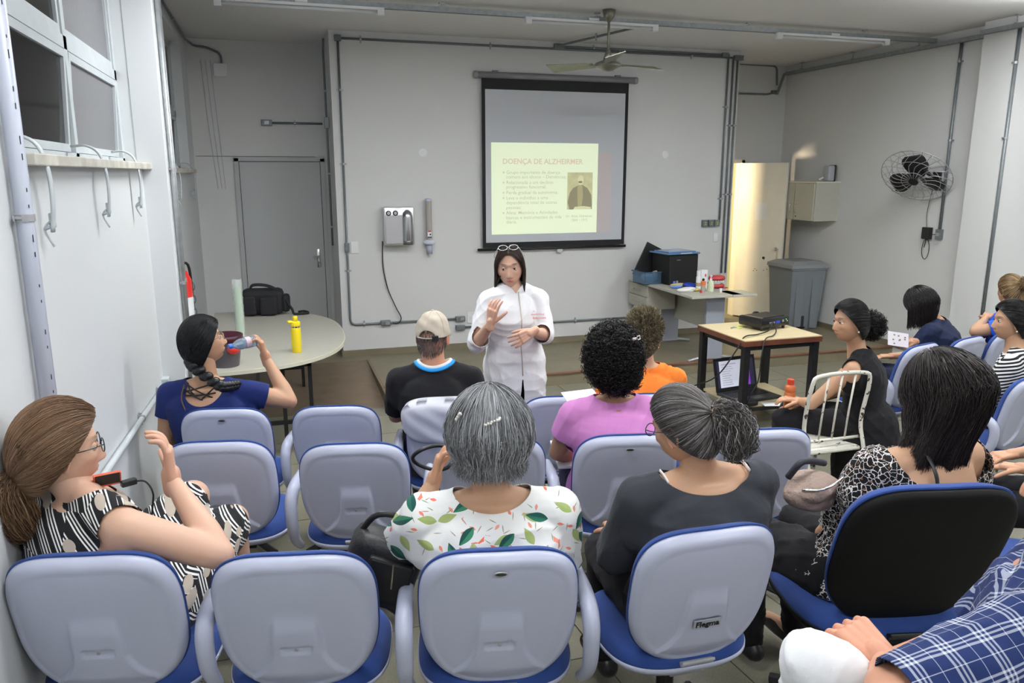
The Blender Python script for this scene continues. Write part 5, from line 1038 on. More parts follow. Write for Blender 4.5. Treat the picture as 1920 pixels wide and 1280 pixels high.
    for k in (-1, 1):
        em.ell((k*.0755, -.008, -.008), (.009, .018, .031), 12, 10, rotz(-.35*k)); em.tube([V(k*.080, -.008, -.008)+V(.003*k, .017*math.cos(t), .031*math.sin(t)) for t in np.linspace(-1.2, 4.0, 14)], .0045, 6)
    ev, ef = em.data(); ev = H(ev); vs.append(ev); fs += [tuple(i+off for i in q) for q in ef]; cs.append(np.tile(tone*V(1.02, .9, .88), (len(ev), 1))); off += len(ev)
    if face:
        e = MB().ell((0, 0, 0), .0134, 20, 16); ev, ef = e.data(); et = np.array([[q[0], q[1], q[2]] for q in ef]+[[q[0], q[2], q[3]] for q in ef])
        for k in (-1, 1):
            for s_, z_ in ((1, .0030), (-1, .0058)):
                lv, lt = clip(ev, et, s_*ev[:, 2]-z_); lv = H(lv+V(k*.031, .0715, .009)); vs.append(lv); fs += (lt+off).tolist(); cs.append(np.tile(tone*V(.92, .84, .82), (len(lv), 1))); off += len(lv)
    if hands:
        for k in (-1, 1):
            a = A[k][3]; wr = A[k][2]; el = A[k][1]; d = V(*a['dir']) if 'dir' in a else nrm(wr-el); n_ = V(*a['palm']) if 'palm' in a else -UP+f*.1
            hv2, ht = hand(wr, d, n_, a.get('side', -k), a.get('curl', (25, 28, 32, 36)), a.get('thumb', 35), a.get('spread', 5), a.get('s', 1.0), tcurl=a.get('tcurl', 20))
            vs.append(hv2); fs += (ht+off).tolist(); cs.append(np.tile(tone*V(1.03, .96, .95), (len(hv2), 1))); off += len(hv2)
    meshobj('body', np.concatenate(vs), fs, M['skin'], root, col=np.concatenate(cs))
    if face:
        w_ = MB(); i_ = MB(); l_ = MB()
        for k in (-1, 1):
            w_.ell(H(V(k*.031, .0715, .009)), .0122*hs, 16, 12); i_.ell(H(V(k*.031+(eyecol or 0), .0795, .0088)), (.0064*hs, .0064*hs, .0064*hs), 12, 8)
            l_.tube([H(V(k*.031+x, .0848-abs(x)*.30, .0128-x*x*18)) for x in np.linspace(-.013, .013, 8)], [.0006, .0015, .0006], 6)
            pass
        part(w_, 'eyes', M['eye'], root, world=True, smooth=True); part(i_, 'irises', M['iris'], root, world=True, smooth=True); part(l_, 'eyelashes', M['gap'], root, world=True, smooth=True)
    def folds(v, t, amp, sd, lim=.004):
        gg = np.random.default_rng(sd); n_ = vnorm(v, t); d = np.zeros(len(v))
        for q in range(9):
            kk = unit(gg.normal(size=3))*gg.uniform(16, 75); s_ = np.sin(v @ kk+gg.uniform(0, 6)+1.8*np.sin(v @ (unit(gg.normal(size=3))*13))); d += (s_ if q < 4 else .9-2*np.abs(s_)**.7)*gg.uniform(.3, 1)*np.clip(.5+np.sin(v @ (unit(gg.normal(size=3))*9)+gg.uniform(0, 6)), 0, 1.2)
        return v+n_*np.maximum(amp*d/2.2, -lim)[:, None]
    if cloth is not None:
        c = MB(); torso(c, ease)
        if sleeve: 
            for k in (-1, 1): arm(c, k, ease, sleeve if not isinstance(sleeve, dict) else sleeve[k])
        if skirt: skirt(c)
        cv, ct = remesh(c, cvox, csm); cv = folds(cv, ct, fold, seed, ease*.35)
        for k in (-1, 1):
            if sleeve:
                sl_ = sleeve if not isinstance(sleeve, dict) else sleeve[k]; s, el, wr, _ = A[k]; p0, p1 = (s, el) if sl_ <= 1 else (el, wr); q = sl_ if sl_ <= 1 else sl_-1; ax = nrm(p1-p0); L0 = np.linalg.norm(p1-p0)*q; rel = cv-p0; pr_ = rel @ ax; ds = np.linalg.norm(rel-pr_[:, None]*ax, axis=1)
                gl_ = np.where((ds < (.10 if sl_ <= 1 else .072)) & (pr_ < L0+.035) & (pr_ > L0-.05), L0-pr_, .05); cv, ct = clip(cv, ct, gl_)
        loops = []
        for cf in cuts:
            cv, ct = clip(cv, ct, cf(cv)); g0 = abs(cf(cv)) < 2e-3; ed = np.sort(np.concatenate([ct[:, [0, 1]], ct[:, [1, 2]], ct[:, [2, 0]]]), 1); ed = ed[g0[ed].all(1)]
            if len(ed): uq, cn = np.unique(ed, axis=0, return_counts=True); bi = np.unique(uq[cn == 1])
            else: bi = np.zeros(0, int)
            if len(bi) > 8:
                q = cv[bi]; cq = q.mean(0); an_ = np.arctan2((q-cq) @ r, (q-cq) @ f); od = np.argsort(an_); q = q[od]; an_ = an_[od]; gr = np.linspace(-PI, PI, 73)[:-1]; ext = np.concatenate([an_-2*PI, an_, an_+2*PI]); Q = np.stack([np.interp(gr, ext, np.tile(q[:, k], 3)) for k in range(3)], 1)
                for _ in range(2): Q = (np.roll(Q, 1, 0)+2*Q+np.roll(Q, -1, 0))/4
                loops.append(Q)
            else: loops.append(None)
        o = meshobj(cname, cv, ct, cloth, root, uv=None if uvf is None else uvf(cv), solid=solid)
    if bottom is not None:
        c = MB()
        for k in (-1, 1): leg(c, k, .015, bottom_len)
        T = [hip-sp*.10, hip, hip+sp*.06]; loft(c, T, [rh]*3, [fh]*3, [.145*g, .186*g, .178*g], [.105*g, .134*g, .130*g])
        cv, ct = remesh(c, .011, 4); cv = folds(cv, ct, fold, seed+9); meshobj('trousers' if not skirt else 'leggings', cv, ct, bottom, root)
    if shoe is not None:
        c = MB()
        for k in (-1, 1): limb(c, [an[k]-UP*.045-fh*.03, an[k]+fh*.09-UP*.05, an[k]+fh*.18-UP*.06], [.042, .040, .030])
        cv, ct = remesh(c, .009, 3); meshobj('shoes', cv, ct, shoe, root)
    return root, H, dict(loops=loops if cloth is not None else [], S=S, A=A, f=f, r=r, sp=sp, hip=hip, neck=neck, R=R)
def scoop(c, rad):      # removes the garment inside an ellipsoid
    c = V(*c); return lambda v: (((v-c)/V(*rad))**2).sum(1)-1
def plane_pt(u, v, p0, n): # pixel ray met with a vertical plane through p0 with normal n
    rr = ray(u, v); t = np.dot(V(*p0)-CC, n)/np.dot(rr, n); return CC+rr*t
def binding(o, Q, name, m, rad, off=(0, 0, 0), flat=1, sc=1.0):
    if Q is None: return
    c = Q.mean(0); Q = c+(Q-c)*sc+V(*off); part(MB().tube(np.concatenate([Q, Q[:2]]), rad, 8, cap=False, flat=flat), name, m, o, world=True, smooth=True)
def cloth_mat(name, col, rough=.85, bump=(500, .25, .001), **k): return mat(name, col, rough, bump=bump, sheen=.04, spec=.2, **k)
# ================================================================ the people
def seat(ch, extra=.11):            # a point in front of a chair's backrest, and its facing
    a = ch.rotation_euler.z; f = fwd(a); L = V(*ch.location); return L+f*extra*ch.scale[0], f, a
def place(ch, nk, hd, ex=.11, hx=.03, hipdrop=.53, lean=0.02, yaw=None):
    p, f, a = seat(ch, ex); neck = plane_pt(*nk, p, f); head = plane_pt(*hd, p+f*hx, f)
    fy = f if yaw is None else fwd(yaw); hip = V(neck[0], neck[1], 0)+f*(.03+lean); hip[2] = ch.location.z+.53*ch.scale[0]
    return hip, neck, head
# --- woman with grey bob and floral blouse
M['floral'] = cloth_mat('floral_cotton', (.8, .8, .8)); n = NG(M['floral']); uv, ux, uy = n.uv()
def leaf_layer(n, uv, base, scale, length, width, thr, c1, c2, dark, seed, mid=True):
    mp = n.nt.nodes.new('ShaderNodeMapping'); mp.inputs['Location'].default_value = (seed*3.1, seed*1.7, 0); n.nt.links.new(uv, mp.inputs[0]); v = n.vor(mp.outputs[0], scale); 
    sub = n.nt.nodes.new('ShaderNodeVectorMath'); sub.operation = 'SUBTRACT'; s1 = n.nt.nodes.new('ShaderNodeVectorMath'); s1.operation = 'SCALE'; s1.inputs['Scale'].default_value = 1.0; n.nt.links.new(mp.outputs[0], s1.inputs[0])
    n.nt.links.new(s1.outputs[0], sub.inputs[0]); n.nt.links.new(v.outputs['Position'], sub.inputs[1]); d = n.sep(sub.outputs[0]); cc = n.nt.nodes.new('ShaderNodeSeparateColor'); n.nt.links.new(v.outputs['Color'], cc.inputs[0])
    an = n.m('MULTIPLY', cc.outputs[0], 6.28); c, s = n.m('COSINE', an), n.m('SINE', an); a = n.m('ADD', n.m('MULTIPLY', d[0], c), n.m('MULTIPLY', d[1], s)); b = n.m('SUBTRACT', n.m('MULTIPLY', d[1], c), n.m('MULTIPLY', d[0], s))
    t = n.m('DIVIDE', a, length); w = n.m('MULTIPLY', n.m('SUBTRACT', 1.0, n.m('MULTIPLY', t, t)), width); w2 = n.m('MULTIPLY', w, n.m('SUBTRACT', 1.0, n.m('MULTIPLY', t, .35)))
    inside = n.m('MULTIPLY', n.m('LESS_THAN', n.m('ABSOLUTE', b), w2), n.m('LESS_THAN', cc.outputs[1], thr))
    lc = n.mix(cc.outputs[2], c1, c2)
    if mid: lc = n.mix(n.m('LESS_THAN', b, 0.0), lc, dark)
    return n.mix(inside, base, lc)
b0 = (.82, .82, .81)
bs = leaf_layer(n, uv, b0, 17, .011, .0045, .5, (.75, .35, .28), (.8, .15, .08), (.7, .4, .35), 5, False)
bs = leaf_layer(n, uv, bs, 30, .014, .0016, .45, (.25, .33, .2), (.45, .3, .25), (.3, .3, .2), 2, False)
bs = leaf_layer(n, uv, bs, 9.5, .030, .013, .85, (.28, .38, .12), (.45, .50, .22), (.35, .42, .16), 3)
bs = leaf_layer(n, uv, bs, 8.5, .036, .0145, .95, (.02, .13, .09), (.05, .22, .12), (.015, .08, .07), 1)
n.col(bs)
ch = CHR['r3_3']; hip, neck, hd = place(ch, (922, 932), (918, 806), ex=.12)
p, f, a = seat(ch); r = rgt(a)
el = plane_pt(738, 1035, p+f*.20, f); wr = plane_pt(812, 905, p+f*.26, f)
o, H, D = person('person with grey bobbed hair and beaded clips in white leaf-print blouse, hand to face', hip, neck, hd, a, a, -.12, 0, 'tan', g=1.22, sw=.205, floor_z=ch.location.z, cloth=M['floral'], sleeve=.92, ease=.016, fold=.006, cvox=.006,
    cuts=[scoop(neck+UP*.055-f*.02, (.125, .12, .085))], uvf=lambda v: np.stack([(v-hip) @ r, (v-hip) @ UP+.4*((v-hip) @ f)], -1), bottom=cloth_mat('dark_trousers', (.03, .03, .04)),
    arms={-1: dict(elbow=el, wrist=wr, dir=nrm(V(.28, .12, .9)), palm=r, curl=(35, 40, 45, 50), side=1), 1: {}}, shoe=M['black'])
hair_fall(o, H, (.20, .205, .215), .105, n=5200, wave=.007, wf=1.3, vary=.30, vol=(1.40, 1.26, 1.12), seed=3, streak=(.30, (.42, .43, .45)), taperin=.22, curlend=.03, r=.0011, lenfn=lambda az: 1+.0*az)
cl_ = MB(); g_ = np.random.default_rng(4)
bead = mat('iridescent_bead', (.75, .72, .68), .1, metal=.3)
for s, c0, c1 in [(0, V(-.020, -.130, .040), V(.022, -.129, .058)), (1, V(-.098, -.075, .045), V(-.085, -.100, .070))]:
    q = MB()
    for t in np.linspace(0, 1, 9): q.ell(H(c0*(1-t)+c1*t+g_.normal(size=3)*.0015+V(0, 0, 0)), g_.uniform(.0035, .0055), 10, 8)
    part(q, 'hair_clip', bead, o, world=True, smooth=True)
# --- woman in dark grey with ponytail
M['charcoal'] = cloth_mat('charcoal_knit', (.035, .038, .046)); ch = CHR['r3_4']
hip, neck, hd = place(ch, (1318, 888), (1282, 800), ex=.13); p, f, a = seat(ch); r = rgt(a)
o, H, D = person('person in charcoal top with grey-streaked low bun of hair, seated behind lettered chair', hip, neck, hd, a+.05, a+.55, -.30, -.10, 'tan', g=1.25, sw=.215, floor_z=ch.location.z, cloth=M['charcoal'], sleeve=1.9, ease=.014, fold=.005,
    cuts=[scoop(neck+UP*.050-f*.03+r*.0, (.17, .13, .095))], bottom=cloth_mat('black_trousers', (.015, .015, .018)), shoe=M['black'])
gp = V(-.0, -.112, .035)
hair_pony(o, H, gp, [gp, gp+V(.01, -.035, -.008), gp+V(.015, -.05, -.045), gp+V(.005, -.045, -.095), gp+V(.0, -.035, -.125)], [.016, .040, .056, .056, .035], (.085, .075, .072), n=3000, nt=1500, wave=.008, wf=2.2, vary=.4, seed=5, tie=mat('beige_tie', (.60, .42, .25), .7), streak=(.2, (.30, .29, .29)), vol=1.03)
glasses(o, H, M['glassframe'])
q = MB(); Q = D['loops'][0]; pr_ = (Q-neck) @ r
for k in (-1, 1):
    q = MB(); i0 = int(np.argmax(pr_*k)); c_ = Q[i0]-r*k*.010; q.tube([c_+f*.03+UP*.006, c_, c_-f*.03-UP*.012], .007, 8, smoothn=3, flat=.4); part(q, 'under_strap', bpy.data.materials.get('pale_strap') or mat('pale_strap', (.8, .75, .75), .7), o, world=True, smooth=True)
# --- woman at the left in patterned dress
M['dress'] = cloth_mat('dotted_striped_jersey', (.02, .02, .02)); n = NG(M['dress']); uv, ux, uy = n.uv()
v1 = n.vor(uv, 17, rnd=.9); cc = n.nt.nodes.new('ShaderNodeSeparateColor'); n.nt.links.new(v1.outputs['Color'], cc.inputs[0]); cells = n.vor(uv, 9, rnd=.9); c2 = n.nt.nodes.new('ShaderNodeSeparateColor'); n.nt.links.new(cells.outputs['Color'], c2.inputs[0])
an_ = n.m('MULTIPLY', c2.outputs[0], .9); co_, si_ = n.m('COSINE', an_), n.m('SINE', an_); lx = n.m('ADD', n.m('MULTIPLY', ux, co_), n.m('MULTIPLY', uy, si_))
stp = n.m('MULTIPLY', n.line(lx, .009, .0042), n.line(lx, .042, .027)); base_ = n.mix(stp, (.012, .012, .014), (.80, .79, .77))
dot = n.m('LESS_THAN', v1.outputs['Distance'], n.m('ADD', .018, n.m('MULTIPLY', cc.outputs[1], .022))) if False else n.m('LESS_THAN', v1.outputs['Distance'], n.m('ADD', .20, n.m('MULTIPLY', cc.outputs[1], .2)))
n.col(n.mix(n.m('MULTIPLY', dot, n.m('LESS_THAN', cc.outputs[2], .75)), base_, (.42, .36, .30)))
ch = CHR['r3_1']; p, f, a = seat(ch); ya_ = a-.75
p = p+f*.04; neck = plane_pt(152, 922, p, f); hd = plane_pt(112, 845, p, f); hip = V(neck[0]+.05, neck[1]+.04, ch.location.z+.54); f2, r2 = fwd(ya_), rgt(ya_)
dn_ = float(np.dot(neck-CC, CF)); el = atd(412, 1040, dn_-.02); wr = atd(322, 900, dn_+.14)
kn1 = V(*atz(362, 930, .86)); kn0 = kn1+V(.14, .0, -.12)
def sk(mb):
    for k_, q in ((-1, kn1), (1, kn0)): h_ = hip+r2*.10*k_; limb(mb, [h_, (h_+q)/2+UP*.01, q-nrm(q-h_)*.06], [.135, .125, .092])
    for tt_ in (.25, .5, .8): c_ = hip+((kn1+kn0)/2-hip)*tt_; limb(mb, [c_-UP*.03, c_-UP*.40], [.11, .12])
o, H, D = person('person with brown ponytail and glasses raising one hand, in black dress with dots and stripes', hip, neck, hd, ya_, -1.22, -.05, 0, 'light', g=1.22, sw=.205, hs=1.1, floor_z=ch.location.z, cloth=M['dress'], sleeve=0, ease=.012, fold=.004, skirt=sk, face=True, shrug=0, seed=4,
    cuts=[scoop(neck+UP*.05+f2*.02, (.11, .11, .085))]+[ (lambda v, k=k: (lambda rel: np.where(((rel*r2).sum(1)*k > .0) & ((rel*UP).sum(1) > -.16), np.linalg.norm((rel-r2*k*.035)*V(1, 1, .75), axis=1)-.105, .05))(v-(neck-UP*.065+r2*.20*k))) for k in (-1, 1)],
    uvf=lambda v: np.stack([(v-hip) @ nrm(V(1, .2, 0)), (v-hip) @ UP], -1), knees={-1: kn1, 1: kn0}, feet={-1: kn1+V(.05, .06, -.50), 1: V(kn0[0], kn0[1]+.05, ch.location.z+.09)},
    arms={1: dict(elbow=el, wrist=wr, dir=nrm(V(-.05, .1, .9)), palm=nrm(V(-1, -.1, -.2)), curl=(30, 30, 32, 34), thumb=62, side=-1, s=1.12, spread=3, tcurl=0), -1: dict(elbow=neck-UP*.30-r2*.16-f2*.02, wrist=neck-UP*.48-r2*.08+f2*.12)}, cname='dress', browcol=(.15, .09, .05))
gp = V(.0, -.095, -.055)
hair_pony(o, H, gp, [gp, gp+V(0, -.03, -.02), gp+V(0, -.03, -.07), gp+V(.0, -.01, -.12), gp+V(0, .01, -.15)], [.020, .045, .060, .056, .035], (.17, .095, .052), n=4200, nt=2200, wave=.004, wf=1.3, vary=.22, seed=6, tie=mat('cream_tie', (.75, .66, .52), .6), vol=1.14, streak=(.08, (.30, .21, .14)), extra=.06)
glasses(o, H, mat('teal_black_frame', (.015, .03, .035), .25))
# --- woman drinking, navy top with crossed straps
M['navy'] = cloth_mat('navy_jersey', (.012, .022, .11)); ch = CHR['r1_1']
hip, neck, hd = place(ch, (388, 718), (382, 642), ex=.13); p, f, a = seat(ch); r = rgt(a)
el = plane_pt(543, 752, p+f*.10, f); wr = plane_pt(499, 672, p+f*.20, f)
o, H, D = person('person drinking from a water bottle, black braid and navy top laced at the back', hip, neck, hd, a, a-1.15, .22, -.05, 'tan', g=1.22, sw=.20, floor_z=ch.location.z, cloth=M['navy'], sleeve=.45, ease=.012, fold=.004,
    cuts=[scoop(neck-UP*.0-f*.085, (.10, .085, .115)), scoop(neck+UP*.07, (.12, .1, .09))], bottom=cloth_mat('dark_jeans', (.02, .03, .07)),
    arms={1: dict(elbow=el, wrist=wr, dir=nrm(V(-.22, .05, .97)), palm=nrm(V(-.9, 0, -.3)), curl=(46, 50, 54, 56), thumb=45, side=-1, s=1.12), -1: dict(elbow=D['S'][-1] if False else neck-UP*.33-r*.25-f*.0)}, shoe=mat('tan_sandal', (.5, .4, .32), .5), face=True)
gp = V(.015, -.085, -.070)
hair_pony(o, H, gp, None, None, (.008, .008, .010), n=3600, vary=.35, seed=7, vol=1.14, extra=.22)
bd = MB(); C_ = catmull([H(gp+V(0, -.005, .01)), H(gp)-UP*.03+r*.02-f*.02, neck+r*.09-f*.10+UP*.015, neck+r*.14-f*.08+UP*.002, neck+r*.18-f*.04+UP*.0], 7)
for k in range(0, len(C_)-1, 1):
    t = k/len(C_); s_ = .034-.014*t; sd_ = nrm(np.cross(C_[min(k+1, len(C_)-1)]-C_[k], UP)); bd.ell(C_[k]+UP*(.012 if k % 2 else -.012)*(1-t*.4), (s_*1.0, s_*.9, s_*.85), 14, 10)
part(bd, 'braid', mat('black_braid_hair', (.008, .008, .010), .35, bump=(220, .6, .002)), o, world=True, smooth=True)
bl = MB(); st_ = lambda x0, z0, x1, z1: bl.tube([neck+r*(x0+(x1-x0)*t)-f*(.075+.018*math.sin(PI*t))*1.25+UP*(z0+(z1-z0)*t) for t in np.linspace(0, 1, 6)], .0045, 6)
for q in [(-.095, .0, .03, -.085), (.10, .03, -.03, -.085), (-.085, .03, .06, -.06), (.11, .04, -.09, -.02), (-.09, -.04, .07, -.03), (-.07, .02, -.03, -.05)]: st_(*q)
part(bl, 'back_strap', M['black'], o, world=True, smooth=True)['kind'] = 'stuff'
part(MB().tube([neck-r*.09+UP*.02-f*.09, neck-r*.10-UP*.06-f*.125, neck-r*.05-UP*.16-f*.14, neck+r*.03-UP*.26-f*.14], .006, 8, smoothn=4, flat=.4), 'bag_strap', mat('brown_strap', (.12, .07, .05), .6), o, world=True, smooth=True)
glasses(o, H, mat('thin_metal_frame', (.3, .25, .2), .3, metal=.6))
mouth = H(V(0, .108, -.06)); hc_ = plane_pt(480, 638, p+f*.20, f); dv_ = nrm(hc_-mouth)
wb = empty('water_bottle', mouth, 0, 'small clear blue water bottle held to the drinking woman\'s mouth', 'bottle')
part(MB().lathe([(.012, .018), (.014, .03), (.026, .05), (.032, .07), (.030, .09), (.032, .11), (.032, .155), (.028, .16), (.01, .16)], mouth, dv_, 24), 'bottle_body', mat('clear_blue_pet', (.55, .72, .90), .08, trans=.75, ior=1.3), wb, world=True, smooth=True)
part(MB().lathe([(.0145, .0), (.0145, .02)], mouth, dv_, 18), 'blue_ring', mat('blue_cap', (.03, .16, .6), .3), wb, world=True); part(MB().lathe([(.0325, .095), (.0325, .125)], mouth, dv_, 24), 'label_band', mat('label_red_white', (.6, .45, .5), .5), wb, world=True)
# --- man in cap
ch = CHR['r1_3']; hip, neck, hd = place(ch, (815, 690), (812, 632), ex=.12); p, f, a = seat(ch); r = rgt(a)
M['blackT'] = cloth_mat('black_tshirt', (.012, .012, .014))
o, H, D = person('person in beige baseball cap and black T-shirt with blue and white collar', hip, neck, hd, a, a-.30, -.05, 0, 'ruddy', g=1.15, sw=.20, female=False, floor_z=ch.location.z, cloth=M['blackT'], sleeve=.85, ease=.014, cuts=[scoop(neck+UP*.075, (.115, .10, .090))], bottom=cloth_mat('grey_trousers', (.06, .06, .07)), neckr=.062, hs=1.05, shoe=M['black'])
binding(o, D['loops'][0], 'blue_collar', cloth_mat('blue_collar_fabric', (.04, .34, .78)), .011); binding(o, D['loops'][0], 'white_collar', cloth_mat('white_collar_fabric', (.85, .85, .85)), .011, (0, 0, .010), sc=.86)
hair_obj(o, H, None, [ (lambda u: np.stack([u*ELL*.98, u*ELL*1.0+V(0, -.004, -.008), u*ELL*1.01+V(0, -.004, -.018)], 1))(sample_dirs(1500, np.random.default_rng(2))) ], (.10, .09, .085), .3, seed=2)
cap = empty('baseball_cap', H(V(0, 0, .06)), 0, 'beige baseball cap worn by the man in the front row', 'cap')
cmn = cloth_mat('beige_canvas', (.50, .44, .36), var=(40, .06)); e_ = MB().ell((0, 0, 0), 1, 72, 48); v, fq = e_.data(); t = np.array([[q[0], q[1], q[2]] for q in fq]+[[q[0], q[2], q[3]] for q in fq]); 
v, t = clip(v, t, v[:, 2]+.10+.08*v[:, 1]*0); v2 = v.copy(); gcut = np.where(v[:, 1] < -.3, ((v[:, 0]/.52)**2+((v[:, 2]+.13)/.36)**2)-1, .1); v, t = clip(v, t, gcut)
cv = v*V(.089, .110, .118)+V(0, -.003, .024); cv += (.0018*np.sin(cv @ V(60, 40, 90))+.0015*np.sin(cv @ V(-90, 70, 30)))[:, None]*v; meshobj('crown', H(cv), t, cmn, cap, solid=.003)
part(MB().tube([H(V(.086*math.sin(x), -.003-.110*math.cos(x), .014-.004*math.cos(x*2))) for x in np.linspace(-.62, .62, 14)], .0035, 8, flat=2.6, side=(0, 0, 1)), 'back_strap', cloth_mat('grey_strap', (.33, .31, .28)), cap, world=True, smooth=True)
part(MB().box(H(V(.045, -.104, .012)), (.034, .012, .028), rotz(a+.1), bev=.002), 'strap_fastener', M['black'], cap, world=True)
part(MB().ell(H(V(0, -.003, .143)), (.008, .008, .005), 12, 8), 'button', cmn, cap, world=True, smooth=True)
v_ = []; f_ = []
for i, s_ in enumerate(np.linspace(-1, 1, 15)):
    for j, q in enumerate((0, .5, 1)): v_.append(H(V(s_*.075, .085*math.sqrt(1-.55*s_*s_)+q*.075*math.sqrt(max(0, 1-s_*s_*.9)), .03-.012*s_*s_-.018*q)))
for i in range(14):
    for j in range(2): f_.append((i*3+j, (i+1)*3+j, (i+1)*3+j+1, i*3+j+1))
meshobj('visor', np.array(v_), f_, cmn, cap, solid=.003)
q = MB()
for x in (-.09, -.045, 0, .045): pass
for k in (0, 1, 2, 3): an2 = k*PI/3; q.tube([H(V(.0905*math.sin(an2)*math.sin(t_), -.003+.1115*math.cos(an2)*math.sin(t_), .024+.1195*math.cos(t_))) for t_ in np.linspace(-1.45 if k else -1.1, 1.45, 20)], .0009, 4)
part(q, 'seam', cloth_mat('seam_thread', (.42, .37, .3)), cap, world=True)['kind'] = 'stuff'
glasses(o, H, M['glassframe'])
# --- curly woman in pink
ch = CHR['r2_4']; hip, neck, hd = place(ch, (1152, 752), (1148, 668), ex=.14); p, f, a = seat(ch); r = rgt(a)
el = plane_pt(1045, 848, p+f*.12, f); wr = plane_pt(1100, 856, p+f*.32, f)
o, H, D = person('person with short black curly hair in pink-lilac T-shirt, reading papers', hip, neck, hd, a, a+.05, -.2, 0, 'brown', g=1.12, sw=.185, floor_z=ch.location.z, cloth=cloth_mat('lilac_pink_cotton', (.56, .22, .50)), sleeve=.52, ease=.017, cuts=[scoop(neck+UP*.075, (.115, .10, .085))], bottom=cloth_mat('dark_blue_trousers', (.02, .02, .05)), arms={-1: dict(elbow=el, wrist=wr), 1: {}}, seed=11, shoe=M['black'])
hair_curly(o, H, (.007, .006, .006), vol=(1.42, 1.30, 1.32), off=(0, -.012, -.015), n=3800, seed=8, extra=.35, ln=.030, cr=.008)
q = MB().box(H(V(.066, -.112, .075)), (.03, .012, .012), rotz(a+.5), bev=.002).tube([H(V(.080, -.108, .085)), H(V(.094, -.10, .088)), H(V(.096, -.10, .074)), H(V(.082, -.108, .070))], .003, 6); part(q, 'hair_clip', mat('pearl_clip', (.7, .6, .6), .2), o, world=True)
pb_ = plane_pt(1075, 735, p+f*.52, f)
tag(MB().box(V(pb_[0]+.05, pb_[1], pb_[2]-.035), (.19, .13, .004), rotz(a+.3) @ rotx(.35)).build('paper_sheet', M['white']), 'white paper sheet held up in front of the woman in pink', 'paper')
pb_ = plane_pt(1078, 850, p+f*.25, f); tag(MB().box(pb_, (.21, .29, .012), rotz(a) @ rotx(.1)).build('notebook', M['white']), 'white notebook on the lap of the woman in pink', 'notebook')
# --- orange shirt
ch = CHR['r1_5']; hip, neck, hd = place(ch, (1212, 692), (1207, 634), ex=.13); p, f, a = seat(ch); r = rgt(a)
o, H, D = person('person in bright orange shirt with short teased blond-grey hair and small earring', hip, neck, hd, a, a-.45, -.1, 0, 'tan', g=1.08, sw=.18, floor_z=ch.location.z, cloth=cloth_mat('orange_cotton', (.86, .22, .035)), sleeve=.6, ease=.013, cuts=[scoop(neck+UP*.08, (.09, .09, .08))], bottom=cloth_mat('navy_trousers', (.02, .02, .05)), seed=12, shoe=M['black'], arms={-1: dict(elbow=neck-UP*.26-r*.26+f*.1), 1: {}})
g_ = np.random.default_rng(9); u = sample_dirs(3200, g_); P0 = u*ELL*1.0; dr_ = unit(u*V(.7, .7, .6)+V(0, -.25, .35)+g_.normal(size=u.shape)*.25); L_ = (.018+.050*np.clip(u[:, 2]+.15, 0, 1))[:, None]; t = np.linspace(0, 1, 7)
P = P0[:, None]+dr_[:, None]*(L_*t[None])[..., None]+V(0, -.012, -.0)*(t**2)[None, :, None]; P = wav(P, .005, 1.2, g_)
hair_obj(o, H, [cap_shell(ELL*V(1.06, 1.06, 1.10)+V(0, 0, .012), noise=.02)], [P], (.17, .14, .085), .4, seed=9, streak=(.3, (.38, .33, .22)), r=.0013)
part(MB().ell(H(V(.081, -.004, -.045)), .006, 10, 8), 'earring', mat('gold', (.8, .6, .25), .2, metal=1), o, world=True, smooth=True)
# --- woman with long black hair and off-shoulder print
M['leopard'] = cloth_mat('black_white_print', (.02, .02, .02)); n = NG(M['leopard']); tc = n.nt.nodes.new('ShaderNodeTexCoord'); nz = n.noise(tc.outputs['Object'], 30, 3, '3D'); mxx = n.nt.nodes.new('ShaderNodeVectorMath'); mxx.operation = 'MULTIPLY_ADD'; n.nt.links.new(nz.outputs['Color'], mxx.inputs[0]); mxx.inputs[1].default_value = (.035, .035, .035); n.nt.links.new(tc.outputs['Object'], mxx.inputs[2])
vd = n.vor(mxx.outputs[0], 50, 'DISTANCE_TO_EDGE', '3D'); nz2 = n.noise(tc.outputs['Object'], 60, 2, '3D'); wht_ = n.m('LESS_THAN', vd.outputs['Distance'], n.m('MULTIPLY', nz2.outputs[0], .10)); n3 = n.vor(tc.outputs['Object'], 55, 'F1', '3D'); brn = n.m('MULTIPLY', n.m('LESS_THAN', n3.outputs['Distance'], .22), 1.0)
n.col(n.mix(wht_, n.mix(n.m('MULTIPLY', brn, .6), (.010, .010, .010), (.35, .13, .05)), (.74, .70, .68)))
ch = CHR['black']; p, f, a = seat(ch, .16); p = p+f*.05; neck = plane_pt(1752, 838, p, f); hd = plane_pt(1774, 733, p+f*.03, f); yw = a+.28; f2, r2 = fwd(yw), rgt(yw); hip = V(neck[0]-.20, neck[1]+.08, ch.location.z+.57)
o, H, D = person('person with long straight black hair in off-shoulder black and white print blouse', hip, neck, hd, yw, yw+.15, -.5, 0, 'tan', g=1.2, sw=.21, hs=1.12, floor_z=ch.location.z, cloth=M['leopard'], sleeve=.98, ease=.024, fold=.009, cuts=[scoop(neck+UP*.05-f2*.06+r2*.04, (.27, .22, .20))], bottom=cloth_mat('black_leggings', (.01, .01, .012)), seed=13, shoe=M['black'],
    arms={-1: dict(elbow=plane_pt(1572, 985, p+f*.12, f), wrist=plane_pt(1530, 1010, p+f*.34, f)), 1: dict(elbow=neck-UP*.30+r2*.25+f2*.08, wrist=neck-UP*.42+r2*.10+f2*.28)})
def flowb(B, tt, az):
    k = tt[None, :, None]; out = B.copy(); sa = np.sin(az)[:, None, None]; out[..., 0:1] += k**1.3*(.07*np.minimum(sa, 0)-.03)+k*.02*np.sin(az*7)[:, None, None]; return out
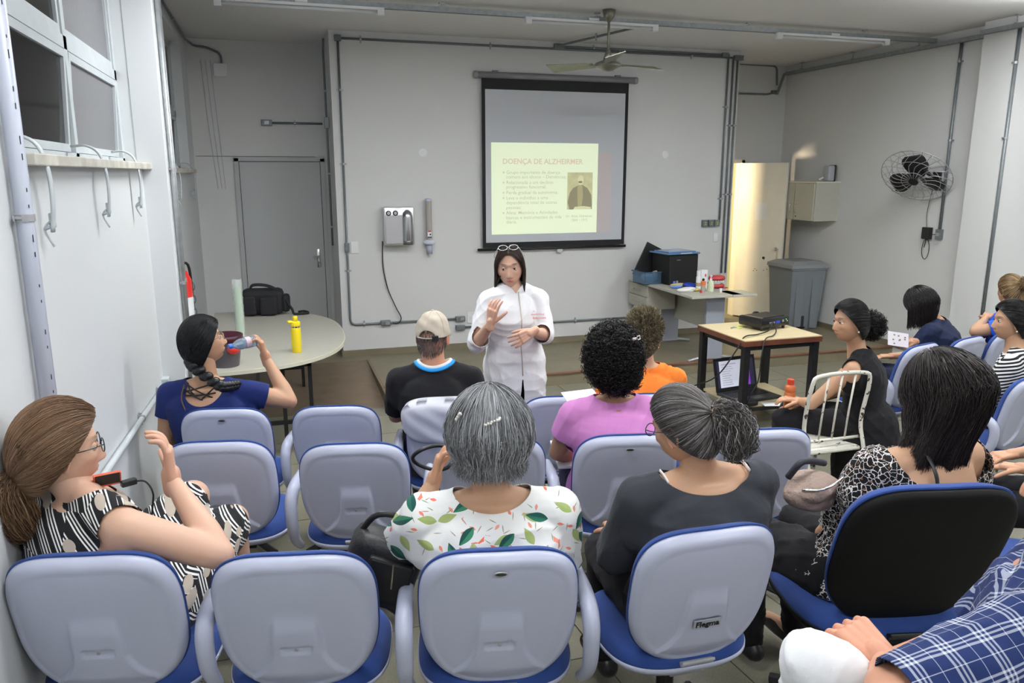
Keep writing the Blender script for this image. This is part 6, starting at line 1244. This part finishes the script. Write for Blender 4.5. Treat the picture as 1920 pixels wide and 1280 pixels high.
hair_fall(o, H, (.018, .014, .013), .25, n=6000, wave=.010, wf=1.2, vary=.35, vol=(1.22, 1.18, 1.12), seed=10, flow=flowb, streak=(.06, (.05, .032, .025)), taperin=.42, lenfn=lambda az: .72+.35*np.cos(az*.9), r=.0012)
q = MB(); sp_ = neck-r2*.105
q.tube([sp_+UP*.01+f2*.05, sp_+UP*.025-f2*.03, sp_-UP*.03-f2*.095, sp_-UP*.10-f2*.118, sp_-UP*.2-f2*.11], .009, 8, smoothn=4, flat=.3, side=tuple(r2)); part(q, 'shoulder_strap', M['black'], o, world=True, smooth=True)
# beige bag in her lap
bc_ = plane_pt(1527, 915, neck+f2*.16, f2); bgb = empty('handbag', bc_, 0, 'crumpled beige handbag with a silver zip on the lap of the woman in print blouse', 'bag')
cr_ = crumple((0, 0, 0), (.095, .08, .07), 33, 60, 40, .22); part(cr_, 'bag_body', mat('beige_taupe_fabric', (.30, .22, .185), .8, bump=(22, 1.0, .02)), bgb, smooth=True)
part(MB().tube([(-.085, -.04, .02), (-.03, -.085, .035), (.05, -.078, .065), (.09, -.05, .085)], .004, 8, smoothn=5), 'zip', M['chrome'], bgb, smooth=True); part(MB().tube([(-.09, .03, .04), (-.07, .0, .10), (-.02, .01, .10), (.05, .02, .08)], .012, 8, smoothn=5), 'strap', mat('dark_strap', (.03, .03, .04), .7), bgb, smooth=True)
# --- profile woman in black, on the white metal chair
wa_ = wc_a; neck = aty(1616, 664, 3.82); hd = aty(1594, 604, 3.83); dN = float(np.dot(neck-CC, CF)); f2, r2 = fwd(.62), rgt(.62); hip = V(neck[0]+.02, neck[1]+.0, wc.location.z+.55)
o, H, D = person('person in sleeveless black dress with curly ponytail seated in profile by the projector table', hip, neck, hd, .62, 1.42, -.04, 0, 'tan', g=.98, sw=.17, floor_z=wc.location.z, cloth=M['blackT'], sleeve=0, ease=.014, cuts=[scoop(neck+UP*.10, (.075, .075, .075))]+[scoop(neck-UP*.065+r2*.205*k, (.055, .06, .075)) for k in (-1, 1)], bottom=M['blackT'], face=True, seed=14, shoe=M['black'],
    arms={-1: dict(elbow=atd(1522, 757, dN), wrist=atd(1500, 752, dN+.14), dir=nrm(V(-.6, .3, .1)), palm=V(0, 0, -1)), 1: dict(elbow=neck-UP*.27+r2*.20+f2*.08, wrist=atd(1500, 757, dN+.22))}, yaw_hip=.75, skirt=lambda mb: limb(mb, [hip-UP*.02-f2*.06, hip-UP*.12-f2*.06, hip-UP*.32-f2*.04], [.19, .21, .18]))
gp = V(0, -.105, .005)
hair_pony(o, H, gp, None, None, (.010, .009, .009), n=3000, vary=.3, seed=15, vol=1.07, extra=.14)
g_ = np.random.default_rng(21); nn = 900; u = unit(g_.normal(size=(nn, 3))); base_p = u*V(.058, .058, .075)*g_.uniform(.5, 1, (nn, 1))+V(0, -.145, -.03); t = np.linspace(0, 1, 16); w = 2*PI*2.2*t[None]+g_.uniform(0, 6, (nn, 1)); a_ = unit(np.cross(u, V(.3, .4, .8))); b_ = np.cross(u, a_)
P = base_p[:, None]+u[:, None]*(.03*t[None])[..., None]+a_[:, None]*(.007*np.cos(w))[..., None]+b_[:, None]*(.007*np.sin(w))[..., None]
bb_ = MB().ell((0, -.145, -.03), (.056, .056, .072), 20, 14).data(); hair_obj(o, H, [bb_], [P], (.010, .008, .008), .3, seed=22, r=.0016, name='ponytail')
part(MB().ell(H(V(-.083, -.004, -.042)), .006, 10, 8), 'earring', mat('pearl', (.85, .8, .7), .2), o, world=True, smooth=True)
ob_ = atd(1479, 762, dN+.22); ob = empty('drink_bottle', ob_, 0, 'orange plastic drink bottle with red cap held by the seated woman in black', 'bottle'); om = mat('orange_plastic', (.62, .18, .06), .3, trans=.15)
part(MB().lathe([(.034, -.03), (.036, .0), (.035, .05), (.036, .09), (.030, .10), (.036, .11), (.034, .135), (.022, .15)], n=24), 'bottle_body', om, ob, angle=60); part(MB().lathe([(.022, .15), (.023, .155), (.022, .185), (.015, .188)], n=20), 'cap', mat('red_cap', (.55, .06, .03), .35), ob, angle=40)
# --- navy reader
ch = CHR['R1']; p, f, a = seat(ch); dR = float(np.dot(p-CC, CF))+.06; neck = atd(1757, 603, dR); hd = atd(1728, 568, dR); yw = a+.25; f2, r2 = fwd(yw), rgt(yw); hip = V(neck[0], neck[1], ch.location.z+.53)-f2*.06
wr_ = atd(1716, 640, np.dot(neck-CC, CF)-.10)
o, H, D = person('person with long dark hair in navy top bent over a leaflet', hip, neck, hd, yw, yw-.15, -.60, 0, 'tan', g=1.05, sw=.17, floor_z=ch.location.z, cloth=cloth_mat('dark_navy_cotton', (.010, .016, .045)), sleeve=.8, ease=.014, cuts=[scoop(neck+UP*.07, (.08, .08, .07))], bottom=cloth_mat('navy_jeans', (.012, .016, .04)), seed=16, shoe=M['black'],
    arms={-1: dict(elbow=neck-UP*.24-r2*.2+f2*.10, wrist=wr_, dir=nrm(-CR+UP*.1), palm=nrm(CF*.5-UP), curl=(45, 48, 52, 55), side=1), 1: {}})
hair_fall(o, H, (.012, .010, .010), .20, n=3000, wave=.003, wf=1.0, vary=.35, vol=(1.15, 1.12, 1.08), seed=17, streak=(.05, (.04, .03, .025)), lenfn=lambda az: .8+.2*np.cos(az), flow=lambda B, tt, az: B+np.stack([0*az, -.2*np.sin(az*0)+0*az, 0*az], -1)[:, None])
lf = empty('leaflet', atd(1684, 636, np.dot(neck-CC, CF)-.16), 0, 'pale leaflet with small flower print held by the reader in navy', 'leaflet'); Rl = (lambda n_, e_: np.array([e_, np.cross(n_, e_), n_]).T)(nrm(-CF+UP*.35), nrm(np.cross(nrm(-CF+UP*.35), V(.35, .5, 1))))
part(MB().box((0, 0, 0), (.15, .11, .003), Rl), 'sheet', mat('leaflet_paper', (.66, .62, .66), .6), lf)
q = MB(); g_ = np.random.default_rng(3)
for k in range(8): q.box(Rl @ V(g_.uniform(-.06, .06), g_.uniform(-.04, .04), .002), (.012, .01, .001), Rl)
part(q, 'print_mark', mat('brown_green_ink', (.22, .16, .08), .7), lf)['kind'] = 'stuff'
bk_ = crumple((0, 0, 0), (.14, .11, .13), 44, 40, 28, .2); bo = bk_.build('dark_bag', bgm, smooth=True); bo.location = tuple(V(*ch.location)+f*.32+rgt(a)*-.05+UP*.60); tag(bo, 'black bag on the lap of the navy reader', 'bag')
# --- bright blue shirt at far right
ch = CHR['R3']; p, f, a = seat(ch); dR = float(np.dot(p-CC, CF))-.1; neck = atd(1886, 590, dR); hd = atd(1895, 546, dR); yw = a+.5; f2, r2 = fwd(yw), rgt(yw); hip = V(neck[0], neck[1], ch.location.z+.53)
dd = np.dot(neck-CC, CF)
o, H, D = person('person in bright blue shirt with tied brown-blond hair at the far right', hip, neck, hd, yw, -.15, -.1, 0, 'tan', g=1.15, sw=.19, floor_z=ch.location.z, cloth=cloth_mat('royal_blue_cotton', (.015, .085, .58)), sleeve=.5, ease=.012, cuts=[scoop(neck+UP*.08, (.08, .08, .07))], bottom=cloth_mat('purple_blue_trousers', (.03, .03, .22)), seed=18, shoe=M['black'],
    arms={-1: dict(elbow=atd(1828, 622, dd-.05), wrist=atd(1848, 597, dd+.12)), 1: dict(elbow=neck-UP*.2+f2*.18, wrist=atd(1838, 640, dd+.05))})
gp = V(0, -.10, .06); hair_pony(o, H, gp, [gp, gp+V(0, -.03, .02), gp+V(0, -.04, -.02), gp+V(0, -.02, -.04)], [.015, .04, .04, .025], (.16, .10, .05), n=2000, nt=500, wave=.006, vary=.4, seed=19, streak=(.3, (.42, .30, .15)), vol=1.03)
# --- striped woman
M['striped'] = cloth_mat('black_white_stripes', (.5, .5, .5)); n = NG(M['striped']); uv, ux, uy = n.uv(); nz = n.noise(uv, 5, 1); yy = n.m('ADD', uy, n.m('MULTIPLY', nz.outputs[0], .03)); n.col(n.mix(n.line(yy, .022, .0105), (.012, .012, .014), (.80, .79, .78)))
ch = CHR['R4']; p, f, a = seat(ch); dR = float(np.dot(p-CC, CF))+.05; neck = atd(1910, 660, dR); hd = atd(1896, 603, dR); yw = a+.35; f2, r2 = fwd(yw), rgt(yw); hip = V(neck[0], neck[1], ch.location.z+.53)+f*.02; dd = np.dot(neck-CC, CF)
o, H, D = person('person in black and white striped top seen in profile at the right edge', hip, neck, hd, yw, a+.85, -.02, 0, 'tan', g=1.12, sw=.18, floor_z=ch.location.z, cloth=M['striped'], sleeve=.98, ease=.014, cuts=[scoop(neck+UP*.08, (.085, .085, .075))], uvf=lambda v: np.stack([(v-hip) @ r2, (v-hip) @ UP+.25*((v-hip) @ f2)], -1), bottom=M['blackT'], face=True, seed=20, shoe=M['black'])
gp = V(0, -.10, -.02); hair_pony(o, H, gp, [gp, gp+V(0, -.02, -.03), gp+V(0, -.01, -.08)], [.02, .045, .03], (.012, .010, .010), n=2400, nt=900, wave=.006, vary=.35, seed=23, vol=1.08, extra=.14)
part(MB().ell(H(V(-.083, -.004, -.045)), .006, 10, 8), 'earring', mat('pearl_2', (.85, .82, .75), .2), o, world=True, smooth=True)
# --- plaid shirt at lower right
M['plaid'] = cloth_mat('blue_white_plaid', (.03, .05, .16)); n = NG(M['plaid']); uv, ux, uy = n.uv()
def pl_(x): return n.m('ADD', n.m('ADD', n.line(x, .075, .005, .0), n.line(x, .075, .004, .12)), n.m('MAXIMUM', n.line(x, .075, .004, .24), n.line(x, .075, .0015, .62)))
sx_ = n.m('MINIMUM', pl_(ux), 1.0); sy_ = n.m('MINIMUM', pl_(uy), 1.0); tot = n.m('MULTIPLY', n.m('ADD', sx_, sy_), .37); n.col(n.mix(tot, (.015, .028, .105), (.72, .76, .85)))
sh_ = atd(1962, 1192, 1.50); yw = 1.25; f2, r2 = fwd(yw), rgt(yw); neck = sh_+r2*.0+V(.10, .13, .08); neck = V(*(sh_+V(.16, .11, .06))); hip = V(neck[0]+.02, neck[1]+.0, .76); fz_ = .30
el = atd(1672, 1318, 1.46); wr = atd(1660, 1238, 1.62); hd = neck+V(.03, .0, .20)
yb2_ = math.atan2(-(el-sh_)[0], (el-sh_)[1])
k1 = atd(1530, 1250, 1.66); k2 = k1+V(.08, .06, -.16)
axp = nrm(el-sh_); sdp = nrm(np.cross(axp, CF))
o, H, D = person('person at the lower right in blue plaid shirt and white trousers, hands clasped', hip, neck, hd, .58, 1.0, -.1, 0, 'ruddy', g=1.34, sw=.185, female=False, floor_z=fz_, cloth=M['plaid'], sleeve={-1: .93, 1: .8}, ease=.020, fold=.006, cvox=.006, cuts=[scoop(neck+UP*.09, (.08, .08, .08))], uvf=lambda v: np.stack([(v-sh_) @ axp, (v-sh_) @ sdp*0+.085*np.arctan2((v-sh_) @ sdp, -((v-sh_) @ CF))], -1), bottom=cloth_mat('white_cotton_trousers', (.78, .79, .82)), seed=24, yaw_hip=1.2,
    knees={-1: k1, 1: k2}, feet={-1: V(k1[0], k1[1], fz_+.09), 1: V(k2[0], k2[1], fz_+.09)}, arms={-1: dict(elbow=el, wrist=wr, dir=nrm(V(-.05, .75, .15)), palm=nrm(V(.3, .2, -.9)), curl=(60, 62, 64, 66), thumb=30, side=1, s=1.1), 1: dict(elbow=neck-UP*.32+r2*.2+f2*.05, wrist=wr+V(.06, .10, -.10), dir=nrm(V(-.4, -.5, .2)), palm=V(0, -.3, -1), curl=(40, 45, 50, 52))}, shoe=M['black'])
hair_obj(o, H, [cap_shell(ELL*1.03)], [(lambda u: np.stack([u*ELL*.98, u*ELL*1.05+V(0, -.004, .004), u*ELL*1.08+V(0, -.012, .004)], 1))(sample_dirs(2500, np.random.default_rng(2)))], (.05, .04, .035), .3, seed=2)
# --- person in black trousers beyond the right edge
nk_ = atd(2090, 775, 3.35); hip = V(nk_[0], nk_[1]+.02, .57+.06); 
o, H, D = person('person in black trousers mostly beyond the right edge, knees showing', hip, V(hip[0], hip[1]-.02, 1.15), V(hip[0]-.02, hip[1], 1.35), .9, 1.0, 0, 0, 'tan', floor_z=.06, cloth=M['blackT'], sleeve=.9, cuts=[scoop(V(hip[0], hip[1], 1.23), (.08, .08, .08))], bottom=M['blackT'], seed=25, shoe=M['black'])
hair_obj(o, H, [cap_shell(ELL*1.04)], [(lambda u: np.stack([u*ELL*.98, u*ELL*1.04+V(0, -.004, -.004), u*ELL*1.06+V(0, -.01, -.01)], 1))(sample_dirs(1200, np.random.default_rng(2)))], (.02, .016, .014), .3, seed=2)
# --- presenter
M['coat'] = mat('white_coat_cotton', (.80, .81, .84), .75, bump=(350, .15, .001))
dP = 4.92; neck = atd(962, 543, dP); hd = atd(956, 501, dP-.035); yw = PI-.05; f2, r2 = fwd(yw), rgt(yw); hip = V(neck[0]+.015, neck[1]+.01, .91+GF)
elR = atd(889, 636, dP-.06); wrR = atd(922, 610, dP-.26); elL = atd(1024, 632, dP-.08); wrL = atd(1001, 630, dP-.24)
# right arm (image left) is k=+1 because she faces the camera
elR = atd(893, 645, dP-.04); wrR = atd(920, 607, dP-.24); elL = atd(1022, 628, dP-.02); wrL = atd(998, 622, dP-.24)
def coat(mb):
    C = [hip+UP*.18, hip+UP*.05, hip-UP*.1, hip-UP*.3, hip-UP*.42]; loft(mb, C, [r2]*5, [f2]*5, [.165, .205, .215, .200, .192], [.13, .155, .165, .155, .150], p=2.2)
    for k in (-1, 1): pass
    nk = neck+f2*.0; loft(mb, [neck-UP*.03, neck+UP*.015, neck+UP*.05], [r2]*3, [f2]*3, [.085, .070, .066], [.075, .068, .066], p=2)
slit = lambda v: np.where(((v-hip) @ f2 > 0) & ((v-hip) @ UP < -.03), abs((v-hip) @ r2+.012)-.012*np.clip((-.03-(v-hip) @ UP)*8, 0, 1)-.0005, .05)
o, H, D = person('person in long white zipped coat with glasses on head, speaking and gesturing', hip, neck, hd, yw, yw-.28, -.10, .06, 'light', g=1.04, sw=.158, floor_z=GF, legs='stand', cloth=M['coat'], sleeve=1.28, ease=.020, fold=.005, cvox=.006, skirt=coat, bust=.03, belly=.015, solid=.003,
    cuts=[lambda v: np.where(np.linalg.norm((v-neck)*V(1, 1, 0), axis=1) < .12, .048-((v-neck) @ UP)-.75*np.clip((v-neck) @ f2-.01, 0, 1)*np.clip(1-abs((v-neck) @ r2)/.05, 0, 1)-.2*np.clip((v-neck) @ f2, 0, 1), .05), slit],
    bottom=cloth_mat('black_slacks', (.012, .012, .014)), face=True, cname='coat', seed=27, csm=10, shoe=M['black'], hs=1.12, eyecol=.002,
    arms={1: dict(elbow=elR, wrist=wrR, dir=nrm(V(.12, -.15, 1)), palm=nrm(V(.75, .55, .1)), curl=(14, 20, 26, 22), thumb=42, side=-1, spread=8, s=1.0), -1: dict(elbow=elL, wrist=wrL, dir=nrm(V(-.9, -.15, -.38)), palm=nrm(V(-.2, .9, -.3)), curl=(14, 16, 18, 22), thumb=25, side=-1, spread=7, s=.98)})
D_ = D
gp = V(0, -.095, -.06)
hair_fall(o, H, (.035, .022, .016), .12, n=3000, wave=.002, wf=1.0, vary=.3, vol=(1.02, 1.05, 1.03), seed=28, front=.60, r=.0011, taperin=-.05, streak=(.1, (.09, .06, .045)))
part(MB().tube([H(V(.055, .075, -.03)), H(V(.078, .05, -.08)), H(V(.10, .03, -.13)), H(V(.13, .03, -.16))], [.005, .004, .0015], 8, smoothn=5), 'loose_lock', bpy.data.materials['hair_0.04_0.02_0.02'] if 'hair_0.04_0.02_0.02' in bpy.data.materials else M['black'], o, world=True, smooth=True)
# glasses pushed up on the head
gm = mat('clear_lens_frame', (.75, .76, .78), .15, metal=.3); q = MB()
for s in (-1, 1):
    c = V(s*.030, .045, .122); q.tube([H(c+V(.025*math.cos(t), .007*math.sin(t)*-1, .013*math.sin(t))) for t in np.linspace(0, 2*PI, 20)], .0022, 6, cap=False); q.tube([H(c+V(s*.025, 0, 0)), H(V(s*.080, .03, .085)), H(V(s*.084, -.02, .055))], .002, 6, smoothn=3)
q.tube([H(V(-.006, .045, .124)), H(V(.006, .045, .124))], .002, 6); part(q, 'glasses', gm, o, world=True, smooth=True)
# zip, embroidery, buttons on the coat: laid on its surface by ray casting
coat_o = [c for c in bpy.data.objects if c.parent == o and c.name.startswith('coat')][0]
bpy.context.view_layer.update()
def on_coat(x, z):
    mi = wm(coat_o).inverted(); s = hip+r2*x+UP*z+f2*.6; hit, loc, nr, idx = coat_o.ray_cast(mi @ Vector(s), (mi.to_3x3() @ Vector(-f2)))
    return V(*(wm(coat_o) @ loc)) if hit else hip+r2*x+UP*z+f2*.17
zp = [on_coat(-.012+.010*math.sin(z*4), z)+f2*.002 for z in np.linspace(.50, -.03, 26)]
part(MB().tube(zp, .0030, 6), 'zip', mat('beige_zip', (.50, .42, .33), .4, metal=.3), o, world=True, smooth=True)
red = mat('red_embroidery', (.72, .16, .16), .7)
for s_, x, z, sz in [('Enfermeira', -.078, .335, .019)]:
    pz = on_coat(x, z)+f2*.003; p2 = on_coat(x-.06, z)+f2*.003; text(s_, sz, 'embroidery', red, o, frame(pz, nrm(p2-pz), UP), .0006)
q = MB()
for k in range(9): 
    pz = on_coat(-.070-.0095*k, .357)+f2*.003; q.tube([pz, pz-r2*.004+UP*(.009 if k % 3 else .013), pz-r2*.007], .0011, 4)
part(q, 'stitched_line', red, o, world=True)['kind'] = 'stuff'
pz = on_coat(-.085, .378)+f2*.003; part(MB().tube([pz, pz-r2*.006+UP*.006, pz-r2*.012], .001, 4), 'stitched_emblem', mat('grey_stitch', (.45, .42, .42), .7), o, world=True)
# ================================================================ remaining things among the seats
jc = CHR['r1_3']; pj_, fj, aj = seat(jc, 0); rj = rgt(aj)
# white jersey draped over the chair back
sv, sf = slab(40, .266, .13, lambda x, z, r: -.058*(1-r**7)**.5+.30*x*x+.003*np.sin(40*x+60*z), lambda x, z, r: .095*(1-r**7)**.5+.30*x*x+.002*np.sin(50*z), ptop=3.4, pbot=3)
sv = (sv+V(0, 0, .160)) @ rotx(LEAN).T+V(0, -.02, .66); Wj = np.array(wm(jc)); sv = sv @ Wj[:3, :3].T+Wj[:3, 3]; MBj = MB().add(sv, sf)
jo = MBj.build('jersey', cloth_mat('white_sports_fabric', (.66, .67, .75)), smooth=True); tag(jo, 'white jersey draped over the chair behind the man in cap', 'jersey')
# black handbag on the seat between the nearest-row chairs
hb_ = empty('handbag', plane_pt(715, 1050, V(*CHR['r3_2'].location)+fwd(FA)*.22, fwd(FA)), FA, 'black handbag with gold zips hanging between two nearest-row chairs', 'bag')
part(MB().box((0, 0, -.02), (.24, .14, .24), roty(.35), bev=.04), 'bag_body', mat('black_nylon', (.012, .012, .014), .45, bump=(60, .5, .004)), hb_, smooth=True); part(MB().box((.02, -.075, -.03), (.15, .03, .14), roty(.35), bev=.01), 'front_pocket', M['black'], hb_)
for x in (-.045, .045): part(MB().tube([(x+.0, -.093, .03), (x-.01, -.096, -.05)], .003, 6), 'zip', mat('gold_zip', (.6, .48, .25), .3, metal=.9), hb_)
part(MB().tube([(-.08, 0, .08), (.0, -.02, .17), (.12, .0, .12), (.14, .02, .02)], .010, 8, smoothn=5, flat=.4), 'strap', M['black'], hb_, smooth=True)
# black loop handle on a second-row seat
lpv = plane_pt(812, 858, V(*CHR['r2_3'].location)-fwd(FA)*.16, fwd(FA)); rr_ = rgt(FA)
tag(MB().tube([lpv+rr_*.085*math.cos(t)+UP*.052*math.sin(t)+fwd(FA)*.02*math.sin(t*2) for t in np.linspace(.3, 2*PI-.3, 40)], .0085, 10).build('bag_handle', M['black'], smooth=True), 'black curved bag handle held up in front of the grey-haired woman', 'handle')
# phone on charge at the left wall
phn = atd(201, 898, 2.3); ph_ = empty('phone', phn, .3, 'phone in a red-orange case on charge beside the woman at the left', 'phone')
part(MB().box((0, 0, 0), (.075, .012, .05), rotx(.5), bev=.003), 'phone_case', mat('red_orange_case', (.7, .12, .06), .4), ph_); part(MB().box((0, -.008, .002), (.066, .002, .042), rotx(.5)), 'screen', M['black'], ph_)
part(MB().box((.055, -.01, -.02), (.045, .02, .02), rotz(.2), bev=.004), 'charger_plug', M['black'], ph_); part(MB().tube([(.075, -.01, -.02), (.10, -.02, -.025), (.115, -.03, -.06), (.11, -.02, -.12), (.08, .05, -.4)], .003, 6, smoothn=5), 'charger_cable', M['rubber'], ph_, smooth=True)
